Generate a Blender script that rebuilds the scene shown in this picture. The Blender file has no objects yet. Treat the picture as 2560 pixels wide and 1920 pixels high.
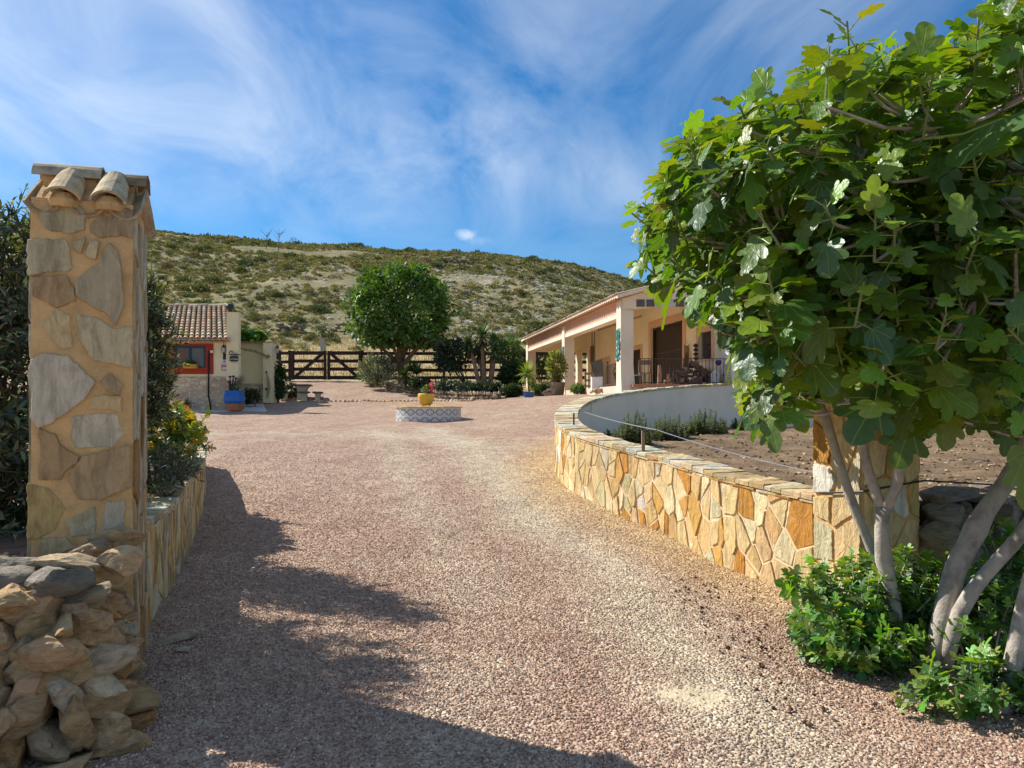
import bpy, bmesh, math, random
import numpy as np
from mathutils import Vector, Matrix, noise as mnoise
random.seed(7)
rng = np.random.default_rng(7)
R = math.radians
scene = bpy.context.scene
COL = scene.collection

# ------------------------------------------------------------------ camera
EYE = 1.6; F = 720.0; HY = 407.0
cam_d = bpy.data.cameras.new('camera'); cam = bpy.data.objects.new('camera', cam_d)
COL.objects.link(cam)
cam_d.sensor_width = 36; cam_d.lens = 36 * F / 1024
cam.location = (0, 0, EYE); cam.rotation_euler = (R(90), 0, 0)
cam_d.shift_y = (HY - 384) / 1024
cam_d.clip_start = 0.05; cam_d.clip_end = 6000
scene.camera = cam

def P(px, py, D):
    """point at distance D that the photograph shows at pixel (px, py)"""
    return Vector(((px - 512) / F * D, D, EYE + (HY - py) / F * D))

# ------------------------------------------------------------------ light
SUN_AZ = 62.0      # degrees from +Y towards -X
SUN_EL = 40.5
sd = Vector((-math.sin(R(SUN_AZ)) * math.cos(R(SUN_EL)), math.cos(R(SUN_AZ)) * math.cos(R(SUN_EL)), math.sin(R(SUN_EL))))
sl = bpy.data.lights.new('sun', 'SUN'); sl.energy = 5.0; sl.angle = R(0.5); sl.color = (1.0, 0.945, 0.85)
so = bpy.data.objects.new('sun', sl); COL.objects.link(so)
so.rotation_euler = (-sd).to_track_quat('-Z', 'Y').to_euler(); so.location = (-30, 20, 40)

w = bpy.data.worlds.new('World'); scene.world = w; w.use_nodes = True
nt = w.node_tree; nt.nodes.clear()
def nn(nt, typ, **kw):
    n = nt.nodes.new(typ)
    for k, v in kw.items():
        if k.startswith('i_'):
            key = k[2:]; key = int(key) if key.isdigit() else key.replace('_', ' ')
            n.inputs[key].default_value = v
        else: setattr(n, k, v)
    return n
def wire(nt, *prs):
    for a, b in prs: nt.links.new(a, b)
def mth(nt, op, a, b=None, c=None, clamp=False):
    n = nt.nodes.new('ShaderNodeMath'); n.operation = op; n.use_clamp = clamp
    for i, s in enumerate((a, b, c)):
        if s is None: continue
        if isinstance(s, (int, float)): n.inputs[i].default_value = s
        else: nt.links.new(s, n.inputs[i])
    return n.outputs[0]
def ramp(nt, src, stops, interp='LINEAR'):
    n = nt.nodes.new('ShaderNodeValToRGB'); n.color_ramp.interpolation = interp
    e = n.color_ramp.elements
    while len(e) < len(stops): e.new(0.5)
    for i, (p, c) in enumerate(stops):
        e[i].position = p
        c = (c, c, c) if isinstance(c, (int, float)) else c
        e[i].color = (*c[:3], 1)
    nt.links.new(src, n.inputs[0]); return n.outputs[0]
def mixc(nt, fac, a, b, typ='MIX'):
    n = nt.nodes.new('ShaderNodeMix'); n.data_type = 'RGBA'; n.blend_type = typ
    for s, i in ((fac, 0), (a, 6), (b, 7)):
        if isinstance(s, (int, float)): n.inputs[i].default_value = s
        elif isinstance(s, (tuple, list)): n.inputs[i].default_value = (*s[:3], 1)
        else: nt.links.new(s, n.inputs[i])
    return n.outputs[2]

sky = nn(nt, 'ShaderNodeTexSky', sky_type='NISHITA', sun_disc=False, sun_elevation=R(SUN_EL), sun_rotation=R(-SUN_AZ),
         altitude=300, air_density=1.0, dust_density=0.25, ozone_density=3.0)
tc = nn(nt, 'ShaderNodeTexCoord')
sep = nn(nt, 'ShaderNodeSeparateXYZ'); wire(nt, (tc.outputs['Generated'], sep.inputs[0]))
den = mth(nt, 'ADD', mth(nt, 'MAXIMUM', sep.outputs[2], 0.0), 0.12)
cx = mth(nt, 'DIVIDE', sep.outputs[0], den); cy = mth(nt, 'DIVIDE', sep.outputs[1], den)
cmb = nn(nt, 'ShaderNodeCombineXYZ'); wire(nt, (cx, cmb.inputs[0]), (cy, cmb.inputs[1]))
# streaks of cirrus
mp = nn(nt, 'ShaderNodeMapping'); mp.inputs['Rotation'].default_value = (0, 0, R(48)); mp.inputs['Scale'].default_value = (1.25, 0.62, 1)
mp.inputs['Location'].default_value = (0.3, 0.7, 0)
wire(nt, (cmb.outputs[0], mp.inputs[0]))
n1 = nn(nt, 'ShaderNodeTexNoise', i_Scale=1.5, i_Detail=9.0, i_Roughness=0.6, i_Distortion=1.0); wire(nt, (mp.outputs[0], n1.inputs[0]))
mp2 = nn(nt, 'ShaderNodeMapping'); mp2.inputs['Rotation'].default_value = (0, 0, R(40)); mp2.inputs['Scale'].default_value = (0.6, 0.35, 1)
mp2.inputs['Location'].default_value = (9.1, 1.6, 0)
wire(nt, (cmb.outputs[0], mp2.inputs[0]))
n2 = nn(nt, 'ShaderNodeTexNoise', i_Scale=1.0, i_Detail=3.0, i_Roughness=0.5); wire(nt, (mp2.outputs[0], n2.inputs[0]))
c1 = ramp(nt, n1.outputs[0], [(0.30, 0.0), (0.70, 1.0)])
c2 = ramp(nt, n2.outputs[0], [(0.34, 0.12), (0.56, 1.0)])
cf = mth(nt, 'MULTIPLY', c1, c2)
# thin out towards the horizon
hz = ramp(nt, sep.outputs[2], [(0.15, 0.0), (0.23, 0.35), (0.33, 1.0)])
cf = mth(nt, 'MULTIPLY', cf, hz)
# one small puffy cloud low over the hill
def puff(px, py, sx, sy, amt):
    v = P(px, py, 10) - Vector((0, 0, EYE)); v.normalize()
    d = nn(nt, 'ShaderNodeVectorMath', operation='SUBTRACT'); wire(nt, (tc.outputs['Generated'], d.inputs[0])); d.inputs[1].default_value = v
    nz = nn(nt, 'ShaderNodeTexNoise', i_Scale=45.0, i_Detail=4.0); wire(nt, (tc.outputs['Generated'], nz.inputs[0]))
    s = nn(nt, 'ShaderNodeVectorMath', operation='MULTIPLY'); wire(nt, (d.outputs[0], s.inputs[0])); s.inputs[1].default_value = (1 / sx, 1 / sx, 1 / sy)
    ln = nn(nt, 'ShaderNodeVectorMath', operation='LENGTH'); wire(nt, (s.outputs[0], ln.inputs[0]))
    q = mth(nt, 'ADD', ln.outputs['Value'], mth(nt, 'MULTIPLY', mth(nt, 'SUBTRACT', nz.outputs[0], 0.5), 1.6))
    return mth(nt, 'MULTIPLY', ramp(nt, q, [(0.3, 1.0), (1.0, 0.0)]), amt)
for a in ((466, 235, .020, .009, .95), (480, 240, .03, .011, .35), (383, 228, .018, .010, .25)):
    cf = mth(nt, 'MAXIMUM', cf, puff(*a))
hs = nn(nt, 'ShaderNodeHueSaturation', i_Saturation=1.42, i_Value=0.95, i_Hue=0.5); wire(nt, (sky.outputs[0], hs.inputs['Color']))
cloud = mixc(nt, mth(nt, 'MULTIPLY', cf, 0.54), hs.outputs[0], (7.3, 7.9, 8.5))
bg = nn(nt, 'ShaderNodeBackground', i_Strength=0.095); out = nn(nt, 'ShaderNodeOutputWorld')
wire(nt, (cloud, bg.inputs[0]), (bg.outputs[0], out.inputs[0]))

scene.view_settings.view_transform = 'Standard'; scene.view_settings.look = 'None'
scene.view_settings.gamma = 1; scene.view_settings.exposure = 0.54
scene.view_settings.use_curve_mapping = False
scene.cycles.max_bounces = 7; scene.cycles.diffuse_bounces = 4; scene.cycles.transparent_max_bounces = 6

# ------------------------------------------------------------------ materials
def base_mat(name):
    m = bpy.data.materials.new(name); m.use_nodes = True
    t = m.node_tree; t.nodes.clear()
    o = nn(t, 'ShaderNodeOutputMaterial'); b = nn(t, 'ShaderNodeBsdfPrincipled')
    wire(t, (b.outputs[0], o.inputs[0])); b.inputs['Specular IOR Level'].default_value = 0.3
    return m, t, b
def surf(name, col=None, rough=0.8, nscale=6.0, namt=0.18, bump=0.3, bscale=40.0, bdist=0.01, metal=0.0, attr=False, spec=0.3, detail=6, stretch=(1, 1, 1)):
    """plain weathered surface: base colour (or per-face colour attribute), two scales of mottling, bump"""
    m, t, b = base_mat(name)
    g = nn(t, 'ShaderNodeTexCoord'); mp = nn(t, 'ShaderNodeMapping'); mp.inputs['Scale'].default_value = stretch
    geo = nn(t, 'ShaderNodeNewGeometry'); wire(t, (geo.outputs['Position'], mp.inputs[0]))
    n1 = nn(t, 'ShaderNodeTexNoise', i_Scale=nscale, i_Detail=float(detail), i_Roughness=0.6); wire(t, (mp.outputs[0], n1.inputs[0]))
    if attr:
        a = nn(t, 'ShaderNodeAttribute', attribute_name='Col'); c = a.outputs['Color']
    else: c = (*col, 1)
    lo = ramp(t, n1.outputs[0], [(0.25, 1 - namt * 1.6), (0.5, 1.0), (0.78, 1 + namt)])
    wire(t, (mixc(t, 1.0, c, lo, 'MULTIPLY'), b.inputs['Base Color']))
    b.inputs['Roughness'].default_value = rough; b.inputs['Metallic'].default_value = metal
    b.inputs['Specular IOR Level'].default_value = spec
    if bump:
        n2 = nn(t, 'ShaderNodeTexNoise', i_Scale=bscale, i_Detail=6.0, i_Roughness=0.65); wire(t, (mp.outputs[0], n2.inputs[0]))
        bp = nn(t, 'ShaderNodeBump', i_Strength=bump, i_Distance=bdist); wire(t, (n2.outputs[0], bp.inputs['Height']), (bp.outputs[0], b.inputs['Normal']))
    return m
def stone_mat(name, rough=0.85, streak=(3, 3, 14), amt=0.35, bump=0.9, bdist=0.012):
    """riven slate / limestone, colour per stone from the attribute, with rusty and pale veining"""
    m, t, b = base_mat(name)
    geo = nn(t, 'ShaderNodeNewGeometry'); mp = nn(t, 'ShaderNodeMapping'); mp.inputs['Scale'].default_value = streak
    mp.inputs['Rotation'].default_value = (R(8), R(14), 0)
    wire(t, (geo.outputs['Position'], mp.inputs[0]))
    a = nn(t, 'ShaderNodeAttribute', attribute_name='Col')
    n1 = nn(t, 'ShaderNodeTexNoise', i_Scale=2.2, i_Detail=8.0, i_Roughness=0.65, i_Distortion=0.8); wire(t, (mp.outputs[0], n1.inputs[0]))
    n3 = nn(t, 'ShaderNodeTexNoise', i_Scale=9.0, i_Detail=8.0, i_Roughness=0.7); wire(t, (geo.outputs['Position'], n3.inputs[0]))
    c = mixc(t, 1.0, a.outputs['Color'], ramp(t, n1.outputs[0], [(0.3, 1 - amt), (0.52, 1.0), (0.75, 1 + amt * .7)]), 'MULTIPLY')
    c = mixc(t, ramp(t, n3.outputs[0], [(0.56, 0.0), (0.72, 0.45)]), c, (0.34, 0.19, 0.07))
    c = mixc(t, ramp(t, n3.outputs[0], [(0.28, 0.4), (0.42, 0.0)]), c, (0.55, 0.50, 0.40))
    wire(t, (c, b.inputs['Base Color'])); b.inputs['Roughness'].default_value = rough
    n2 = nn(t, 'ShaderNodeTexNoise', i_Scale=11.0, i_Detail=9.0, i_Roughness=0.7, i_Distortion=0.5); wire(t, (mp.outputs[0], n2.inputs[0]))
    h = mth(t, 'ADD', n2.outputs[0], mth(t, 'MULTIPLY', n1.outputs[0], 1.4))
    bp = nn(t, 'ShaderNodeBump', i_Strength=bump, i_Distance=bdist); wire(t, (h, bp.inputs['Height']), (bp.outputs[0], b.inputs['Normal']))
    return m
def leaf_mat(name, trans=0.35, gloss=0.08, rough=0.45, veins=False, tcol=(1.5, 1.35, 0.35)):
    m = bpy.data.materials.new(name); m.use_nodes = True; t = m.node_tree; t.nodes.clear()
    o = nn(t, 'ShaderNodeOutputMaterial'); a = nn(t, 'ShaderNodeAttribute', attribute_name='Col'); c = a.outputs['Color']
    if veins:
        l = nn(t, 'ShaderNodeAttribute', attribute_name='lv'); s = nn(t, 'ShaderNodeSeparateXYZ'); wire(t, (l.outputs['Vector'], s.inputs[0]))
        ax = mth(t, 'ABSOLUTE', s.outputs[0]); ang = mth(t, 'ARCTAN2', ax, s.outputs[1])
        rr = mth(t, 'SQRT', mth(t, 'ADD', mth(t, 'POWER', ax, 2.0), mth(t, 'POWER', s.outputs[1], 2.0)))
        v = None
        for k in (0.0, 0.55, 1.15):
            d = mth(t, 'MULTIPLY', mth(t, 'ABSOLUTE', mth(t, 'SUBTRACT', ang, k)), rr)
            v = d if v is None else mth(t, 'MINIMUM', v, d)
        vm = ramp(t, v, [(0.006, 1.0), (0.022, 0.0)])
        wv = nn(t, 'ShaderNodeTexNoise', i_Scale=5.0, i_Detail=3.0); wire(t, (l.outputs['Vector'], wv.inputs[0]))
        c = mixc(t, 1.0, c, ramp(t, wv.outputs[0], [(0.3, 0.85), (0.7, 1.12)]), 'MULTIPLY')
        c = mixc(t, mth(t, 'MULTIPLY', vm, 0.5), c, (0.22, 0.30, 0.10))
    d = nn(t, 'ShaderNodeBsdfDiffuse'); tr = nn(t, 'ShaderNodeBsdfTranslucent'); g = nn(t, 'ShaderNodeBsdfGlossy', i_Roughness=rough)
    g.inputs['Color'].default_value = (0.9, 0.95, 1, 1)
    wire(t, (c, d.inputs[0]), (mixc(t, 1.0, c, tcol, 'MULTIPLY'), tr.inputs[0]))
    if veins:
        bp = nn(t, 'ShaderNodeBump', i_Strength=0.35, i_Distance=0.012); wire(t, (mth(t, 'ADD', wv.outputs[0], mth(t, 'MULTIPLY', vm, -1.0)), bp.inputs['Height']))
        wire(t, (bp.outputs[0], d.inputs['Normal']), (bp.outputs[0], g.inputs['Normal']))
    m1 = nn(t, 'ShaderNodeMixShader', i_0=trans); m2 = nn(t, 'ShaderNodeMixShader', i_0=gloss)
    wire(t, (d.outputs[0], m1.inputs[1]), (tr.outputs[0], m1.inputs[2]), (m1.outputs[0], m2.inputs[1]), (g.outputs[0], m2.inputs[2]), (m2.outputs[0], o.inputs[0]))
    return m
def masonry(name, scale, cols, mortar, bump=0.8, bdist=0.03, edge=0.06):
    """small rubble masonry for far walls"""
    m, t, b = base_mat(name)
    geo = nn(t, 'ShaderNodeNewGeometry'); nz = nn(t, 'ShaderNodeTexNoise', i_Scale=2.5, i_Detail=3.0); wire(t, (geo.outputs['Position'], nz.inputs[0]))
    ad = nn(t, 'ShaderNodeVectorMath', operation='MULTIPLY_ADD'); wire(t, (nz.outputs['Color'], ad.inputs[0]), (geo.outputs['Position'], ad.inputs[2])); ad.inputs[1].default_value = (.25, .25, .25)
    mp = nn(t, 'ShaderNodeMapping'); mp.inputs['Scale'].default_value = (1, 1, 1.7); wire(t, (ad.outputs[0], mp.inputs[0]))
    v = nn(t, 'ShaderNodeTexVoronoi', i_Scale=scale); v2 = nn(t, 'ShaderNodeTexVoronoi', feature='DISTANCE_TO_EDGE', i_Scale=scale)
    wire(t, (mp.outputs[0], v.inputs[0]), (mp.outputs[0], v2.inputs[0]))
    sp = nn(t, 'ShaderNodeSeparateColor'); wire(t, (v.outputs['Color'], sp.inputs[0]))
    c = ramp(t, sp.outputs[0], [(i / (len(cols) - 1), cc) for i, cc in enumerate(cols)])
    n2 = nn(t, 'ShaderNodeTexNoise', i_Scale=14.0, i_Detail=6.0); wire(t, (geo.outputs['Position'], n2.inputs[0]))
    c = mixc(t, 1.0, c, ramp(t, n2.outputs[0], [(0.3, 0.75), (0.7, 1.2)]), 'MULTIPLY')
    e = ramp(t, v2.outputs[0], [(edge * .4, 0.0), (edge, 1.0)])
    wire(t, (mixc(t, e, mortar, c), b.inputs['Base Color'])); b.inputs['Roughness'].default_value = .9
    h = mth(t, 'ADD', e, mth(t, 'MULTIPLY', n2.outputs[0], .6))
    bp = nn(t, 'ShaderNodeBump', i_Strength=bump, i_Distance=bdist); wire(t, (h, bp.inputs['Height']), (bp.outputs[0], b.inputs['Normal']))
    return m

# ------------------------------------------------------------------ object helpers
WL = {}
def tag(o, label=None, cat=None, group=None, kind=None):
    if label: o['label'] = label
    if cat: o['category'] = cat
    if group: o['group'] = group
    if kind: o['kind'] = kind
    return o
def thing(name, loc, label, cat, group=None):
    o = bpy.data.objects.new(name, None); COL.objects.link(o); o.location = loc; o.empty_display_size = .2
    WL[o.name] = Vector(loc)
    return tag(o, label, cat, group)
def mk(name, me, mat, parent=None, origin=None, smooth=False):
    """link a mesh whose vertices are in world space"""
    if parent is not None: og = WL[parent.name]
    else: og = Vector(origin) if origin is not None else Vector((0, 0, 0))
    if og.length: me.transform(Matrix.Translation(-og))
    for m in (mat if isinstance(mat, (list, tuple)) else [mat]): me.materials.append(m)
    if smooth: me.polygons.foreach_set('use_smooth', np.ones(len(me.polygons), bool))
    o = bpy.data.objects.new(name, me); COL.objects.link(o)
    if parent is not None: o.parent = parent
    else: o.location = og
    WL[o.name] = og
    return o
class MB:
    def __init__(s, T=None): s.v = []; s.f = []; s.c = []; s.T = T
    def add(s, vs, fs, col=(.5, .5, .5)):
        b = len(s.v)
        for p in vs:
            p = Vector(p)
            if s.T is not None: p = s.T @ p
            s.v.append(p)
        for f in fs: s.f.append([b + i for i in f]); s.c.append(col)
        return s
    def box(s, x0, y0, z0, x1, y1, z1, col=(.5, .5, .5), bev=0.0):
        if bev <= 0:
            vs = [(x0, y0, z0), (x1, y0, z0), (x1, y1, z0), (x0, y1, z0), (x0, y0, z1), (x1, y0, z1), (x1, y1, z1), (x0, y1, z1)]
            return s.add(vs, [(0, 3, 2, 1), (4, 5, 6, 7), (0, 1, 5, 4), (1, 2, 6, 5), (2, 3, 7, 6), (3, 0, 4, 7)], col)
        bm = bmesh.new(); bmesh.ops.create_cube(bm, size=1)
        for v in bm.verts: v.co = Vector(((x0 + x1) / 2 + v.co.x * (x1 - x0), (y0 + y1) / 2 + v.co.y * (y1 - y0), (z0 + z1) / 2 + v.co.z * (z1 - z0)))
        bmesh.ops.bevel(bm, geom=bm.edges[:], offset=bev, segments=2, affect='EDGES')
        bm.verts.index_update(); s.add([v.co for v in bm.verts], [[v.index for v in f.verts] for f in bm.faces], col); bm.free(); return s
    def bar(s, a, b, w, h, col=(.5, .5, .5), up=(0, 0, 1)):
        a = Vector(a); b = Vector(b); d = (b - a).normalized(); u = Vector(up)
        if abs(d.dot(u)) > .98: u = Vector((0, 1, 0))
        x = d.cross(u).normalized(); z = x.cross(d).normalized(); vs = []
        for p in (a, b):
            for sx, sz in ((-1, -1), (1, -1), (1, 1), (-1, 1)): vs.append(p + x * sx * w / 2 + z * sz * h / 2)
        return s.add(vs, [(0, 1, 2, 3), (7, 6, 5, 4), (0, 4, 5, 1), (1, 5, 6, 2), (2, 6, 7, 3), (3, 7, 4, 0)], col)
    def tube(s, pts, rad, n=8, col=(.5, .5, .5), cap=True):
        pts = [Vector(p) for p in pts]; k = len(pts)
        if isinstance(rad, (int, float)): rad = [rad] * k
        prev = None; vs = []
        for i, p in enumerate(pts):
            d = (pts[min(i + 1, k - 1)] - pts[max(i - 1, 0)]).normalized()
            if prev is None:
                prev = d.orthogonal().normalized()
            x = (prev - d * prev.dot(d)).normalized(); prev = x; y = d.cross(x)
            for j in range(n):
                a = 2 * math.pi * j / n; vs.append(p + (x * math.cos(a) + y * math.sin(a)) * rad[i])
        fs = [(i * n + j, i * n + (j + 1) % n, (i + 1) * n + (j + 1) % n, (i + 1) * n + j) for i in range(k - 1) for j in range(n)]
        if cap: fs += [tuple(reversed(range(n))), tuple((k - 1) * n + j for j in range(n))]
        return s.add(vs, fs, col)
    def lathe(s, c, prof, n=24, col=(.5, .5, .5), sq=0):
        vs = []; c = Vector(c)
        for r, z in prof:
            for j in range(n):
                a = 2 * math.pi * j / n; x, y = math.cos(a), math.sin(a)
                if sq:
                    q = (abs(x) ** sq + abs(y) ** sq) ** (-1 / sq); x *= q; y *= q
                vs.append(c + Vector((x * r, y * r, z)))
        k = len(prof)
        fs = [(i * n + j, i * n + (j + 1) % n, (i + 1) * n + (j + 1) % n, (i + 1) * n + j) for i in range(k - 1) for j in range(n)]
        fs += [tuple(reversed(range(n))), tuple((k - 1) * n + j for j in range(n))]
        return s.add(vs, fs, col)
    def build(s, name, mat, parent=None, origin=None, smooth=False):
        me = bpy.data.meshes.new(name); me.from_pydata([tuple(v) for v in s.v], [], s.f); me.update()
        a = me.attributes.new('Col', 'FLOAT_COLOR', 'FACE')
        a.data.foreach_set('color', np.array([(*c[:3], 1) for c in s.c], dtype=np.float32).ravel())
        return mk(name, me, mat, parent, origin, smooth)
def npmesh(name, V, Fc, cols, mat, parent=None, origin=None, smooth=False, lv=None):
    """V (n,3) world, Fc (m,k) uniform polygons, cols (m,3)"""
    me = bpy.data.meshes.new(name); n = len(V); m, k = Fc.shape
    me.vertices.add(n); me.vertices.foreach_set('co', V.astype(np.float32).ravel())
    me.loops.add(m * k); me.loops.foreach_set('vertex_index', Fc.astype(np.int32).ravel())
    me.polygons.add(m); me.polygons.foreach_set('loop_start', (np.arange(m) * k).astype(np.int32))
    me.update(calc_edges=True)
    if cols is not None:
        a = me.attributes.new('Col', 'FLOAT_COLOR', 'FACE')
        a.data.foreach_set('color', np.concatenate([cols, np.ones((m, 1))], 1).astype(np.float32).ravel())
    if lv is not None:
        a = me.attributes.new('lv', 'FLOAT_VECTOR', 'POINT'); a.data.foreach_set('vector', lv.astype(np.float32).ravel())
    return mk(name, me, mat, parent, origin, smooth)
def unit(a): return a / (np.linalg.norm(a, axis=-1, keepdims=True) + 1e-9)
def leaves(name, tmpl, pos, dirs, nrm, sc, cols, mat, parent=None, origin=None, smooth=True, lv=False):
    """many leaves in one mesh: tmpl=(verts(k,3), faces(m,p)); leaf axis +Y along dirs, +Z along nrm"""
    TV, TF = tmpl; N = len(pos); y = unit(dirs); x = unit(np.cross(y, nrm)); z = np.cross(x, y)
    M = np.stack([x, y, z], axis=1)                       # rows
    sc = np.asarray(sc)
    if sc.ndim == 1: sc = sc[:, None]
    V = np.einsum('kj,nji->nki', TV, M) * sc[:, None, :] + pos[:, None, :]
    Fc = TF[None] + (np.arange(N) * len(TV))[:, None, None]
    C = np.repeat(cols, len(TF), axis=0)
    l = np.tile(TV * [1, 1, 0], (N, 1)) if lv else None
    return npmesh(name, V.reshape(-1, 3), Fc.reshape(-1, TF.shape[1]), C, mat, parent, origin, smooth, l)
def rcol(n, base, var=0.25, alt=None, pa=0.2, alt2=None, pb=0.1):
    c = np.tile(np.array(base, float), (n, 1))
    r = rng.random(n)
    if alt is not None: c[r < pa] = alt
    if alt2 is not None: c[r > 1 - pb] = alt2
    return np.clip(c * (1 + rng.uniform(-var, var, (n, 1))) * (1 + rng.uniform(-.08, .08, (n, 3))), 0.004, 1)
QUADL = (np.array([(-.5, 0, 0), (.5, .15, 0.05), (.45, 1, 0), (-.4, .9, .1)], float), np.array([(0, 1, 2, 3)]))
LANCE = (np.array([(0, 0, 0), (.13, .35, .04), (0, .5, -.03), (-.13, .35, .04), (.10, .7, 0), (0, 1, -.12), (-.10, .7, 0)], float),
         np.array([(0, 1, 2, 3), (2, 1, 4, 5), (3, 2, 5, 6)]))
OVAL = (np.array([(0, 0, 0), (.3, .3, .05), (.28, .65, .03), (0, 1, -.1), (-.28, .65, .03), (-.3, .3, .05), (0, .5, -.04)], float),
        np.array([(0, 1, 6, 5), (1, 2, 3, 6), (6, 3, 4, 5)]))
def lobed(half, mids, fold=.16, curl=.22):
    """palmate leaf; half = outline of the right half from base to tip"""
    V = [(0, y, 0) for y in mids]; Fc = []
    nm = len(mids)
    for sgn in (1, -1):
        b = len(V)
        for x, y in half: V.append((sgn * x, y, 0))
        pts = [(0, mids[0])] + list(half) + [(0, mids[-1])]
        idx = [0] + [b + i for i in range(len(half))] + [nm - 1]
        near = [min(range(nm), key=lambda k: abs(mids[k] - (p[1] * .8 if p[1] > 0 else 0))) for p in pts]
        near[0] = 0; near[-1] = nm - 1
        for i in range(len(pts) - 1):
            a, c = idx[i], idx[i + 1]; m0, m1 = near[i], near[i + 1]
            if m1 < m0: m1 = m0; near[i + 1] = m0
            if a != m0: Fc.append((m0, a, c) if sgn > 0 else (m0, c, a))
            if m0 != m1 and c != m1: Fc.append((m0, c, m1) if sgn > 0 else (m0, m1, c))
    V = np.array(V, float)
    V[:, 2] = fold * np.abs(V[:, 0]) - curl * V[:, 1] ** 2 - .25 * V[:, 0] ** 2 + .03 * np.sin(V[:, 1] * 9 + V[:, 0] * 5)
    return V, np.array(Fc)
FIG = lobed([(.10, -.10), (.28, -.10), (.42, .02), (.46, .14), (.40, .25), (.36, .30), (.50, .38), (.58, .50), (.55, .60), (.42, .62), (.30, .57), (.26, .60), (.30, .74), (.24, .88), (.12, .97)], [0, .2, .4, .6, .8, 1.0])
FIG2 = lobed([(.06, -.03), (.20, -.06), (.38, -.06), (.40, .03), (.26, .14), (.16, .22), (.34, .30), (.55, .40), (.60, .50), (.42, .50), (.24, .46), (.13, .46), (.20, .60), (.24, .76), (.15, .88), (.06, .96)], [0, .2, .4, .6, .8, 1.0], .12, .18)
BROAD = lobed([(.18, -.06), (.40, .05), (.50, .28), (.46, .50), (.34, .72), (.16, .92)], [0, .3, .6, 1.0], .18, .2)
# ------------------------------------------------------------------ terrain heights
TX = np.array([-60, -14, -9, -5, -2.5, 0, 2, 4, 10, 60.])
TY = np.array([-30, 6, 7, 8.2, 9.3, 10.5, 11.3, 14, 17, 19, 20, 24, 26, 29, 31, 34, 38.])
TZ = np.array([[0] * 10, [0] * 10, [.05] * 10, [.15] * 10, [.29] * 10, [.45, .45, .45, .45, .46, .47, .48, .5, .5, .5],
    [.55, .55, .55, .55, .56, .57, .58, .58, .6, .6], [.8, .8, .82, .84, .85, .85, .88, .95, 1, 1], [1.0, 1.0, 1.02, 1.04, 1.06, 1.08, 1.15, 1.3, 1.3, 1.3],
    [1.1, 1.1, 1.13, 1.16, 1.19, 1.22, 1.36, 1.6, 1.7, 1.7], [1.15, 1.15, 1.17, 1.2, 1.235, 1.3, 1.5, 1.8, 1.9, 1.9],
    [1.28, 1.28, 1.3, 1.36, 1.45, 1.72, 2.0, 2.05, 2.05, 2.05], [1.42, 1.42, 1.42, 1.45, 1.58, 1.9, 2.04, 2.06, 2.05, 2.05],
    [1.72, 1.72, 1.73, 1.76, 1.88, 2.03, 2.07, 2.07, 2.07, 2.07], [1.9, 1.9, 1.92, 1.98, 2.08, 2.15, 2.1, 2.1, 2.1, 2.1],
    [2.4, 2.4, 2.42, 2.42, 2.45, 2.35, 2.25, 2.2, 2.2, 2.2], [3.02, 3.02, 3.0, 3.0, 2.95, 2.75, 2.5, 2.4, 2.4, 2.4]])
def bil(X, Y, ax, ay, Z):
    i = np.clip(np.searchsorted(ax, X) - 1, 0, len(ax) - 2); j = np.clip(np.searchsorted(ay, Y) - 1, 0, len(ay) - 2)
    u = np.clip((X - ax[i]) / (ax[i + 1] - ax[i]), 0, 1); v = np.clip((Y - ay[j]) / (ay[j + 1] - ay[j]), 0, 1)
    return (Z[j, i] * (1 - u) + Z[j, i + 1] * u) * (1 - v) + (Z[j + 1, i] * (1 - u) + Z[j + 1, i + 1] * u) * v
GX = np.arange(-40, 40.01, .5); GY = np.arange(-14, 38.51, .5)
_g = bil(*np.meshgrid(GX, GY), TX, TY, TZ)
for _ in range(3):
    _p = np.pad(_g, 1, mode='edge'); _s = (_p[:-2, 1:-1] + _p[2:, 1:-1] + _p[1:-1, :-2] + _p[1:-1, 2:] + 2 * _g) / 6
    _s[-1] = _g[-1]; _g = _s
def zf(x, y):
    r = bil(np.atleast_1d(np.asarray(x, float)), np.atleast_1d(np.asarray(y, float)), GX, GY, _g)
    return r if np.ndim(x) else float(r[0])
CPX = np.array([-400, -50, 0, 150, 235, 300, 400, 480, 530, 575, 630, 700, 800, 1000, 1400.])
CPY = np.array([215, 222, 226, 233, 240, 246, 252, 256, 260, 267, 282, 305, 335, 380, 396.])
def vnoise(x, y, s, seed=0):
    return np.array([mnoise.noise(Vector((a * s + seed, b * s, seed * .37))) for a, b in zip(np.ravel(x), np.ravel(y))]).reshape(np.shape(x))
def hillz(x, y, rough=True):
    x = np.atleast_1d(np.asarray(x, float)); y = np.atleast_1d(np.asarray(y, float))
    px = 512 + F * x / y; cr = np.interp(px, CPX, CPY); b60 = np.interp(px, [0, 540, 800, 1100], [346, 346, 362, 398])
    z38 = zf(x, np.full_like(x, 38.4)); z60 = EYE + (HY - b60) / F * 60; z190 = EYE + (HY - cr) / F * 190
    t = np.clip((y - 60) / 130, 0, 1.6)
    z = np.where(y < 60, z38 + (z60 - z38) * (y - 38.4) / 21.6, z60 + (z190 - z60) * (t * 1.3 - .3 * t * t))
    z = np.where(t > 1, z190 - (t - 1) * 16, z)
    if rough: z = z + np.clip((y - 45) / 40, 0, 1) * (vnoise(x, y, .06) * 1.3 + vnoise(x, y, .19, 5) * .45)
    return z

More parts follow.
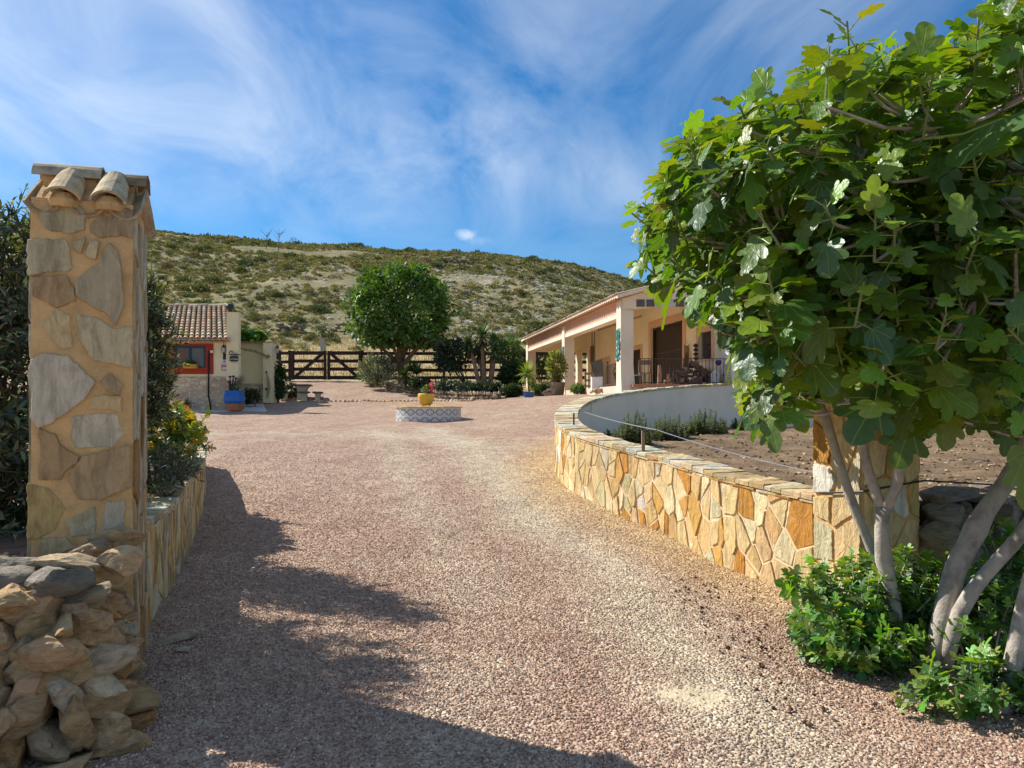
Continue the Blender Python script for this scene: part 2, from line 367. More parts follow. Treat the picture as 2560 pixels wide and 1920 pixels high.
# ------------------------------------------------------------------ curved walls: paths
def catmull(pts, step=.1):
    pts = [np.array(p, float) for p in pts]; pts = [2 * pts[0] - pts[1]] + pts + [2 * pts[-1] - pts[-2]]; o = []
    for i in range(1, len(pts) - 2):
        p0, p1, p2, p3 = pts[i - 1:i + 3]; n = max(2, int(np.linalg.norm((p2 - p1)[:2]) / step))
        for k in range(n):
            t = k / n; o.append(.5 * ((2 * p1) + (-p0 + p2) * t + (2 * p0 - 5 * p1 + 4 * p2 - p3) * t * t + (-p0 + 3 * p1 - 3 * p2 + p3) * t ** 3))
    o.append(pts[-2]); return np.array(o)
# (x, y, top z) of the outer faces
RW = catmull([(2.495, 5.935, .86), (2.34, 6.33, .88), (2.06, 7.06, .925), (1.73, 8.16, 1.01), (1.25, 9.12, 1.12), (.95, 9.85, 1.2), (.77, 10.6, 1.28), (.70, 11.4, 1.38),
              (.80, 12.5, 1.53), (1.10, 13.7, 1.67), (1.62, 15.0, 1.81), (2.40, 16.2, 1.93), (3.6, 17.3, 2.06), (5.15, 18.0, 2.16), (7.2, 18.4, 2.2), (10, 18.6, 2.22), (15, 18.8, 2.25), (22, 19, 2.3)])
LW = catmull([(-2.42, 4.65, .74), (-2.60, 5.1, .76), (-2.80, 5.67, .75), (-3.13, 6.7, .74), (-3.36, 7.4, .79), (-3.66, 8.35, .87), (-4.07, 9.5, .93), (-4.58, 10.7, 1.02), (-5.2, 12.0, 1.1)])
class Frame:
    """arc-length coordinates along a wall; side=+1: outward is left of the direction of travel"""
    def __init__(s, path, side):
        s.p = path; d = np.gradient(path[:, :2], axis=0); d = unit(d); s.n = np.stack([-d[:, 1], d[:, 0]], 1) * side
        s.s = np.concatenate([[0], np.cumsum(np.linalg.norm(np.diff(path[:, :2], axis=0), axis=1))]); s.L = s.s[-1]
    def at(s, u, out, z):
        x = np.interp(u, s.s, s.p[:, 0]); y = np.interp(u, s.s, s.p[:, 1]); nx = np.interp(u, s.s, s.n[:, 0]); ny = np.interp(u, s.s, s.n[:, 1])
        return (x + nx * out, y + ny * out, z)
    def top(s, u): return float(np.interp(u, s.s, s.p[:, 2]))
def clip(poly, nx, ny, d):
    """keep nx*x+ny*y <= d"""
    o = []
    for i in range(len(poly)):
        a, b = poly[i], poly[(i + 1) % len(poly)]; da = nx * a[0] + ny * a[1] - d; db = nx * b[0] + ny * b[1] - d
        if da <= 0: o.append(a)
        if (da < 0) != (db < 0) and abs(da - db) > 1e-12:
            t = da / (da - db); o.append((a[0] + (b[0] - a[0]) * t, a[1] + (b[1] - a[1]) * t))
    return o
def cells(L, H, sx, sy, gap, r=random, jit=.42, drop=0.0):
    """irregular stone polygons filling an L x H rectangle, cells about sx by sy"""
    nx = max(1, round(L / sx)); ny = max(1, round(H / sy)); P_ = []
    for j in range(ny):
        for i in range(nx):
            P_.append((L * (i + .5 + (.25 if j % 2 else -.25) + r.uniform(-jit, jit)) / nx, H * (j + .5 + r.uniform(-jit, jit)) / ny))
    if len(P_) > 30: P_ = [q for q in P_ if r.random() > drop]
    A = np.array(P_); out = []
    for k, (x, y) in enumerate(P_):
        d = ((A[:, 0] - x) / sx) ** 2 + ((A[:, 1] - y) / sy) ** 2; near = np.argsort(d)[1:16]
        poly = [(gap / 2, gap / 2), (L - gap / 2, gap / 2), (L - gap / 2, H - gap / 2), (gap / 2, H - gap / 2)]
        g = gap * r.uniform(.5, 1.5)
        for q in near:
            qx, qy = A[q]; ax, ay = (qx - x) / sx ** 2, (qy - y) / sy ** 2; ln = math.hypot(ax, ay)
            if ln < 1e-9: continue
            ax /= ln; ay /= ln; mx, my = (x + qx) / 2, (y + qy) / 2
            poly = clip(poly, ax, ay, ax * mx + ay * my - g / 2)
            if len(poly) < 3: break
        if len(poly) >= 3: out.append(poly)
    return out
def rough_poly(poly, step, amp, r=random):
    o = []
    for i in range(len(poly)):
        a, b = poly[i], poly[(i + 1) % len(poly)]; l = math.hypot(b[0] - a[0], b[1] - a[1]); n = max(1, int(l / step))
        for k in range(n):
            t = k / n; j = amp if k else amp * .4
            o.append((a[0] + (b[0] - a[0]) * t + r.uniform(-j, j), a[1] + (b[1] - a[1]) * t + r.uniform(-j, j)))
    return o
def add_stone(mb, poly, f3, th, col, r=random, bev=.006, relief=.006, tilt=.0):
    """extrude a polygon into a flat riven stone; f3(u, v, out) -> world"""
    cx_ = sum(p[0] for p in poly) / len(poly); cy_ = sum(p[1] for p in poly) / len(poly); n = len(poly)
    tx, ty = r.uniform(-tilt, tilt), r.uniform(-tilt, tilt)
    def o(p, base): return base + (p[0] - cx_) * tx + (p[1] - cy_) * ty
    def sh(p, k): return (cx_ + (p[0] - cx_) * k, cy_ + (p[1] - cy_) * k)
    size = max(math.hypot(p[0] - cx_, p[1] - cy_) for p in poly); kb = max(.75, 1 - bev / max(size, .02) * 1.2)
    r0 = [f3(p[0], p[1], -.012) for p in poly]; r1 = [f3(p[0], p[1], max(.002, o(p, th) - bev)) for p in poly]
    r2 = []; r3 = []
    for p in poly:
        q = sh(p, kb); r2.append(f3(*q, o(q, th) + r.uniform(-1, 1) * relief * .5)); q = sh(p, .5); r3.append(f3(*q, o(q, th) + r.uniform(-1, 1) * relief))
    c = f3(cx_, cy_, th + r.uniform(-1, 1) * relief)
    vs = r0 + r1 + r2 + r3 + [c]; fs = []
    for i in range(n):
        j = (i + 1) % n
        for b in (0, n, 2 * n): fs.append((b + i, b + j, b + n + j, b + n + i))
        fs.append((3 * n + i, 3 * n + j, 4 * n))
    mb.add(vs, fs, col)
TANS = [((.66, .45, .19), 4), ((.74, .55, .27), 5), ((.68, .49, .24), 4), ((.78, .64, .38), 3), ((.52, .25, .045), 1.4), ((.62, .37, .10), 1.6), ((.78, .73, .62), 1.1), ((.54, .45, .24), 1.4), ((.60, .52, .34), 1.0)]
def pick(pal, r=random, var=.1):
    c = r.choices([p[0] for p in pal], [p[1] for p in pal])[0]; k = 1 + r.uniform(-var, var)
    return tuple(min(1, max(.01, x * k * (1 + r.uniform(-.04, .04)))) for x in c)

M_clad = stone_mat('riven_stone', streak=(6, 6, 1.8), amt=.42, bump=1.0, bdist=.016); M_cope = stone_mat('coping_slate', streak=(5, 5, 30), bump=1.0)
M_mortar = surf('mortar', (.72, .55, .34), .95, 5, .15, .8, 60, .006)
M_mortar_b = surf('pillar_mortar', (.70, .44, .20), .95, 5, .28, 1.0, 32, .018)
M_white = surf('white_render', (.80, .68, .54), .9, 1.2, .10, .25, 30, .004)
M_rock = stone_mat('field_rock', streak=(5, 5, 12), amt=.45, bump=1.0, bdist=.035)

def curved_wall(path, side, name, label, cat, thick, sx, sy, white=False, pal=TANS, seed=1, clad_to=None, cope_over=.03):
    r = random.Random(seed); fr = Frame(path, side); o0 = path[0]
    root = thing(name, (o0[0], o0[1], zf(o0[0], o0[1])), label, cat)
    # core
    us = np.arange(0, fr.L + .001, .12); core = MB(); inn = MB()
    def strip(mb, outs, zfun, flip=False):
        vs = []; 
        for u in us:
            for o_, k in outs: vs.append(fr.at(u, o_, zfun(u, k)))
        m = len(outs); fs = []
        for i in range(len(us) - 1):
            for j in range(m - 1):
                q = (i * m + j, i * m + j + 1, (i + 1) * m + j + 1, (i + 1) * m + j); fs.append(q if (side > 0) != flip else tuple(reversed(q)))
        mb.add(vs, fs)
    zl = lambda u, k: (fr.top(u) - .03) if k else -.25
    strip(core, [(0, 0), (0, 1), (-thick, 1)], zl)
    strip(inn, [(-thick, 1), (-thick, 0)], zl)
    for u in (0, fr.L):
        q = [fr.at(u, 0, -.25), fr.at(u, -thick, -.25), fr.at(u, -thick, zl(u, 1)), fr.at(u, 0, zl(u, 1))]; core.add(q, [(0, 1, 2, 3)])
    core.build('core', M_mortar, root); inn.build('inner_face', M_white if white else M_mortar, root)
    # facing stones
    L = clad_to or fr.L; Hm = 1.0
    cl = MB()
    for poly in cells(L, Hm, sx, sy, .024, r, .6, .32):
        poly = rough_poly(poly, .045, .0055, r)
        def f3(u, v, o_):
            top = fr.top(u) - .045; x, y, _ = fr.at(u, 0, 0); gz = zf(x, y) - .06 if not white else zf(x, y) - .06
            return fr.at(u, o_, gz + v * (top - gz))
        add_stone(cl, poly, f3, r.uniform(.004, .018), pick(pal, r), r, .0035, .0022, .05)
    cl.build('stone_cladding', M_clad, root)
    # coping
    cp = MB(); W = thick + cope_over * 2
    for poly in cells(fr.L, W, .17, W * .8, .012, r, .3):
        poly = rough_poly(poly, .06, .006, r); th = r.uniform(.0, .018)
        def f4(u, v, o_): return fr.at(u, cope_over - v, fr.top(u) - .03 + (o_ + .012) * (1.0))
        add_stone(cp, poly, f4, .026 + th, pick([((.62, .47, .26), 4), ((.55, .38, .18), 2), ((.68, .60, .44), 3), ((.45, .36, .2), 2), ((.5, .48, .38), 1.5)], r), r, .006, .004, .03)
    # thin layered edges under the coping slabs
    for k in range(int(fr.L / .14)):
        u = k * .14 + r.uniform(-.03, .03); l = r.uniform(.12, .26)
        for e in (cope_over * .7, -thick - cope_over * .3):
            if e < 0 and white: continue
            z = fr.top(u) - .045 - r.uniform(0, .02); vs = []
            for uu in (u, u + l):
                for zz in (0, .016): vs.append(fr.at(min(uu, fr.L), e, z + zz + (fr.top(uu) - fr.top(u)))); vs.append(fr.at(min(uu, fr.L), e - .08, z + zz + (fr.top(uu) - fr.top(u))))
            cp.add(vs, [(0, 2, 6, 4), (2, 3, 7, 6), (0, 4, 5, 1), (4, 6, 7, 5), (0, 1, 3, 2)], pick(TANS, r))
    cp.build('coping', M_cope, root)
    return root, fr
wr, frR = curved_wall(RW, 1, 'curved_stone_wall', 'long curving low wall clad in golden stone with a white rendered inner face, right of the drive', 'wall', .34, .135, .235, True, seed=3)
wl, frL = curved_wall(LW, -1, 'curved_stone_wall', 'low stone-clad planter wall curving away behind the tile-capped pillar, left of the drive', 'wall', .32, .10, .30, False,
    [((.60, .42, .18), 4), ((.66, .51, .27), 4), ((.48, .38, .2), 2), ((.46, .25, .06), 1.5), ((.62, .55, .38), 1.5), ((.38, .33, .24), 1)], seed=5)

# ------------------------------------------------------------------ ground sheets
inner = [(float(x), float(y)) for x, y, _ in (fr_ for fr_ in [frR.at(u, -.17, 0) for u in np.arange(0, frR.L, .25)])]
PADPOLY = np.array([(3.0, 5.95)] + inner + [(24, 19), (40, 19), (40, 7.5), (8, 6.9)])
def inpoly(x, y, poly):
    r = np.zeros(np.shape(x), bool); n = len(poly); j = n - 1
    for i in range(n):
        xi, yi = poly[i]; xj, yj = poly[j]
        c = ((yi > y) != (yj > y)) & (x < (xj - xi) * (y - yi) / (yj - yi + 1e-12) + xi); r ^= c; j = i
    return r
def grid(name, xs, ys, zfun, keep, mat, attrs=None, kind='structure'):
    X, Y = np.meshgrid(xs, ys); Z = zfun(X.ravel(), Y.ravel()).reshape(X.shape); nx = len(xs); ny = len(ys)
    idx = np.arange(nx * ny).reshape(ny, nx); q = np.stack([idx[:-1, :-1], idx[:-1, 1:], idx[1:, 1:], idx[1:, :-1]], -1).reshape(-1, 4)
    if keep is not None:
        cxx = (X[:-1, :-1] + X[1:, 1:]).ravel() / 2; cyy = (Y[:-1, :-1] + Y[1:, 1:]).ravel() / 2; q = q[keep(cxx, cyy)]
    V = np.stack([X.ravel(), Y.ravel(), Z.ravel()], 1)
    o = npmesh(name, V, q, None, mat, smooth=True)
    for k, fn in (attrs or {}).items():
        a = o.data.attributes.new(k, 'FLOAT', 'POINT'); a.data.foreach_set('value', fn(V[:, 0], V[:, 1]).astype(np.float32))
    return tag(o, kind=kind)
def dseg(x, y, pl):
    d = np.full(np.shape(x), 1e9)
    for (ax, ay), (bx, by) in zip(pl[:-1], pl[1:]):
        t = np.clip(((x - ax) * (bx - ax) + (y - ay) * (by - ay)) / ((bx - ax) ** 2 + (by - ay) ** 2), 0, 1)
        d = np.minimum(d, np.hypot(x - ax - t * (bx - ax), y - ay - t * (by - ay)))
    return d
TR1 = [(-1.9, 17.2), (-1.15, 14.5), (-.35, 12.4), (-.05, 10.4), (.35, 8.6), (.95, 7.1), (1.1, 5.6), (1.15, 4.4), (1.3, 3)]
TR2 = [(-3.5, 18), (-2.6, 15), (-1.9, 12.4), (-1.5, 10.4), (-1.0, 8.6), (-.5, 7.1), (-.3, 5.6), (-.2, 3)]
TR3 = [(.4, 13.2), (-.5, 14.5), (-2, 15.6), (-4, 16.2), (-7, 16.5)]
def pale(x, y):
    return np.clip(1 - dseg(x, y, TR1) / .75, 0, 1) * 1.0 + np.clip(1 - dseg(x, y, TR2) / .6, 0, 1) * .4 + np.clip(1 - dseg(x, y, TR3) / .8, 0, 1) * .5
def edgey(x, y):
    # golden chippings swept up against the right-hand wall
    pl = [(float(a), float(b)) for a, b, _ in RW[:150:6]]; return np.clip(1.15 - dseg(x, y, pl) / .95, 0, 1)
def sandy(x, y): return np.clip(1 - np.hypot((x - .98) / .34, (y - 3.95) / .30), 0, 1)
def gravel_mat():
    m, t, b = base_mat('gravel'); geo = nn(t, 'ShaderNodeNewGeometry'); pos = geo.outputs['Position']
    def at_(n): return nn(t, 'ShaderNodeAttribute', attribute_name=n).outputs['Fac']
    v = nn(t, 'ShaderNodeTexVoronoi', i_Scale=52.0, i_Randomness=1.0); wire(t, (pos, v.inputs[0]))
    sp = nn(t, 'ShaderNodeSeparateColor'); wire(t, (v.outputs['Color'], sp.inputs[0]))
    v2 = nn(t, 'ShaderNodeTexVoronoi', i_Scale=24.0); wire(t, (pos, v2.inputs[0])); sp2 = nn(t, 'ShaderNodeSeparateColor'); wire(t, (v2.outputs['Color'], sp2.inputs[0]))
    r = mth(t, 'ADD', mth(t, 'MULTIPLY', sp.outputs[0], .65), mth(t, 'MULTIPLY', sp2.outputs[1], .35))
    c = ramp(t, r, [(0.1, (0.234, 0.134, 0.0942)), (0.3, (0.36, 0.223, 0.159)), (0.5, (0.432, 0.284, 0.204)), (0.7, (0.486, 0.34, 0.25)), (0.88, (0.576, 0.446, 0.333))])
    pl = ramp(t, r, [(0.1, (0.36, 0.289, 0.206)), (0.4, (0.53, 0.439, 0.31)), (0.7, (0.64, 0.55, 0.396)), (0.9, (0.74, 0.656, 0.49))])
    go = ramp(t, r, [(0.1, (0.33, 0.203, 0.086)), (0.45, (0.52, 0.357, 0.172)), (0.8, (0.66, 0.521, 0.31))])
    big = nn(t, 'ShaderNodeTexNoise', i_Scale=.55, i_Detail=5.0, i_Roughness=.6); wire(t, (pos, big.inputs[0]))
    mid = nn(t, 'ShaderNodeTexNoise', i_Scale=3.5, i_Detail=5.0); wire(t, (pos, mid.inputs[0]))
    pf = mth(t, 'ADD', at_('pale'), mth(t, 'MULTIPLY', mth(t, 'SUBTRACT', big.outputs[0], .46), 1.7))
    pf = mth(t, 'ADD', pf, mth(t, 'MULTIPLY', mth(t, 'SUBTRACT', mid.outputs[0], .5), .8), clamp=True)
    c = mixc(t, mth(t, 'MULTIPLY', pf, .8), c, pl)
    gf = mth(t, 'MULTIPLY', mth(t, 'ADD', at_('gold'), mth(t, 'MULTIPLY', mth(t, 'SUBTRACT', mid.outputs[0], .5), .9), clamp=True), mth(t, 'MINIMUM', mth(t, 'MULTIPLY', at_('gold'), 3.0), 1.0))
    c = mixc(t, mth(t, 'MULTIPLY', gf, .8), c, go)
    sf = ramp(t, mth(t, 'ADD', at_('sand'), mth(t, 'MULTIPLY', mth(t, 'SUBTRACT', mid.outputs[0], .5), 1.2)), [(0.25, 0.0), (0.6, 1.0)])
    sf = mth(t, 'MULTIPLY', sf, mth(t, 'MINIMUM', mth(t, 'MULTIPLY', at_('sand'), 4.0), 1.0))
    c = mixc(t, mth(t, 'MULTIPLY', sf, .75), c, (.60, .50, .34))
    wire(t, (mixc(t, 1.0, c, ramp(t, mid.outputs[0], [(0.3, .88), (0.7, 1.1)]), 'MULTIPLY'), b.inputs['Base Color']))
    b.inputs['Roughness'].default_value = .95; b.inputs['Specular IOR Level'].default_value = .15
    h = mth(t, 'SUBTRACT', 1.0, mth(t, 'MULTIPLY', v.outputs['Distance'], 1.0)); h = mth(t, 'ADD', h, mth(t, 'MULTIPLY', sp.outputs[1], .7))
    h = mth(t, 'MULTIPLY', h, mth(t, 'SUBTRACT', 1.0, mth(t, 'MULTIPLY', sf, .7)))
    bp = nn(t, 'ShaderNodeBump', i_Strength=1.0, i_Distance=.016); wire(t, (h, bp.inputs['Height']), (bp.outputs[0], b.inputs['Normal']))
    return m
M_gravel = gravel_mat()
def vn(v, s, a): 
    return v
xs = np.concatenate([np.arange(-40, -12, 2), np.arange(-12, 12, .12), np.arange(12, 40.1, 2)]); ys = np.concatenate([np.arange(-14, 2, 1), np.arange(2, 20, .12), np.arange(20, 38.41, .3), [38.4]])
def zgrav(x, y):
    z = zf(x, y); k = .018 * np.sin(x * 1.7 + y * .9) * np.sin(y * 1.3 - x * .6) + .01 * np.sin(x * 4.1 - y * 2.3)
    return z + k * np.clip((y - 1) / 3, 0, 1)
grid('gravel_drive', xs, ys, zgrav, lambda x, y: ~inpoly(x, y, PADPOLY), M_gravel, {'pale': pale, 'gold': edgey, 'sand': sandy})

def soil_mat():
    m, t, b = base_mat('paddock_soil'); geo = nn(t, 'ShaderNodeNewGeometry'); pos = geo.outputs['Position']
    n1 = nn(t, 'ShaderNodeTexNoise', i_Scale=3.0, i_Detail=9.0, i_Roughness=.7); n2 = nn(t, 'ShaderNodeTexNoise', i_Scale=28.0, i_Detail=6.0, i_Roughness=.7)
    n3 = nn(t, 'ShaderNodeTexNoise', i_Scale=.7, i_Detail=3.0)
    for n in (n1, n2, n3): wire(t, (pos, n.inputs[0]))
    c = ramp(t, n1.outputs[0], [(0.3, (.13, .078, .04)), (0.5, (.235, .155, .085)), (0.7, (.32, .225, .13))])
    c = mixc(t, ramp(t, n2.outputs[0], [(0.55, 0), (0.72, .5)]), c, (.40, .31, .19))
    c = mixc(t, 1.0, c, ramp(t, n3.outputs[0], [(0.35, .8), (0.65, 1.2)]), 'MULTIPLY')
    wire(t, (c, b.inputs['Base Color'])); b.inputs['Roughness'].default_value = .97
    bp = nn(t, 'ShaderNodeBump', i_Strength=1.0, i_Distance=.09); wire(t, (mth(t, 'ADD', n1.outputs[0], mth(t, 'MULTIPLY', n2.outputs[0], .5)), bp.inputs['Height']), (bp.outputs[0], b.inputs['Normal']))
    return m
def zpad(x, y): return .80 + np.clip((np.asarray(y) - 6.5) / 10.5, 0, 1.2) * .27
def zpadr(x, y): return zpad(x, y) + vnoise(x, y, 1.3) * .05 + vnoise(x, y, 5.0, 4) * .035
grid('paddock_soil', np.concatenate([np.arange(0, 13, .09), np.arange(13, 41, 1)]), np.arange(5.5, 20.2, .09), zpadr, lambda x, y: inpoly(x, y, PADPOLY), soil_mat())

def hill_mat():
    m, t, b = base_mat('hillside'); geo = nn(t, 'ShaderNodeNewGeometry'); pos = geo.outputs['Position']
    s = nn(t, 'ShaderNodeSeparateXYZ'); wire(t, (pos, s.inputs[0]))
    mp = nn(t, 'ShaderNodeMapping'); mp.inputs['Scale'].default_value = (.35, 1, 1); wire(t, (pos, mp.inputs[0]))
    n1 = nn(t, 'ShaderNodeTexNoise', i_Scale=.10, i_Detail=6.0, i_Roughness=.6); n2 = nn(t, 'ShaderNodeTexNoise', i_Scale=.9, i_Detail=8.0, i_Roughness=.7); n3 = nn(t, 'ShaderNodeTexNoise', i_Scale=.05, i_Detail=4.0)
    n4 = nn(t, 'ShaderNodeTexNoise', i_Scale=.42, i_Detail=8.0, i_Roughness=.7)
    wire(t, (mp.outputs[0], n1.inputs[0]), (pos, n2.inputs[0]), (mp.outputs[0], n3.inputs[0]), (pos, n4.inputs[0]))
    earth = ramp(t, n2.outputs[0], [(0.3, (.13, .115, .045)), (0.5, (.22, .19, .085)), (0.7, (.31, .26, .13))])
    rockc = ramp(t, n2.outputs[0], [(0.3, (.26, .22, .17)), (0.5, (.46, .41, .34)), (0.65, (.60, .56, .49))])
    right = nn(t, 'ShaderNodeMapRange', clamp=True); right.inputs[1].default_value = -30; right.inputs[2].default_value = 15; wire(t, (s.outputs[0], right.inputs[0]))
    up = nn(t, 'ShaderNodeMapRange', clamp=True); up.inputs[1].default_value = 150; up.inputs[2].default_value = 100; wire(t, (s.outputs[1], up.inputs[0]))
    rk = mth(t, 'ADD', mth(t, 'MULTIPLY', mth(t, 'ADD', mth(t, 'MULTIPLY', right.outputs[0], .09), .0), up.outputs[0]), n4.outputs[0])
    c = mixc(t, ramp(t, rk, [(0.59, 0), (0.68, .7)]), earth, rockc)
    straw = ramp(t, n2.outputs[0], [(0.3, (.30, .20, .08)), (0.6, (.50, .36, .16))])
    c = mixc(t, ramp(t, n1.outputs[0], [(0.62, 0), (0.69, .7)]), c, straw)
    near = ramp(t, mth(t, 'DIVIDE', s.outputs[1], 100.0), [(0.55, 1.0), (0.64, 0.0)])
    fieldc = ramp(t, n4.outputs[0], [(0.3, (.33, .24, .11)), (0.55, (.50, .38, .19)), (0.75, (.60, .48, .28))])
    c = mixc(t, near, c, fieldc); wire(t, (c, b.inputs['Base Color'])); b.inputs['Roughness'].default_value = .97
    bp = nn(t, 'ShaderNodeBump', i_Strength=.9, i_Distance=.5); wire(t, (n2.outputs[0], bp.inputs['Height']), (bp.outputs[0], b.inputs['Normal']))
    return m
us = np.linspace(-1.35, 1.35, 230); yy = np.concatenate([np.linspace(38.4, 60, 26), 60 + 130 * np.linspace(0, 1, 110)[1:], np.linspace(192, 290, 12)])
U, Y = np.meshgrid(us, yy); X = U * Y; Z = hillz(X.ravel(), Y.ravel()).reshape(X.shape)
idx = np.arange(X.size).reshape(X.shape); q = np.stack([idx[:-1, :-1], idx[:-1, 1:], idx[1:, 1:], idx[1:, :-1]], -1).reshape(-1, 4)
tag(npmesh('hillside', np.stack([X.ravel(), Y.ravel(), Z.ravel()], 1), q, None, hill_mat(), smooth=True), kind='structure')
g = MB(); g.add([(-3000, -3000, -.6), (3000, -3000, -.6), (3000, 3000, -.6), (-3000, 3000, -.6)], [(0, 1, 2, 3)])
tag(g.build('ground', surf('far_ground', (.36, .28, .16), .95, .05, .3, 0)), kind='structure')

# loose stones of the gravel surface, as real pebbles close to the camera (geometry nodes)
def pebbles():
    m, t, b = base_mat('pebble'); oi = nn(t, 'ShaderNodeObjectInfo')
    c = ramp(t, oi.outputs['Random'], [(0.0, (0.216, 0.122, 0.087)), (0.3, (0.369, 0.227, 0.163)), (0.6, (0.45, 0.304, 0.219)), (0.85, (0.513, 0.373, 0.273)), (0.98, (0.648, 0.527, 0.401))])
    at_ = lambda n: nn(t, 'ShaderNodeAttribute', attribute_name=n, attribute_type='INSTANCER').outputs['Fac']
    c2 = ramp(t, oi.outputs['Random'], [(0.0, (.34, .27, .20)), (0.4, (.54, .45, .34)), (0.8, (.66, .57, .44)), (1.0, (.74, .67, .54))]); c3 = ramp(t, oi.outputs['Random'], [(0.0, (.33, .20, .09)), (0.5, (.54, .38, .20)), (1.0, (.70, .55, .34))])
    c = mixc(t, mth(t, 'MULTIPLY', at_('pale'), .55), c, c2); wire(t, (mixc(t, mth(t, 'MULTIPLY', at_('gold'), .7), c, c3), b.inputs['Base Color']))
    b.inputs['Roughness'].default_value = .9; b.inputs['Specular IOR Level'].default_value = .2
    xs = np.arange(-5.2, 6.0, .2); ys = np.arange(2.6, 15, .2); X, Y = np.meshgrid(xs, ys); Z = zgrav(X.ravel(), Y.ravel()) + .001
    idx = np.arange(X.size).reshape(X.shape); q = np.stack([idx[:-1, :-1], idx[:-1, 1:], idx[1:, 1:], idx[1:, :-1]], -1).reshape(-1, 4)
    cx_ = X.ravel()[q].mean(1); cy_ = Y.ravel()[q].mean(1); k = (np.abs(cx_ / cy_) < .78) & ~inpoly(cx_, cy_, PADPOLY)
    pl = [(float(a), float(b_)) for a, b_, _ in LW[::5]]; left = np.array([np.interp(yv, LW[:, 1], LW[:, 0]) for yv in cy_]); k &= (cx_ > left) | (cy_ < 4.7)
    o = npmesh('loose_gravel', np.stack([X.ravel(), Y.ravel(), Z], 1), q[k], None, m)
    dens = np.interp(Y.ravel(), [3, 5, 7, 10, 15], [3600, 2700, 1400, 500, 100]) * (1 - .5 * np.clip(pale(X.ravel(), Y.ravel()), 0, 1)) * (1 - .97 * np.clip(sandy(X.ravel(), Y.ravel()) * 2, 0, 1))
    for k_, fn_ in (('pale', lambda x, y: np.clip(pale(x, y) + vnoise(x, y, .9) * .6, 0, 1)), ('gold', edgey)): a = o.data.attributes.new(k_, 'FLOAT', 'POINT'); a.data.foreach_set('value', fn_(X.ravel(), Y.ravel()).astype(np.float32))
    a = o.data.attributes.new('dens', 'FLOAT', 'POINT'); a.data.foreach_set('value', dens.astype(np.float32))
    ng = bpy.data.node_groups.new('pebble_scatter', 'GeometryNodeTree')
    ng.interface.new_socket('Geometry', in_out='INPUT', socket_type='NodeSocketGeometry'); ng.interface.new_socket('Geometry', in_out='OUTPUT', socket_type='NodeSocketGeometry')
    N = ng.nodes; gi = N.new('NodeGroupInput'); go = N.new('NodeGroupOutput')
    dp = N.new('GeometryNodeDistributePointsOnFaces'); at = N.new('GeometryNodeInputNamedAttribute'); at.data_type = 'FLOAT'; at.inputs['Name'].default_value = 'dens'
    ic = N.new('GeometryNodeMeshIcoSphere'); ic.inputs['Radius'].default_value = .0086; ic.inputs['Subdivisions'].default_value = 1
    sp_ = N.new('GeometryNodeSetPosition'); nz = N.new('FunctionNodeRandomValue'); nz.data_type = 'FLOAT_VECTOR'
    nz.inputs[0].default_value = (-.003,) * 3; nz.inputs[1].default_value = (.003,) * 3
    sm = N.new('GeometryNodeSetMaterial'); sm.inputs['Material'].default_value = m
    ip = N.new('GeometryNodeInstanceOnPoints'); rr = N.new('FunctionNodeRandomValue'); rr.data_type = 'FLOAT_VECTOR'; rr.inputs[1].default_value = (6.28,) * 3
    rs = N.new('FunctionNodeRandomValue'); rs.data_type = 'FLOAT_VECTOR'; rs.inputs[0].default_value = (.5, .45, .35); rs.inputs[1].default_value = (1.35, 1.1, .8); rs.inputs['Seed'].default_value = 3
    L = ng.links.new
    L(gi.outputs[0], dp.inputs['Mesh']); L(at.outputs[0], dp.inputs['Density']); L(ic.outputs[0], sp_.inputs['Geometry']); L(nz.outputs[0], sp_.inputs['Offset'])
    L(sp_.outputs[0], sm.inputs['Geometry']); L(dp.outputs['Points'], ip.inputs['Points']); L(sm.outputs[0], ip.inputs['Instance']); L(rr.outputs[0], ip.inputs['Rotation']); L(rs.outputs[0], ip.inputs['Scale'])
    L(ip.outputs[0], go.inputs[0])
    md = o.modifiers.new('scatter', 'NODES'); md.node_group = ng
    tag(o, 'loose pink and cream pebbles lying over the gravel drive', 'gravel', kind='stuff')
pebbles()

# ------------------------------------------------------------------ rocks
def rock(c, size, rot, col, r, sub=2, cuts=7, tilt=.15):
    """angular boulder as (verts, faces)"""
    bm = bmesh.new(); bmesh.ops.create_icosphere(bm, subdivisions=sub, radius=1)
    for i in range(cuts + 4):
        n = Vector((r.gauss(0, 1), r.gauss(0, 1), r.gauss(0, .9))).normalized(); d = r.uniform(.34, .62) if i < 4 else r.uniform(.55, .82)
        for v in bm.verts:
            k = v.co.dot(n) - d
            if k > 0: v.co -= n * k * .985
    sd_ = r.uniform(0, 50); Mx = Matrix.Rotation(rot, 3, 'Z') @ Matrix.Rotation(r.uniform(-tilt, tilt), 3, 'X') @ Matrix.Rotation(r.uniform(-tilt, tilt), 3, 'Y')
    vs = []; e = Vector((sd_, -sd_, 3))
    for v in bm.verts:
        k = 1.18 + .10 * mnoise.noise(v.co * 2.0 + e)
        if sub > 2: k += .055 * mnoise.noise(v.co * 5 + e) + .035 * mnoise.noise(v.co * 12 + e) - .10 * max(0, mnoise.noise(v.co * 3.1 - e) - .25)
        p = v.co * k; vs.append(Vector(c) + Mx @ Vector((p.x * size[0], p.y * size[1], p.z * size[2])))
    fs = [[v.index for v in f.verts] for f in bm.faces]; bm.free(); return vs, fs
ROCKS = [((.80, .54, .29), 4), ((.74, .47, .23), 3), ((.62, .45, .27), 2), ((.80, .64, .42), 2), ((.66, .36, .14), .8), ((.42, .31, .20), .4)]
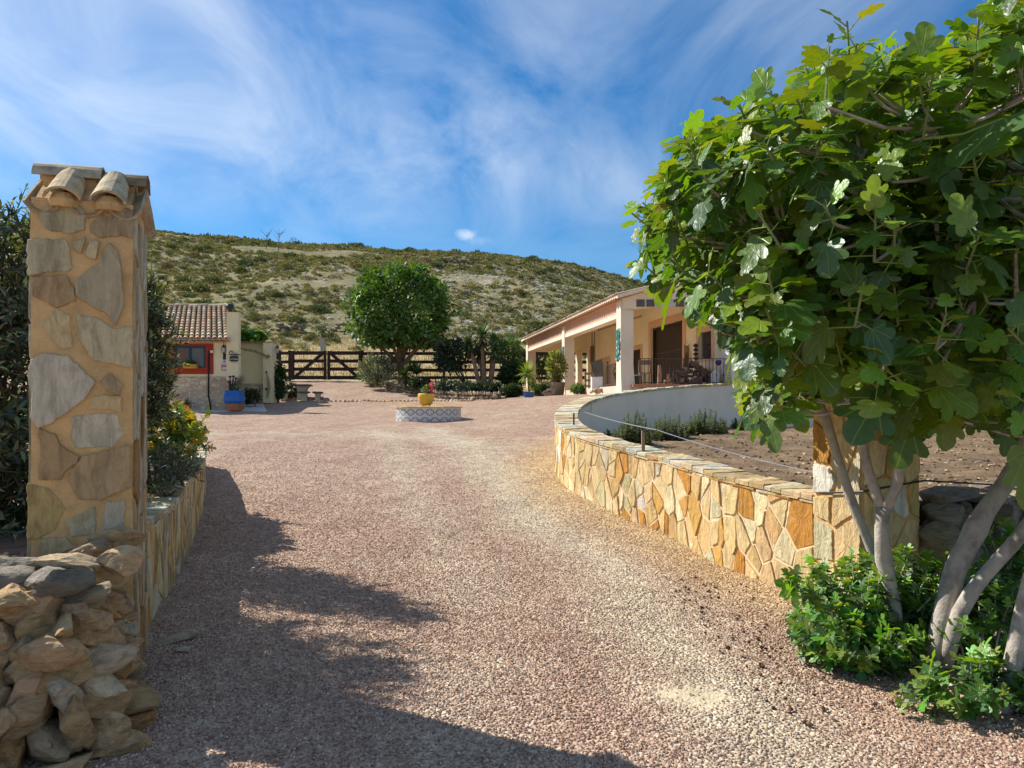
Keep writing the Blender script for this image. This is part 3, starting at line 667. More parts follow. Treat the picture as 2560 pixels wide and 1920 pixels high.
GREYS = [((.42, .36, .27), 3), ((.32, .28, .22), 2), ((.50, .41, .28), 2), ((.56, .40, .23), 1)]
def drystone(name, label, A, B, zt, seed, pal, thick=.5, batter=.2, lay=.105, size=1.0, endcap=True, toppal=None, cap=95, basez=-.03, extra=()):
    """dry-stone wall from A to B (xy), face towards the camera side of A->B"""
    r = random.Random(seed); A = Vector((*A, 0)); B = Vector((*B, 0)); d = (B - A).normalized(); L = (B - A).length; n = Vector((d.y, -d.x, 0))
    if n.y > 0: n = -n
    root = thing(name, (A.x, A.y, 0), label, 'wall'); st = []
    nl = int(zt / lay)
    for k in range(nl + 1):
        z = basez + lay * (k + .35); off = batter * (1 - k / nl); last = k >= nl
        u = r.uniform(-.1, .05)
        while u < L:
            w_ = r.choice((.11, .14, .17, .21, .27)) * r.uniform(.85, 1.15) * size; h = lay * r.uniform(.55, .9)
            if r.random() < .3: h *= r.uniform(1.2, 1.7)
            p = A + d * (u + w_ / 2) + n * (off + r.uniform(-.03, .03)); st.append(((p.x, p.y, z + r.uniform(-.03, .03)), (w_ * .66, r.uniform(.12, .2) * size, h * 1.28), math.atan2(d.y, d.x) + r.uniform(-.5, .5), k))
            u += w_ * .9
        if endcap:
            v = .1
            while v < thick:
                w_ = r.uniform(.14, .28) * size; p = A - n * (v - off) - d * (-.06 - r.uniform(-.02, .05)) * 0 + d * (.05 - off * .6); st.append(((p.x, p.y, z), (r.uniform(.12, .2), w_ * .6, lay * r.uniform(.6, 1.0)), math.atan2(d.y, d.x) + r.uniform(-.3, .3), k)); v += w_
    # top slabs
    v = .1
    while v < thick:
        u = r.uniform(0, .1)
        while u < L:
            w_ = r.uniform(.2, .42) * size; p = A + d * (u + w_ / 2) - n * (v - .1); hz_ = zt + r.uniform(-.03, .05)
            st.append(((p.x, p.y, hz_), (w_ * .6, r.uniform(.13, .22), r.uniform(.045, .08)), math.atan2(d.y, d.x) + r.uniform(-.6, .6), 99)); u += w_ * .85
        v += .24
    st += extra
    r.shuffle(st); st.sort(key=lambda s: -(s[0][0] > -9) * (s[3]))
    rest = MB()
    for i, (c, s, rot, k) in enumerate(st):
        col = pick((toppal or pal) if k == 99 else pal, r, .15); vs, fs = rock(c, s, rot, col, r, 4 if c[1] < 4.5 and c[0] < 0 else 3, 8, .12 if k == 99 else .32)
        mb = MB() if i < cap else rest
        mb.add(vs, fs, col)
        if i < cap: mb.build('stone', M_rock, root)
    if rest.v: tag(rest.build('lower_stones', M_rock, root), kind='stuff')
    core = MB(); a0 = A + n * -.02 + d * .1; 
    for s_ in (0,):
        q0 = A + d * .12; q1 = B; t0 = -thick
        vs = [q0 + n * (batter - .08), q1 + n * (batter - .08), q1 + n * t0, q0 + n * t0]; vs = [Vector((p.x, p.y, -.1)) for p in vs] + [Vector((p.x, p.y, zt - .1)) for p in (q0 + n * -.06, q1 + n * -.06, q1 + n * t0, q0 + n * t0)]
        core.add(vs, [(0, 1, 5, 4), (1, 2, 6, 5), (2, 3, 7, 6), (3, 0, 4, 7), (4, 5, 6, 7)], (.1, .07, .05))
    core.build('dark_core', surf('dark_fill', (.10, .065, .04), .98, 8, .3, .5), root)  # dark filler box that blocks the view through gaps between stones
    return root
drystone('dry_stone_wall', 'rough dry-stone wall of tumbled tan boulders at the foot of the tile-capped pillar', (-2.07, 3.50), (-4.7, 2.45), .72, 11, ROCKS, thick=.75, batter=.30, toppal=GREYS + ROCKS[:3], cap=95, size=.86, lay=.092, extra=[((*P(98, 552, 3.95)[:2], .80), (.16, .13, .07), .3, 98), ((*P(112, 540, 4.05)[:2], .86), (.15, .12, .06), .7, 98), ((*P(120, 570, 3.75)[:2], .78), (.12, .10, .07), 1.2, 98), ((*P(70, 572, 3.7)[:2], .80), (.17, .08, .045), .2, 98)])
drystone('dry_stone_wall', 'grey dry-stone wall of stacked boulders behind the fig trunks, beside the right pillar', (3.3, 5.75), (9.5, 7.4), .84, 12, GREYS, thick=.4, batter=.08, lay=.14, size=1.25, endcap=False, cap=80)
# odd stones on the drive
r_ = random.Random(4)
for i, (px, py, s, lab, c) in enumerate([(176, 641, .10, 'flat pale slab lying on the gravel at the near end of the left planter wall', (.66, .54, .36)), (184, 651, .05, 'small pale stone beside the flat slab on the gravel', (.66, .56, .40))]):
    D = EYE * F / (py - HY); p = P(px, py, D); vs, fs = rock((p.x, p.y, .015), (s * 1.3, s * .9, s * .35), .4, c, r_, 3); mb = MB(); mb.add(vs, fs, c)
    tag(mb.build('loose_stone', M_rock, None, (p.x, p.y, 0)), lab, 'stone')
# dark droppings / seed husks scattered at the wall foot, right
mb = MB()
for i in range(150):
    y = r_.uniform(3.6, 6.6); x = np.interp(y, [3.6, 6.6], [1.6, 1.6]) + abs(r_.gauss(0, .35)) * 1.1 - .25
    lim = np.interp(y, [5.6, 6.6], [2.25, 1.95])
    x = min(x, lim); s = r_.uniform(.006, .014); vs, fs = rock((x, y, zf(x, y) + .012), (s * 1.3, s, s * .8), r_.uniform(0, 3), None, r_, 1, 2); mb.add(vs, fs, (.07, .035, .02))
tag(mb.build('fallen_husks', surf('husk', None, .9, 9, .2, 0, attr=True), None), 'scatter of small dark dried figs on the gravel beside the golden wall', 'debris', kind='stuff')

# ------------------------------------------------------------------ gate pillars
def plane_hit(px, py, o, n):
    d = P(px, py, 1.0) - Vector((0, 0, EYE)); e = Vector((0, 0, EYE)); t = (o - e).dot(n) / d.dot(n); return e + d * t
def barrel(mb, a, b, ra, rb, up, convex=True, col=(.5, .4, .3), n=8, th=.012, arc=math.pi * .92, jit=0, r=random):
    """curved clay tile from a (upper) to b (lower); radii ra, rb"""
    a = Vector(a); b = Vector(b); d = (b - a).normalized(); x = d.cross(Vector(up)).normalized(); z = x.cross(d).normalized()
    vs = []; sg = 1 if convex else -1
    for p, rd in ((a, ra), ((a + b) / 2, (ra + rb) / 2), (b, rb)):
        for e in (0, th):
            for j in range(n + 1):
                t = -arc / 2 + arc * j / n; rr = (rd - e)
                vs.append(p + x * math.sin(t) * rr + z * sg * (math.cos(t) * rr - rd * .25) + Vector((r.uniform(-jit, jit), r.uniform(-jit, jit), r.uniform(-jit, jit))))
    m = n + 1; fs = []
    for k in range(2):
        o0 = k * 2 * m; o1 = (k + 1) * 2 * m
        for j in range(n):
            fs.append((o0 + j, o1 + j, o1 + j + 1, o0 + j + 1)); fs.append((o0 + m + j, o0 + m + j + 1, o1 + m + j + 1, o1 + m + j))
        fs += [(o0, o0 + m, o1 + m, o1), (o0 + n, o1 + n, o1 + m + n, o0 + m + n)]
    for o0, fl in ((0, False), (4 * m, True)):
        for j in range(n):
            q = (o0 + j, o0 + j + 1, o0 + m + j + 1, o0 + m + j); fs.append(tuple(reversed(q)) if fl else q)
    mb.add(vs, fs, col)
def pillar(FR, ang, wid, dep, zt, label, seed, digit=None, name='gate_pillar', pal=TANS, msc=1.0):
    """FR = near right corner, ang = direction of the depth axis to the left of +Y"""
    r = random.Random(seed); dv = Vector((-math.sin(R(ang)), math.cos(R(ang)), 0)); wv = Vector((math.cos(R(ang)), math.sin(R(ang)), 0)); FR = Vector((*FR, 0)); FL = FR - wv * wid
    root = thing(name, (FL.x + wv.x * wid / 2 + dv.x * dep / 2, FL.y + wv.y * wid / 2 + dv.y * dep / 2, 0), label, 'pillar')
    # slightly wavy mortar body
    body = MB(); nz_ = 26; ring = []
    for k in range(nz_ + 1):
        z = -.1 + (zt + .1) * k / nz_
        for i in range(24):
            s = i // 6; t = (i % 6) / 6; p = [FL + wv * wid * t, FR + dv * dep * t, FR + dv * dep - wv * wid * t, FL + dv * dep * (1 - t)][s]
            cc = FL + wv * wid / 2 + dv * dep / 2; e = (p - cc); cr = .985 if i % 6 == 0 else 1.0
            q = cc + e * (cr + .018 * mnoise.noise(Vector((i * .9 + seed, z * 4, 0)))); ring.append((q.x, q.y, z))
    body.add(ring, [(k * 24 + i, k * 24 + (i + 1) % 24, (k + 1) * 24 + (i + 1) % 24, (k + 1) * 24 + i) for k in range(nz_) for i in range(24)] + [tuple(nz_ * 24 + i for i in range(24))])
    # gable bits under the ridge on the two sides
    cm = wv * wid / 2; zr = zt + .17
    for s_ in (.02, wid - .02):
        a = FL + wv * s_; body.add([a + Vector((0, 0, zt - .02)), a + dv * dep + Vector((0, 0, zt - .02)), a + dv * dep / 2 + Vector((0, 0, zr))], [(0, 1, 2)])
    a = FL + wv * .02; b = FL + wv * (wid - .02); m_ = dv * dep / 2
    V3 = lambda p, z: Vector((p.x, p.y, z))
    body.add([V3(a, zt - .02), V3(b, zt - .02), V3(b + m_, zr), V3(a + m_, zr), V3(b + m_ * 2, zt - .02), V3(a + m_ * 2, zt - .02)], [(0, 1, 2, 3), (3, 2, 4, 5)])
    body.build('mortar_body', M_mortar_b, root)
    st = MB()
    def face(o, ux, nrm, L, polys=None, cols=None, sx=.2, sy=.3, th=(.008, .02)):
        if polys is None:
            polys = cells(L, zt - .06, sx, sy, .03, r); cols = [pick(pal, r) for _ in polys]
        for poly, c in zip(polys, cols):
            poly = rough_poly(poly, .022, .005, r)
            add_stone(st, poly, lambda u, v, o_: o + ux * u + Vector((0, 0, v)) + nrm * o_, r.uniform(*th), c, r, .005, .002, .03)
    if digit:
        nrm = -dv; o = FL.copy(); polys = []; cols = []
        for pts, c in digit:
            mx_ = sum(p_[0] for p_ in pts) / len(pts); my_ = sum(p_[1] for p_ in pts) / len(pts); q = [plane_hit(mx_ + (x - mx_) * 1.07, my_ + (y - my_) * 1.06, FL, dv) for x, y in pts]; polys.append([((p - FL).dot(wv), p.z) for p in q]); cols.append((c[0] * .92 + .17, c[1] * .93 + .10, c[2] * .92 + .03))
        face(FL, wv, nrm, wid, polys, cols, th=(.006, .024))
    else: face(FL, wv, -dv, wid, sx=.22, sy=.26)
    face(FR, dv, wv, dep, sx=.10 if digit else .2, sy=.33)
    face(FL + dv * dep, -dv, -wv, dep, sx=.2, sy=.3); face(FR + dv * dep, -wv, dv, wid, sx=.2, sy=.3)
    st.build('stone_facing', M_clad, root)
    return root, FL, FR, dv, wv, zt
CL = lambda pts: [(x * .1447, 144 + y * .1447) for x, y in pts]
CB = lambda pts: [(x * .16876, 360 + y * .16876) for x, y in pts]
DG = [(CL([(270, 500), (330, 430), (450, 410), (560, 440), (585, 500), (580, 590), (480, 615), (360, 600), (300, 560)]), (.38, .35, .24)),
      (CL([(630, 560), (720, 490), (850, 450), (912, 465), (912, 650), (840, 630), (690, 645), (640, 610)]), (.34, .26, .18)),
      (CL([(205, 670), (450, 665), (480, 730), (490, 860), (460, 880), (340, 880), (205, 905)]), (.50, .46, .33)),
      (CL([(520, 680), (585, 645), (590, 680), (560, 755), (515, 725)]), (.52, .44, .29)),
      (CL([(625, 670), (690, 680), (660, 800), (595, 775)]), (.52, .44, .28)),
      (CL([(760, 700), (800, 740), (830, 850), (850, 1100), (800, 1240), (740, 1160), (640, 1110), (545, 1050), (530, 960), (590, 900), (690, 830), (720, 740)]), (.38, .34, .25)),
      (CL([(215, 930), (450, 910), (510, 1000), (515, 1080), (390, 1125), (240, 1050)]), (.38, .26, .16)),
      (CL([(305, 1250), (390, 1140), (480, 1190), (485, 1300), (500, 1400), (430, 1410), (360, 1350)]), (.58, .45, .26)),
      (CL([(540, 1180), (670, 1210), (780, 1280), (905, 1270), (900, 1535), (660, 1490), (560, 1360)]), (.52, .46, .31)),
      (CL([(672, 1232), (700, 1225), (778, 1282), (725, 1322), (680, 1318)]), (.62, .60, .54)),
      (CB([(195, 10), (260, -25), (400, -12), (550, 130), (490, 230), (400, 300), (320, 360), (235, 395), (192, 330), (200, 200), (180, 100)]), (.54, .51, .43)),
      (CB([(605, 130), (655, 80), (725, 150), (710, 205), (640, 180)]), (.46, .34, .22)),
      (CB([(560, 215), (700, 212), (720, 225), (718, 300), (530, 290)]), (.58, .43, .24)),
      (CB([(440, 340), (590, 320), (690, 330), (720, 440), (660, 510), (460, 515), (430, 470)]), (.56, .52, .42)),
      (CB([(240, 415), (330, 445), (360, 510), (460, 570), (450, 610), (380, 660), (360, 705), (240, 700), (235, 650), (250, 560)]), (.34, .23, .14)),
      (CB([(460, 620), (500, 570), (640, 540), (765, 510), (768, 740), (600, 820), (470, 810), (415, 700)]), (.40, .29, .18)),
      (CB([(170, 740), (290, 770), (385, 880), (320, 1000), (220, 1060), (168, 1050)]), (.46, .33, .15)),
      (CB([(400, 960), (560, 870), (570, 970), (560, 1030), (430, 1040)]), (.46, .42, .31)),
      (CB([(640, 840), (735, 840), (735, 1050), (600, 1010)]), (.52, .48, .39)),
      (CB([(240, 1060), (390, 1050), (430, 1110), (320, 1170), (230, 1170)]), (.44, .38, .24))]
DARKP = [((.50, .38, .22), 4), ((.58, .50, .36), 4), ((.36, .22, .09), 2), ((.62, .58, .48), 2), ((.42, .36, .24), 2)]
LP, FL, FRc, dv, wv, zt = pillar((-2.262, 4.30), 19.5, .53, .50, P(133, 205, 4.3).z, 'tall left gate pillar faced with big slabs of stone under a small clay-tile cap', 21, DG, pal=DARKP)
RP, FL2, FR2, dv2, wv2, zt2 = pillar((2.67 + .60 * math.cos(R(21.5)), 5.48 + .60 * math.sin(R(21.5))), 21.5, .60, .50, 2.62, 'right gate pillar of golden stone half hidden behind the fig tree', 22, None)
M_tile = surf('clay_tile', None, .92, 14, .35, .7, 70, .006, attr=True)
def tilecap(root, FL, wv, dv, wid, dep, zt, r):
    zr = zt + .20; up = Vector((0, 0, 1)); T0 = FL + dv * dep / 2
    Z = lambda p, z: Vector((p.x, p.y, z))
    sp_ = (wid - .05) / 3.0; fill = MB()
    for sgn in (-1, 1):
        for i in range(3):
            c = [(.34, .24, .14), (.38, .28, .17), (.42, .32, .20)][i]
            u = wid * (.13, .55, .93)[i]; a = T0 + wv * u; b = T0 + wv * u + dv * sgn * (dep / 2 + .05)
            mb = MB(); barrel(mb, Z(a, zr - .03), Z(b, zt - .035), .088, .10, up, False, c, 8, .014, arc=math.pi * .8, jit=.002, r=r); mb.build('pan_tile', M_tile, root)
        for i in range(2):
            u = wid * (.32, .76)[i]; c = [(.50, .38, .22), (.52, .42, .26), (.46, .36, .22)][i]
            a = T0 + wv * u + dv * sgn * .03; b = T0 + wv * u + dv * sgn * (dep / 2 + .05)
            if sgn < 0 and i == 2: pass
            mb = MB(); barrel(mb, Z(a, zr + .0), Z(b, zt - .012), .080, .104, up, True, c, 10, .014, arc=math.pi * .82, jit=.002, r=r); q = b - dv * sgn * .065; fill.lathe(Z(q, zt - .03), [(.075, -.02), (.085, .02), (.06, .06), (.01, .075)], 12); mb.build('cover_tile', M_tile, root)
    fill.tube([Z(T0 + wv * .02, zr - .045), Z(T0 + wv * (wid - .02), zr - .045)], .075, 10)
    fill.build('tile_bedding', M_mortar_b, root)
    mb = MB(); c = T0 - wv * .0
    barrel(mb, Z(T0 - wv * .03, zr - .012), Z(T0 + wv * wid * .63, zr - .008), .104, .112, up, True, (.42, .34, .23), 10, .014, jit=.002, r=r); mb.build('ridge_tile', M_tile, root)
    mb = MB(); barrel(mb, Z(T0 + wv * wid * .58, zr - .03), Z(T0 + wv * (wid + .05), zr - .03), .098, .108, up, True, (.24, .17, .10), 10, .014, jit=.002, r=r); mb.build('ridge_tile', M_tile, root)
tilecap(LP, FL, wv, dv, .53, .50, zt, random.Random(3)); tilecap(RP, FL2, wv2, dv2, .60, .50, zt2, random.Random(4))
r_ = random.Random(41); mb = MB()
for i in range(1500):
    y = 6.2 + 10.5 * r_.random() ** 1.3; x = .9 + r_.random() * (y * .62); 
    if not inpoly(np.array(x), np.array(y), PADPOLY): continue
    s = r_.uniform(.008, .03); vs, fs = rock((x, y, float(zpadr(np.array([x]), np.array([y]))[0]) + .005), (s * 1.3, s, s * .7), r_.uniform(0, 3), None, r_, 1, 2); mb.add(vs, fs, r_.choice([(.14, .085, .045), (.22, .14, .08), (.42, .33, .2), (.10, .06, .035)]))
tag(mb.build('soil_clods', surf('clod', None, .97, 20, .2, .3, attr=True), None), 'small clods and straw bits strewn over the bare paddock soil', 'debris', kind='stuff')
# ------------------------------------------------------------------ hut on the left
M_cream = surf('cream_render', (.74, .64, .40), .9, 1.3, .07, .25, 35, .004)
M_red = surf('red_paint', (.36, .042, .02), .8, 3, .12, .2, 40, .003)
M_black = surf('black_metal', (.018, .018, .02), .45, 8, .15, .15, 60, .002, spec=.5)
M_frame = surf('dark_frame', (.02, .022, .03), .4, 8, .1, 0, spec=.5)
def glass_mat(name, col=(.10, .11, .12), rough=.08):
    m, t, b = base_mat(name); b.inputs['Base Color'].default_value = (*col, 1); b.inputs['Roughness'].default_value = rough; b.inputs['Specular IOR Level'].default_value = .8; return m
M_glass = glass_mat('window_glass', (.05, .052, .06)); M_glass.node_tree.nodes['Principled BSDF'].inputs['Roughness'].default_value = .15
M_hutstone = masonry('hut_masonry', 3.6, [(.40, .28, .18), (.50, .38, .26), (.60, .49, .36), (.46, .36, .27), (.55, .42, .28)], (.50, .38, .26), edge=.05)
M_wood = surf('weathered_wood', (.30, .21, .13), .85, 6, .3, .6, 60, .004, stretch=(1, 1, .2))
M_darkwood = surf('dark_stained_wood', (.035, .014, .010), .7, 8, .35, .4, 60, .003, spec=.35)
M_attr = surf('painted', None, .75, 10, .12, .3, 60, .003, attr=True)
M_attr_gl = surf('glazed', None, .3, 8, .12, .1, 60, .002, attr=True, spec=.5)
M_conc = surf('concrete', (.42, .38, .34), .92, 3, .12, .4, 60, .004)
DH = 26.5
def H(px, py, D=DH): return P(px, py, D)
def hb(mb, x0, y0, x1, y1, d0, d1, col=(.5, .5, .5), D=None, bev=0):
    """box whose front (distance d0) covers the pixel rectangle, going back to d1"""
    a = P(x0, y1, D or d0); b = P(x1, y0, D or d0); mb.box(a.x, d0, a.z, b.x, d1, b.z, col, bev); return mb
h0 = H(196, 412); hut = thing('hut', (h0.x, DH, 1.4), 'small cream hut with barrel-tile roof, red window surround and rubble-stone base', 'house')
mb = MB()
hb(mb, 160, 342, 228.5, 376.5, DH, DH + .2); mb.build('wall', M_cream, hut)
mb = MB(); hb(mb, 160, 376.5, 228.5, 415, DH - .03, DH + .25); mb.build('stone_base', M_hutstone, hut)
mb = MB()   # red surround as four bars round the window
for a in ((164, 343.5, 174, 374), (206, 343.5, 213, 374), (174, 343.5, 206, 345.5), (174, 368.5, 206, 374)): hb(mb, *a, DH - .04, DH - .002)
hb(mb, 173, 367.6, 207.5, 369, DH - .09, DH - .042); mb.build('window_surround', M_red, hut)
win = MB()
for a in ((174, 345.5, 176.5, 368.5), (203.5, 345.5, 206, 368.5), (176.5, 345.5, 203.5, 348), (176.5, 366.5, 203.5, 368.5), (188.6, 348, 191.4, 366.5)): hb(win, *a, DH - .035, DH - .004)
wo = win.build('window', M_frame, hut); mb = MB(); hb(mb, 176.5, 348, 203.5, 366.5, DH - .012, DH - .003)
g_ = mb.build('pane', M_glass, wo)
mb = MB(); hb(mb, 178, 349.3, 187.5, 366.5, DH - .014, DH - .0125, (.16, .10, .075)); hb(mb, 192.5, 349.3, 201, 366.5, DH - .014, DH - .0125, (.15, .14, .14)); mb.build('curtain', M_attr, wo)
mb = MB(); hb(mb, 159, 338.8, 228.8, 342, DH - .28, DH); mb.build('eave', surf('eave_plaster', (.60, .40, .24), .9, 3, .1, .3), hut)
# roof: parallelogram of barrel tiles
roof = MB(); r = random.Random(8)
rl0, rl1 = P(159.5, 339.5, 26.15), P(168, 306.5, 31.4); rr0, rr1 = P(229, 339.5, 26.15), P(226.3, 306.5, 31.4)
roof.add([rl0 - Vector((0, 0, .05)), rr0 - Vector((0, 0, .05)), rr1 - Vector((0, 0, .05)), rl1 - Vector((0, 0, .05))], [(0, 1, 2, 3)], (.22, .13, .08))
TC = [(.52, .38, .24), (.46, .30, .18), (.58, .46, .31), (.40, .30, .21), (.50, .28, .15), (.34, .27, .20), (.60, .50, .36)]
nc, nr = 12, 13
for i in range(nc):
    a0 = rl0.lerp(rr0, (i + .5) / nc); a1 = rl1.lerp(rr1, (i + .5) / nc); w_ = (rr0 - rl0).length / nc
    b0 = rl0.lerp(rr0, i / nc); b1 = rl1.lerp(rr1, i / nc)
    for j in range(nr):
        t0, t1 = j / nr, min(1, (j + 1.15) / nr); up = Vector((0, 0, 1)); dz = Vector((0, 0, .035))
        barrel(roof, a0.lerp(a1, t1), a0.lerp(a1, t0) + dz, w_ * .30, w_ * .42, up, True, pick([(c, 1) for c in TC], r, .18), 6, .015, arc=math.pi * .9)
        barrel(roof, b0.lerp(b1, t1) - dz, b0.lerp(b1, t0) - dz * .6, w_ * .32, w_ * .38, up, False, pick([((.24, .15, .10), 1), ((.18, .12, .09), 1)], r), 5, .012, arc=math.pi * .8)
roof.build('roof', M_tile, hut)
rb = MB()
for k in range(6):
    a = rl1.lerp(rr1, k / 6) + Vector((-.06, 0, .03)); b = rl1.lerp(rr1, (k + 1) / 6) + Vector((.06, 0, .03 + (.02 if k % 2 else 0))); barrel(rb, a, b, .11, .12, (0, 0, 1), True, pick([(c, 1) for c in TC[3:]], r), 8)
rb.build('roof_ridge', M_tile, hut)
back = MB(); back.add([rl1, rr1, Vector((rr1.x, rr1.y + .1, 1.4)), Vector((rl1.x, rl1.y + .1, 1.4))], [(0, 1, 2, 3)])
back.add([rr1, Vector((rr1.x, rr1.y + .1, 1.4)), Vector((rr0.x, DH + .1, 1.4)), Vector((rr0.x, DH + .1, rr0.z))], [(0, 1, 2, 3)])
back.build('rear_wall', M_cream, hut)
ch = MB(); hb(ch, 226.5, 313.2, 238.3, 380.5, DH - .12, DH + .12, D=DH - .12); hb(ch, 226.1, 312.2, 238.8, 313.4, DH - .15, DH + .14, D=DH - .12); cho = ch.build('chimney', M_cream, hut)
cc = P(230, 312, DH); mb = MB(); mb.lathe(cc, [(.07, 0), (.07, .08), (.11, .10), (.145, .16), (.15, .22), (.12, .28), (.05, .31), (.01, .315)], 14); mb.build('cowl', M_black, cho)
mb = MB(); hb(mb, 228.6, 380.5, 238.3, 412, DH - .16, DH + .1, D=DH - .12); mb.build('chimney_base', M_hutstone, hut)
DX = 29.5
ex = thing('side_wall', P(256, 401, DX), 'cream yard wall with stone footing to the right of the hut', 'wall')
mb = MB(); hb(mb, 236, 343, 266.2, 383.6, DX, DX + .3); hb(mb, 266, 343, 274, 403, DX - .35, DX + .3, D=DX); mb.build('wall', M_cream, ex)
mb = MB(); hb(mb, 236, 383.6, 266, 404, DX - .05, DX + .3, D=DX); mb.build('stone_base', M_hutstone, ex)
mb = MB(); hb(mb, 236, 342.4, 274.4, 343.2, DX - .38, DX + .32, D=DX); mb.build('wall_cap', M_wood, ex)
# rope garland, corn hank
mb = MB(); r = random.Random(2); pts = [P(238.5 + t * 30.5, 347 + t * 9 + .6 * math.sin(t * 9), DX - .5 + .1 * t) for t in [i / 16 for i in range(17)]]
mb.tube(pts, [.045 + .015 * math.sin(i * 2.1) for i in range(17)], 6, (.24, .20, .08))
for i in range(12):
    p = pts[r.randrange(16)]; mb.tube([p, p + Vector((r.uniform(-.15, .15), -.03, r.uniform(-.1, .1)))], [.02, .008], 5, (.30, .25, .10))
mb.bar(P(266.5, 358, DX - .4), P(269.5, 355.5, DX - .4), .07, .09, (.26, .21, .09))
tag(mb.build('dried_vine', M_attr, None, pts[8]), 'gnarled dried vine strung slanting across the cream yard wall', 'vine')
mb = MB(); mb.tube([P(266.3, 371, DX - .4), P(266.6, 373.5, DX - .4)], .03, 6, (.03, .02, .02))
for i in range(9):
    a = i * .7; q = [P(266.7 + .9 * (t * (1 - t) * 3) + .35 * i * (t * (1 - t) * 3.5) , 374 + t * 25, DX - .42) for t in [k / 8 for k in range(9)]]; mb.tube(q, .016, 5, (.34, .30, .16))
mb.tube([P(266.2, 388, DX - .45), P(266.5, 390.5, DX - .45)], .04, 6, (.03, .02, .02))
tag(mb.build('straw_hank', M_attr, None, P(267, 385, DX - .4)), 'long looped hank of straw rope hanging on the corner of the cream yard wall', 'rope')
# apron slab
mb = MB(); q = [P(160, 411, 25.9), P(267, 411, 25.9), P(263, 403.8, 29.1), P(170, 403.8, 29.1)]
mb.add(q + [v - Vector((0, 0, .12)) for v in q], [(0, 1, 2, 3), (4, 5, 1, 0), (5, 6, 2, 1), (7, 4, 0, 3)]); tag(mb.build('paved_apron', surf('apron', (.50, .49, .47), .9, 2, .08, .2)), kind='structure')
# lantern
def lantern(px, py, D, lab, s=1.0):
    o = P(px, py, D); root = thing('wall_lantern', o, lab, 'lantern', 'black carriage lanterns on the cream walls'); T = Matrix.Translation(o) @ Matrix.Scale(s, 4)
    mb = MB(T); mb.lathe((0, -.12, .28), [(.13, 0), (.135, .02), (.09, .09), (.04, .14), (.015, .2), (.008, .3)], 6); mb.build('roof', M_black, root)
    mb = MB(T); mb.lathe((0, -.12, 0), [(.05, -.03), (.075, 0), (.11, .28)], 6, (.5, .5, .48)); mb.build('glass', surf('frosted', (.50, .50, .48), .3, 3, .05, 0), root)
    mb = MB(T)
    for i in range(6):
        a = i * math.pi / 3; c, s_ = math.cos(a), math.sin(a); mb.tube([(c * .08, -.12 + s_ * .08, -.02), (c * .14, -.12 + s_ * .14, .12), (c * .13, -.12 + s_ * .13, .28)], .008, 5)
    mb.lathe((0, -.12, -.08), [(.02, 0), (.06, .04), (.07, .07)], 8); mb.box(-.085, -.02, -.42, .085, 0, -.06); mb.tube([(0, -.02, -.3), (0, -.12, -.28), (0, -.12, -.08)], .02, 6); mb.box(-.05, -.06, -.38, .05, -.02, -.12)
    mb.build('bracket', M_black, root); return root
lantern(224.5, 352.5, DH - .001, 'black carriage lantern on the hut wall beside the red window', .62)
lantern(277.8, 353, DX - .05, 'black carriage lantern on the far corner of the cream yard wall', .66)
# hanging sign
o = P(234, 356, DH - .15); sg = thing('hanging_sign', o, 'small black octagonal hanging sign with white lettering on a scrolled bracket', 'sign')
mb = MB(); mb.tube([P(228.6, 354.6, DH - .2), P(240, 354.9, DH - .2)], .018, 6); mb.lathe(P(240, 354.9, DH - .2), [(.01, -.02), (.03, 0), (.01, .02)], 8)
sc = [P(229.5 + 2.1 * (1 - math.cos(a)) * (1 - a / 9) + a * .05, 353.2 - 2.2 * math.sin(a) * (1 - a / 8), DH - .2) for a in [i * .35 for i in range(14)]]; mb.tube(sc, .009, 5)
mb.tube([P(229, 353.5, DH - .2), P(229.6, 351.2, DH - .2), P(231.2, 350.7, DH - .2), P(233.5, 352, DH - .2), P(236, 353.9, DH - .2), P(238.5, 354.6, DH - .2)], .009, 5); mb.build('scroll_bracket', M_black, sg)
mb = MB(); x0, x1, y0, y1, k = 229.2, 238.6, 355.9, 361.6, 1.6
oc = [(x0 + k, y0), (x1 - k, y0), (x1, y0 + k * .9), (x1, y1 - k * .9), (x1 - k, y1), (x0 + k, y1), (x0, y1 - k * .9), (x0, y0 + k * .9)]
vs = [P(*p, DH - .22) for p in oc] + [P(*p, DH - .22) + Vector((0, .02, 0)) for p in oc]
mb.add(vs, [tuple(range(8)), tuple(reversed(range(8, 16)))] + [(i, i + 8, (i + 1) % 8 + 8, (i + 1) % 8) for i in range(8)]); bo = mb.build('board', M_black, sg)
def text(body, loc, size, mat, parent, name='lettering', rz=0):
    cu = bpy.data.curves.new('t', 'FONT'); cu.body = body; cu.size = size; cu.align_x = 'CENTER'; cu.align_y = 'CENTER'; cu.extrude = .002
    o = bpy.data.objects.new('t', cu); COL.objects.link(o); dg = bpy.context.evaluated_depsgraph_get(); me = bpy.data.meshes.new_from_object(o.evaluated_get(dg)); bpy.data.objects.remove(o)
    me.transform(Matrix.Translation(loc) @ Matrix.Rotation(rz, 4, 'Z') @ Matrix.Rotation(R(90), 4, 'X')); me.materials.clear(); return mk(name, me, mat, parent)
M_wht = surf('white_paint', (.75, .75, .74), .6, 3, .04, 0)
text('Los Rosales', P(233.9, 359, DH - .224), .075, M_wht, bo)
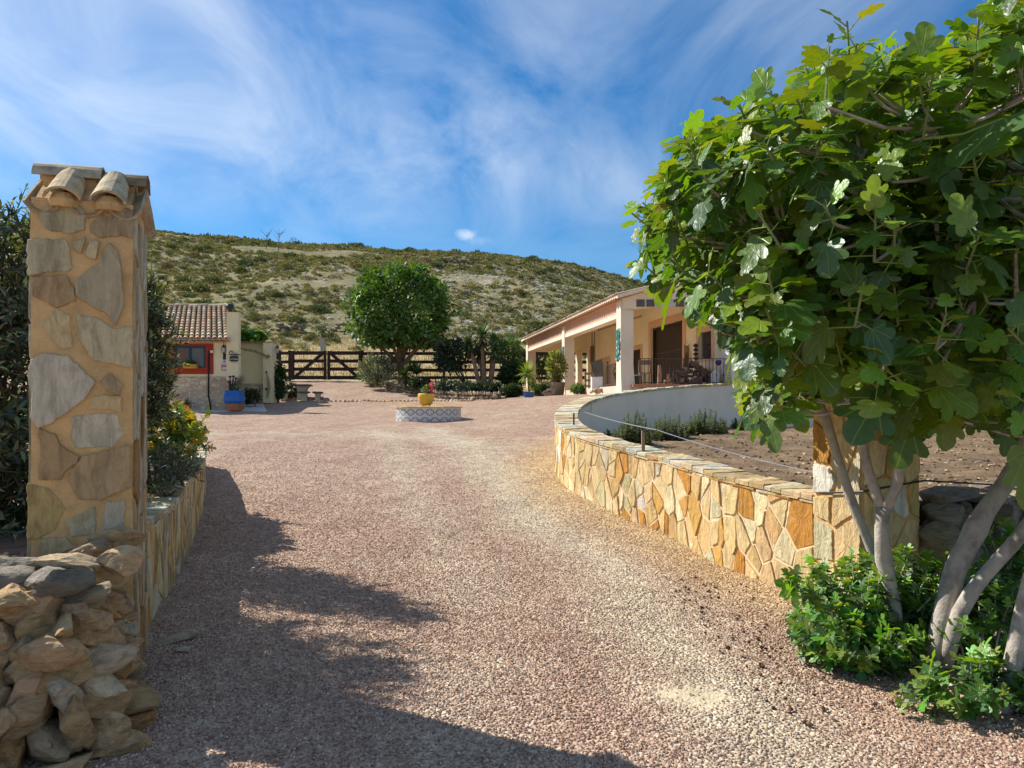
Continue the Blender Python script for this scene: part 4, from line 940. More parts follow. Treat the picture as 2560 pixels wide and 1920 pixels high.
# small plates
pl = thing('wall_plate', P(224.2, 370, DH), 'white plate over a small red-bordered notice below the lantern', 'sign')
mb = MB(); hb(mb, 221.3, 360.3, 227.8, 364.4, DH - .02, DH - .001, (.55, .56, .58)); mb.build('number_plate', M_attr_gl, pl)
mb = MB(); hb(mb, 223.3, 361, 225.3, 362, DH - .023, DH - .0205, (.05, .06, .02)); mb.build('emblem', M_attr, pl)
mb = MB(); hb(mb, 221.3, 364.8, 228, 370.3, DH - .02, DH - .001, (.40, .05, .07)); hb(mb, 222, 367.2, 227.4, 369.5, DH - .023, DH - .0205, (.62, .58, .64)); hb(mb, 222, 365.3, 227.4, 366.1, DH - .023, DH - .0205, (.6, .3, .35)); mb.build('notice', M_attr_gl, pl)
mb = MB(); hb(mb, 210, 350.3, 213, 352.8, DH - .09, DH - .041, (.66, .6, .42)); mb.tube([P(209.3, 350.5, DH - .08), P(208.6, 357, DH - .07), P(208.4, 374, DH - .06), P(208.4, 396, DH - .07), P(210.2, 404, DH - .08), P(210.6, 410, DH - .1)], .028, 6, (.015, .012, .015))
tag(mb.build('downpipe', M_attr, None, P(208.5, 380, DH)), 'thin black pipe running down the hut front beside the red window', 'pipe')
# window box with plant comes later; pots
def pot(name, c, prof, mat, label, cat, soil=.9, n=20, sq=0, group=None, bands=None):
    root = thing(name, c, label, cat, group)
    mb = MB(); mb.lathe(c, prof, n, sq=sq); mb.build('pot', mat, root, smooth=False); r_, z_ = prof[-1]
    mb = MB(); mb.lathe(Vector(c) + Vector((0, 0, z_)), [(r_ * soil, -.05), (r_ * soil, .012)], n, sq=sq); mb.build('soil', surf('potting_soil', (.06, .04, .025), .95, 10, .2, .4), root); return root
M_blue = surf('blue_glaze', (.004, .11, .42), .35, 5, .15, .1, spec=.5); M_terra = surf('terracotta', (.46, .17, .07), .85, 6, .15, .3); M_yel = surf('yellow_glaze', (.70, .42, .05), .45, 6, .15, .2, 30, .006)
c = P(234.4, 410.5, 25.9); bp_ = thing('blue_pot', c, 'big square pot, bright blue above and terracotta below, in front of the hut chimney', 'flowerpot')
def sqf(prof): return [(a * 1.0, b) for a, b in prof]
mb = MB(); mb.lathe(c, [(.21, 0), (.24, .20), (.26, .24)], 32, sq=7); mb.build('lower_band', M_terra, bp_)
mb = MB(); mb.lathe(c, [(.262, .24), (.305, .34), (.31, .5), (.28, .62), (.27, .70), (.285, .72)], 32, sq=7); mb.build('upper_band', M_blue, bp_)
pot('terracotta_pot', P(240.2, 409, 26.6), [(.12, 0), (.17, .34), (.19, .36), (.19, .42)], M_terra, 'terracotta pot tucked behind the big blue pot by the hut', 'flowerpot')
pot('terracotta_pot', P(187.2, 410, 26.1), [(.10, 0), (.14, .14), (.15, .15), (.15, .19)], M_terra, 'small terracotta pot at the foot of the hut stone base', 'flowerpot')
mb = MB(); hb(mb, 183, 364.2, 195.7, 368.2, DH - .25, DH - .06, (.62, .36, .06))
for i in range(11): hb(mb, 183.3 + i * 1.12, 366.6 - (i % 2) * .9, 184.2 + i * 1.12, 367.5 - (i % 2) * .9, DH - .253, DH - .2505, (.42, .08, .02))
wb = mb.build('window_box', M_attr, None, P(189, 368, DH - .15)); tag(wb, 'yellow patterned flower box standing on the red window sill', 'window box')

# picnic set
M_dark_top = surf('tiled_top', (.10, .08, .14), .5, 5, .2, .1); M_cast = surf('cast_stone', (.58, .50, .33), .9, 4, .12, .4)
DT = 31.0
def bench(px, D, py_top, wpx, hpx, name, lab, cat, dep, group=None):
    o = P(px, py_top + hpx, D); W_ = wpx / F * D; Hh = hpx / F * D; root = thing(name, o, lab, cat, group)
    T = Matrix.Translation(o) @ Matrix.Rotation(R(12), 4, 'Z')
    mb = MB(T); mb.box(-W_ / 2, -dep / 2, Hh - .07, W_ / 2, dep / 2, Hh, bev=.008); mb.build('top', M_dark_top, root)
    for s_ in ((-dep * .28, dep * .28) if dep > .5 else (0,)):
        mb = MB(T)
        pr = [(-W_ * .30, 0), (W_ * .30, 0), (W_ * .25, Hh * .12), (W_ * .22, Hh * .5), (W_ * .26, Hh * .75), (W_ * .38, Hh - .075), (-W_ * .38, Hh - .075), (-W_ * .26, Hh * .75), (-W_ * .22, Hh * .5), (-W_ * .25, Hh * .12)]
        n = len(pr); mb.add([(x, s_ - .09, z) for x, z in pr] + [(x, s_ + .09, z) for x, z in pr], [tuple(range(n)), tuple(reversed(range(n, 2 * n)))] + [(i, i + n, (i + 1) % n + n, (i + 1) % n) for i in range(n)])
        mb.build('pedestal', M_cast, root)
bench(302.5, DT + .3, 384.6, 18.5, 16, 'picnic_table', 'cast-stone picnic table with dark top beyond the hut', 'table', 1.3)
bench(284.6, DT - .2, 391.8, 9.6, 9.2, 'stone_bench', 'cast-stone bench on the left of the picnic table', 'bench', 1.2, 'cast-stone benches round the picnic table')
bench(304, DT - .9, 391.5, 11.5, 9.6, 'stone_bench', 'cast-stone bench directly in front of the picnic table', 'bench', .45, 'cast-stone benches round the picnic table')
bench(318, DT - .3, 391.8, 9.6, 9.2, 'stone_bench', 'cast-stone bench on the right of the picnic table', 'bench', 1.2, 'cast-stone benches round the picnic table')

# ------------------------------------------------------------------ gate and ranch fence
DG_ = 38.0
def rail(mb, x0, x1, y0, y1, D=DG_, th=.05, j=0): hb(mb, x0, y0, x1, y1, D - th, D)
def leaf(x0, x1, top, bot, hinge_left, lab):
    root = thing('wooden_gate', P((x0 + x1) / 2, 381, DG_), lab, 'gate')
    ys = [(351.2, 354.8), (359.4, 362.6), (367.4, 370.8), (375.8, 379.4)]
    for a, b in ys: mb = MB(); rail(mb, x0 + 2.6, x1 - 2.6, a, b, DG_, .05); mb.build('rail', M_darkwood, root)
    for a, b in ((x0, x0 + 2.8), (x1 - 2.8, x1)): mb = MB(); rail(mb, a, b, 350.8, 379.8, DG_ + .02, .09); mb.build('stile', M_darkwood, root)
    mb = MB(); a, b = ((x0 + 3, 377.5), (x1 - 2.5, 352.5)); 
    if not hinge_left: a, b = (x0 + 2.5, 352.5), (x1 - 3, 377.5)
    mb.bar(P(*a, DG_ - .07), P(*b, DG_ - .07), .17, .04, up=(0, 1, 0)); mb.build('brace', M_darkwood, root)
leaf(291.3, 326.2, 351, 380, True, 'left leaf of the dark ranch gate, its brace rising to the right')
leaf(327.2, 361.2, 351, 380, False, 'right leaf of the dark ranch gate, its brace falling to the right')
fg = 'dark gate posts'
for px, w_, lab in ((289.7, 2.4, 'dark gate post left of the ranch gate'), (362.7, 1.9, 'dark gate post right of the ranch gate')):
    mb = MB(); a = P(px - w_ / 2, 350.3, DG_ + .02); b = P(px + w_ / 2, 383, DG_ + .02); mb.box(a.x, DG_ - .04, b.z, b.x, DG_ + .1, a.z, bev=.01); tag(mb.build('gate_post', M_darkwood, None, ((a.x + b.x) / 2, DG_, b.z)), lab, 'post')
def fence(x0, x1, posts, lab, D=DG_ + .06, tilt=0, droop=None):
    root = thing('rail_fence', P((x0 + x1) / 2, 381, D), lab, 'fence')
    xs = [x0] + [p for p in posts if x0 < p < x1] + [x1]
    for (a, b) in ((351.8, 355), (360.6, 363.4), (368.7, 371.4), (376.6, 379.2)):
        for i in range(len(xs) - 1):
            j = random.uniform(-.3, .3); mb = MB(); mb.bar(P(xs[i], (a + b) / 2 + j, D), P(xs[i + 1], (a + b) / 2 + random.uniform(-.3, .3), D), .04, .165); mb.build('rail', M_darkwood, root)
    for p in posts: mb = MB(); q0 = P(p - 1, 350.6, D + .1); q1 = P(p + 1, 384, D + .1); mb.box(q0.x, D + .03, q1.z, q1.x, D + .15, q0.z); mb.build('post', M_darkwood, root)
fence(222, 288.4, [246, 268, 280], 'dark four-rail ranch fence left of the gate, running behind the hut')
fence(363.8, 640, [402, 444, 485, 527, 568, 610], 'dark four-rail ranch fence right of the gate, running behind the tree and yuccas')
# thin wire and stakes in the field, cloth on a stake
mb = MB(); a = P(319.5, 336, 41); q = [P(319, 335.6, 41), P(321.5, 338.5, 41), P(325.8, 344, 41), P(326, 352, 41), P(320.5, 353, 41), P(320, 344, 41)]
vs = q + [v + Vector((0, .06, 0)) for v in q]; mb.add(vs, [tuple(range(6)), tuple(reversed(range(6, 12)))] + [(i, i + 6, (i + 1) % 6 + 6, (i + 1) % 6) for i in range(6)], (.42, .38, .31)); fp = thing('feed_sack', P(322, 372, 41), 'pale sacking tied to a stake just behind the dark gate', 'cloth')
mb.build('cloth', M_attr, fp); mb = MB(); mb.tube([P(322.5, 386, 41.1), P(322, 337, 41.1)], .03, 6); mb.build('stake', M_wood, fp)
r = random.Random(5)
for i, (px, py, D, h, lab) in enumerate([(378, 371, 40, 1.0, 'thin wooden stake in the dry field right of the gate'), (356, 352, 52, 1.5, 'slim far stake in the dry field behind the gate')]):
    g0 = hillz((px - 512) / F * D, D)[0]; o = Vector(((px - 512) / F * D, D, g0)); mb = MB(); mb.tube([o - Vector((0, 0, .1)), o + Vector((.02, 0, h))], .04, 6); tag(mb.build('stake', M_wood, None, o), lab, 'post')
# kerb of cobbles across the yard
r = random.Random(6)
ke = thing('cobble_edging', P(380, 399.8, 29.5), 'line of half-buried cobbles edging the upper gravel in front of the gate', 'edging')
pk = [P(322, 401.2, 29.6), P(345, 400.2, 29.8), P(380, 399.8, 29.5), P(420, 398.8, 29.2), P(455, 398.6, 28.2), P(475, 398.2, 27.5)]
for i in range(5):
    n = int((pk[i + 1] - pk[i]).length / .17)
    for k in range(n):
        p = pk[i].lerp(pk[i + 1], k / n); s = r.uniform(.05, .085); vs, fs = rock((p.x, p.y, zf(p.x, p.y) + .03), (s * 1.2, s, s * .85), r.uniform(0, 3), None, r, 1, 2); mb = MB(); mb.add(vs, fs, pick(ROCKS, r)); mb.build('cobble', M_rock, ke)
# stone-edged garden bed
BED = [(366, 381, 36.2), (374, 381.3, 35.6), (386, 383.4, 34.6), (402, 387, 33), (416, 390, 31.8), (432, 391.4, 30.6), (455, 394.8, 28.9), (478, 397, 27.6), (501, 396.8, 26.9)]
bw = thing('garden_bed_wall', P(440, 393, 29.8), 'low rubble wall edging the garden bed under the round tree', 'wall'); mb = MB(); r = random.Random(9); mt = MB()
bp3 = [P(*b) for b in BED]; hts = [.16, .22, .28, .33, .34, .32, .33, .33, .26]
for i in range(len(bp3) - 1):
    a, b = bp3[i], bp3[i + 1]; n = max(2, int((b - a).length / .19))
    for k in range(n):
        t = k / n; p = a.lerp(b, t); h = hts[i] + (hts[i + 1] - hts[i]) * t; g0 = zf(p.x, p.y) - .05; z = g0
        while z < g0 + h * .6:
            s = r.uniform(.07, .12); vs, fs = rock((p.x + r.uniform(-.04, .04), p.y + r.uniform(-.03, .03), z + .05), (s * 1.25, s, s * .62), r.uniform(-.4, .4), None, r, 1, 3); mb.add(vs, fs, pick([((.50, .38, .25), 3), ((.58, .47, .34), 3), ((.42, .30, .19), 2)], r)); z += .11
        for q in (0, .5):
            s = r.uniform(.04, .055); pp = a.lerp(b, t + q / n); vs, fs = rock((pp.x, pp.y, g0 + h), (s, .12, s * 1.9), r.uniform(-.2, .2), None, r, 1, 3); mb.add(vs, fs, pick([((.50, .38, .25), 3), ((.58, .47, .34), 3)], r))
mb.build('stones', M_rock, bw)
for i in range(len(bp3) - 1):
    a, b = bp3[i], bp3[i + 1]; za, zb = zf(a.x, a.y), zf(b.x, b.y); mt.add([(a.x, a.y + .1, za - .2), (b.x, b.y + .1, zb - .2), (b.x, b.y + .1, zb + hts[i + 1] * .85), (a.x, a.y + .1, za + hts[i] * .85), (a.x, a.y + 1.2, za + hts[i] * .7 + .1), (b.x, b.y + 1.5, zb + hts[i + 1] * .7 + .1)], [(0, 1, 2, 3), (3, 2, 5, 4)])
mt.build('earth', surf('bed_soil', (.22, .15, .09), .95, 5, .3, .6), bw)

# ------------------------------------------------------------------ round tiled planter
pc = Vector(((428.7 - 512) / F * 20, 20, 1.13)); pr_ = .90; ptz = 1.60
def azulejo():
    m, t, b = base_mat('painted_tile'); tcn = nn(t, 'ShaderNodeTexCoord'); s = nn(t, 'ShaderNodeSeparateXYZ'); wire(t, (tcn.outputs['Object'], s.inputs[0]))
    ang = mth(t, 'DIVIDE', mth(t, 'ARCTAN2', s.outputs[0], s.outputs[1]), 2 * math.pi / 21)
    v = mth(t, 'DIVIDE', s.outputs[2], .22); row = mth(t, 'FLOOR', v); u = mth(t, 'FRACT', mth(t, 'ADD', ang, mth(t, 'MULTIPLY', row, .5))); vf = mth(t, 'FRACT', v)
    X_ = mth(t, 'SUBTRACT', u, .5); Y_ = mth(t, 'SUBTRACT', vf, .5); rr = mth(t, 'SQRT', mth(t, 'ADD', mth(t, 'POWER', X_, 2.0), mth(t, 'POWER', Y_, 2.0)))
    ring = ramp(t, mth(t, 'ABSOLUTE', mth(t, 'SUBTRACT', rr, .36)), [(.035, 1.0), (.06, 0.0)])
    pet = mth(t, 'SQRT', mth(t, 'ADD', mth(t, 'POWER', mth(t, 'SUBTRACT', mth(t, 'ABSOLUTE', X_), .15), 2.0), mth(t, 'POWER', mth(t, 'SUBTRACT', mth(t, 'ABSOLUTE', Y_), .15), 2.0)))
    ring = mth(t, 'MAXIMUM', ring, ramp(t, pet, [(.05, .75), (.09, 0.0)]))
    lk = mth(t, 'MULTIPLY', ramp(t, mth(t, 'ABSOLUTE', Y_), [(.03, 1.0), (.05, 0.0)]), ramp(t, rr, [(.38, 0.0), (.4, 1.0)])); lk2 = mth(t, 'MULTIPLY', ramp(t, mth(t, 'ABSOLUTE', X_), [(.44, 0.0), (.46, 1.0)]), ramp(t, mth(t, 'ABSOLUTE', Y_), [(.12, 1.0), (.15, 0.0)]))
    f = mth(t, 'MAXIMUM', ring, mth(t, 'MAXIMUM', lk, mth(t, 'MULTIPLY', lk2, .6)))
    wire(t, (mixc(t, mth(t, 'MULTIPLY', f, .85), (.62, .60, .57), (.10, .11, .14)), b.inputs['Base Color'])); b.inputs['Roughness'].default_value = .3; return m
root = thing('round_planter', pc, 'round raised planter faced with blue-grey and white painted tiles in the middle of the yard', 'planter')
mb = MB(); mb.lathe(pc, [(pr_, -.1), (pr_, ptz - pc.z - .02)], 48); mb.build('tiled_wall', azulejo(), root)
mb = MB(); r = random.Random(3)
for i in range(30):
    a0, a1 = 2 * math.pi * i / 30 + .01, 2 * math.pi * (i + 1) / 30 - .01; vs = []
    for rr_, z in ((pr_ - .14, ptz - .02), (pr_ + .035, ptz - .02), (pr_ + .035, ptz + .012 + r.uniform(-.006, .006)), (pr_ - .14, ptz + .02)):
        for a in (a0, a1): vs.append(pc + Vector((math.cos(a) * rr_, math.sin(a) * rr_, z - pc.z)))
    mb.add(vs, [(0, 1, 3, 2), (2, 3, 5, 4), (4, 5, 7, 6), (6, 7, 1, 0), (0, 2, 4, 6), (1, 7, 5, 3)], pick([((.62, .40, .12), 3), ((.55, .28, .08), 1), ((.66, .48, .22), 1)], r))
mb.build('brick_rim', M_attr, root)
mb = MB(); mb.lathe(pc, [(pr_ - .1, .40), (pr_ - .1, .455)], 32); mb.build('soil', surf('planter_soil', (.3, .22, .15), .95, 8, .2, .5), root)
yc = Vector((pc.x - .06, pc.y - .1, ptz + .06)); root = thing('yellow_pot', yc, 'bulbous yellow pot of pink snapdragons on the round tiled planter', 'flowerpot')
mb = MB(); mb.lathe(yc, [(.13, 0), (.17, .03), (.21, .12), (.232, .22), (.228, .29), (.205, .31)], 28); mb.build('pot', M_yel, root, smooth=False)
mb = MB()
for i in range(3): a = i * 2.1 + .4; mb.tube([yc + Vector((math.cos(a) * .10, math.sin(a) * .10, 0)), yc + Vector((math.cos(a) * .12, math.sin(a) * .12, -.075))], .012, 6)
mb.lathe(yc, [(.11, -.012), (.13, .0)], 16); mb.build('stand', surf('rusty_iron', (.12, .05, .03), .8, 20, .3, .3), root)
SNAP = (root, yc)

# ------------------------------------------------------------------ house with the porch on the right
M_hwall = surf('house_render', (.86, .74, .50), .9, .8, .10, .2, 30, .004); M_hcol = surf('column_render', (.80, .66, .50), .9, .9, .10, .2, 30, .004)
M_pink = surf('pink_band', (.66, .38, .25), .9, 2, .08, .15); M_trim = surf('orange_trim', (.70, .43, .26), .9, 2, .08, .15); M_grey = surf('white_wash', (.76, .70, .63), .9, 1.0, .06, .2)
M_iron = surf('brown_iron', (.10, .055, .045), .6, 20, .2, .1); M_dbrown = surf('dark_brown_panel', (.030, .018, .012), .5, 5, .15, .1, spec=.4)
hu = Vector((-.186, 1, 0)).normalized(); hn = Vector((-hu.y, hu.x, 0))      # along the porch, and outward from it (left)
HO = Vector((3.33, 22.0, 0))                                                # outer face line of the columns at D=22
ANG = math.atan2(hu.y, hu.x)
TH = Matrix.Translation(HO) @ Matrix.Rotation(ANG, 4, 'Z')                   # local x along the porch (away), y outward, z up
house = thing('porch_house', (5, 26, 2.0), 'cream and peach single-storey house with a long pillared porch, right of the yard', 'house')
BZ0, BZ1, EZ = 4.36, 4.93, 5.0
L_ = 14.3; cols_x = [0.0, 6.75, 13.9]
def hm(*a, **k):
    mb = MB(TH); return mb
# columns
for i, cx_ in enumerate(cols_x):
    mb = hm(); wd = .40; z0 = 1.7; flare = .10
    prof = [(z0, flare), (2.15, flare * .8), (2.5, .03), (2.9, 0), (BZ1 + .12 if i == 0 else BZ1 - .02, 0)]
    vs = []
    for z, f in prof: vs += [(cx_ - f, .01, z), (cx_ + wd + f * .3, .01, z), (cx_ + wd + f * .3, -wd, z), (cx_ - f, -wd - f * .5, z)]
    n = len(prof); mb.add(vs, [(k * 4 + a, k * 4 + (a + 1) % 4, (k + 1) * 4 + (a + 1) % 4, (k + 1) * 4 + a) for k in range(n - 1) for a in range(4)] + [(4 * n - 4, 4 * n - 3, 4 * n - 2, 4 * n - 1)])
    mb.build('column', M_hcol, house)
    if i < 2:
        mb = hm(); r = random.Random(i)
        for k in range(60):
            z = 3.05 + k / 60 * .95; y = -.20 + r.uniform(-.13, .13) * 0; x = cx_ + .2 + r.uniform(-.13, .13); mb.box(x - .05, .012, z - .04, x + .05, .03 + r.uniform(0, .02), z + .04, pick([((.03, .16, .17), 2), ((.10, .30, .28), 1), ((.35, .45, .40), .5)], r))
        mb.build('mosaic_panel', M_attr_gl, house)
# beam between columns: fascia, pink band, lower band with teeth
for a, b in ((.40, 6.75), (7.15, 13.9)):
    mb = hm(); mb.box(a, -.30, BZ0 + .12, b, -.04, BZ1 - .10); mb.build('beam', M_pink, house)
    mb = hm(); mb.box(a, -.34, BZ0, b, -.015, BZ0 + .12)
    k = a + .1
    while k < b - .12: mb.add([(k, -.016, BZ0 + .121), (k + .11, -.016, BZ0 + .121), (k + .055, -.016, BZ0 + .185), (k, -.039, BZ0 + .121), (k + .11, -.039, BZ0 + .121), (k + .055, -.039, BZ0 + .185)], [(0, 1, 2), (3, 5, 4), (0, 2, 5, 3), (1, 4, 5, 2)]); k += .17
    mb.build('beam_trim', M_hcol, house)
mb = hm(); mb.box(-.02, -.34, BZ1 - .10, L_ + .1, .04, BZ1 + .03); mb.build('eave_fascia', M_trim, house)
# roof: mono slope up to a ridge, then down
def zr_(y): return EZ + (-y) * .275            # y is negative going right
RD = 5.6; Bx = -.28
mb = hm(); 
for y0, y1, z0, z1 in ((.20, -RD, EZ - .02, zr_(-RD)), (-RD, -RD * 2.1, zr_(-RD), zr_(-RD) - RD * .30)):
    mb.add([(Bx, y0, z0), (L_ + .3, y0, z0), (L_ + .3, y1, z1), (Bx, y1, z1)] + [(Bx, y0, z0 - .09), (L_ + .3, y0, z0 - .09), (L_ + .3, y1, z1 - .09), (Bx, y1, z1 - .09)], [(0, 1, 2, 3), (7, 6, 5, 4), (0, 4, 5, 1), (0, 3, 7, 4), (1, 5, 6, 2), (3, 2, 6, 7)], (.5, .36, .2))
mb.build('roof_deck', M_hcol, house)
rf = hm(); r = random.Random(12); nT = int(L_ / .225)
for i in range(nT):
    x = Bx + .12 + i * .225
    for j in range(4):
        y0, y1 = .25 - j * 1.47, .25 - (j + 1) * 1.47 - .05
        barrel(rf, (x, y1, zr_(y1) + .02), (x, y0, zr_(y0) + .045), .075, .092, (0, 0, 1), True, pick([(c, 1) for c in TC], r, .15), 5, .014, arc=math.pi * .9)
    barrel(rf, (x + .112, -RD, zr_(-RD) - .02), (x + .112, .24, zr_(.24) - .03), .08, .085, (0, 0, 1), False, (.36, .22, .13), 4, .012, arc=math.pi * .8)
rf.build('roof_tiles', M_tile, house)
# porch floor, back wall, end wall, ceiling
YW = -3.05
mb = hm(); mb.box(.0, YW, 1.2, 14.3, -.02, 2.26); mb.build('porch_floor', surf('floor_tile', (.66, .52, .40), .8, 6, .1, .2), house)
mb = MB(); a = Vector((3.75, 21.85, 0)); mb.box(3.7, 21.75, 1.6, 7.6, 22.3, 2.2); mb.build('plinth', M_hutstone, house)
mb = MB(); mb.box(3.65, 21.68, 2.2, 7.6, 22.35, 2.29, (.46, .20, .11)); mb.build('plinth_coping', M_attr, house)
def holewall(mb, x0, x1, z0, z1, y, th, holes):
    """wall along local x with rectangular openings (xa, xb, za, zb)"""
    xs_ = sorted({x0, x1, *[h for a in holes for h in a[:2]]})
    for i in range(len(xs_) - 1):
        a, b = xs_[i], xs_[i + 1]; m_ = (a + b) / 2; hs_ = [h for h in holes if h[0] <= m_ <= h[1]]
        if not hs_: mb.box(a, y - th, z0, b, y, z1)
        else:
            h = hs_[0]
            if h[2] > z0: mb.box(a, y - th, z0, b, y, h[2])
            if h[3] < z1: mb.box(a, y - th, h[3], b, y, z1)
# where a sight line through pixel px meets the back wall -> local x
def onw(px, y=YW):
    o = TH @ Vector((0, y, 0)); d = Vector(((px - 512) / F, 1, 0)); 
    # solve o + hu*t = d*s
    det = hu.x * (-d.y) + d.x * hu.y; t = (-o.x * (-d.y) - d.x * o.y) / det
    return t, (o + hu * t).y
def opening(x0px, x1px, ytop_px, ybot_px, at='l'):
    t0, d0 = onw(x1px); t1, d1 = onw(x0px); D = d1 if at == 'l' else d0
    return (t0, t1, max(2.26, EYE + (HY - ybot_px) / F * D), EYE + (HY - ytop_px) / F * D)
OD = opening(651.5, 683, 328.5, 384); OW = opening(699, 712, 333, 360); OS = opening(634, 641, 350, 374); OL = opening(603.5, 609, 361.5, 385)
OS = (OS[0], OS[1] + .6, 2.26, OS[3])
print('openings', OD, OW, OS, OL)
WALLZ = 5.75
fx = -.05
mb = hm(); holewall(mb, fx, 14.0, 1.8, WALLZ - .1, YW, .35, [OD, OW, OS, OL]); mb.build('rear_porch_wall', M_hwall, house)
def surround(o, w_, nm='door_surround'):
    mb = hm(); y0, y1 = YW + .002, YW + .03
    mb.box(o[0] - w_, y0, o[2], o[0], y1, o[3] + w_); mb.box(o[1], y0, o[2], o[1] + w_, y1, o[3] + w_); mb.box(o[0], y0, o[3], o[1], y1, o[3] + w_)
    if o[2] > 2.4: mb.box(o[0] - w_, y0, o[2] - .08, o[1] + w_, y1 + .03, o[2])
    mb.build(nm, M_trim, house)
for o in (OD, OW, OS, OL): surround(o, .17 if o is not OD else .24, 'window_surround' if o is OW else 'door_surround')
def infill(o, nm, mat, back=.25, deco=True, bars=False):
    mb = hm(); mb.box(o[0], YW - back - .04, o[2], o[1], YW - back, o[3]); d = mb.build(nm, mat, house)
    if deco:
        mb = hm(); w_ = .09
        for a in ((o[0], o[2], o[0] + w_, o[3]), (o[1] - w_, o[2], o[1], o[3]), (o[0], o[3] - w_, o[1], o[3])): mb.box(a[0], YW - back + .001, a[1], a[2], YW - back + .07, a[3])
        mb.build('frame', M_dbrown, d)
    if bars:
        mb = hm(); n = 8
        for k in range(1, n): x = o[0] + (o[1] - o[0]) * k / n; mb.tube([(x, YW - .06, o[2]), (x, YW - .06, o[3])], .011, 5)
        zc = (o[2] + o[3]) / 2 + .05; mb.tube([(o[0], YW - .12, zc), (o[1], YW - .12, zc)], .014, 5); mb.build('bars', M_iron, d)
infill(OD, 'garage_door', M_dbrown, .12); infill(OW, 'window', M_glass, .14, False, True); infill(OS, 'door', M_dbrown, .15); infill(OL, 'door', surf('painted_dark_inside', (.012, .010, .010), .8, 5, .1, 0), .25)  # last one is no door leaf: near-black sheet painting the unlit inside
mb = hm(); 
for f in (.52,): z = OD[2] + (OD[3] - OD[2]) * f; mb.box(OD[0] + .1, YW - .119, z, OD[1] - .1, YW - .105, z + .06, (.09, .06, .05))
mb.build('door_batten', M_attr, house)
# end wall lintel + post, ceiling, gable front
mb = hm(); vs = []
mb.add([(13.9, -.3, BZ0), (13.9, YW, BZ0), (13.9, YW, zr_(YW) - .1), (13.9, -.3, zr_(-.3) - .1), (14.15, -.3, BZ0), (14.15, YW, BZ0), (14.15, YW, zr_(YW) - .1), (14.15, -.3, zr_(-.3) - .1)], [(0, 1, 2, 3), (7, 6, 5, 4), (0, 4, 5, 1)]); mb.build('end_lintel', M_hwall, house)
t_, _d = onw(582, -2.45); mb = hm(); mb.box(13.75, -2.75, 1.9, 14.1, -2.5, BZ0); mb.build('column', M_hcol, house)
mb = hm(); mb.add([(0, -.1, zr_(-.1) - .13), (13.9, -.1, zr_(-.1) - .13), (13.9, YW, zr_(YW) - .13), (0, YW, zr_(YW) - .13)], [(0, 3, 2, 1)]); mb.build('ceiling', M_hwall, house)
# pilaster with conduits and meter box at the far end of the rear wall
t_, _d = onw(597); mb = hm(); mb.box(t_ - .25, YW + .001, 2.3, t_ + .25, YW + .16, 5.3); mb.build('pilaster', M_hwall, house)
mb = hm()
for dx in (-.22, .2): mb.tube([(t_ + dx, YW + .19, 2.9), (t_ + dx, YW + .19, 5.2)], .03, 6, (.30, .24, .14))
mb.box(t_ - .02, YW + .17, 3.7, t_ + .26, YW + .32, 4.35, (.55, .42, .27)); mb.box(t_ - .2, YW + .17, 3.75, t_ - .05, YW + .36, 4.5, (.16, .13, .10)); mb.tube([(t_ - 6, YW + .03, 5.22), (t_, YW + .03, 5.25)], .02, 5, (.36, .27, .15)); mb.build('meter_box', M_attr, house)
# front gable of the porch (faces the camera)
mb = MB(); x0 = 3.72; x1 = 6.72; D0 = 21.98
def zt_at(x): return EZ + (x - 3.33) * .27 - .08
mb.add([(x0, D0, BZ0 + .24), (x1, D0, BZ0 + .5), (x1, D0, zt_at(x1)), (x0 - .35, D0, zt_at(x0 - .35)), (x0 - .35, D0, BZ0 + .24), (x0, D0 + .25, BZ0 + .24), (x1, D0 + .25, BZ0 + .5)], [(0, 1, 2, 3, 4), (0, 5, 6, 1)]); mb.build('gable', M_hcol, house)
mb = MB(); r = random.Random(4)
for i in range(9): mb.box(3.8 + i * .3, D0 - .02, BZ0 + .30, 4.05 + i * .3, D0 - .002, BZ0 + .52, [(.10, .07, .05), (.52, .50, .46)][(i // 2) % 2])
mb.build('tile_frieze', M_attr_gl, house)
mb = MB(); mb.bar((x0 - .45, D0 - .12, zt_at(x0 - .45) + .06), (8.6, D0 - .12, zt_at(8.6) + .06), .3, .08); mb.build('verge', M_hcol, house)
# white-washed wing to the right, front in shade
mb = MB(); xw = 6.50; Dw = 21.75; mb.box(xw, Dw, .6, 22, Dw + 7, 4.7); mb.add([(xw, Dw, 4.7), (22, Dw, 4.7), (22, Dw, 4.7), (8.7, Dw, 6.35), (xw, Dw, 5.72)], [(0, 1, 3, 4)]); mb.build('white_wing', M_grey, house)
mb = MB(); mb.box(6.46, Dw - .025, 2.2, 6.62, Dw, 2.95); mb.build('wing_corner', M_hutstone, house)
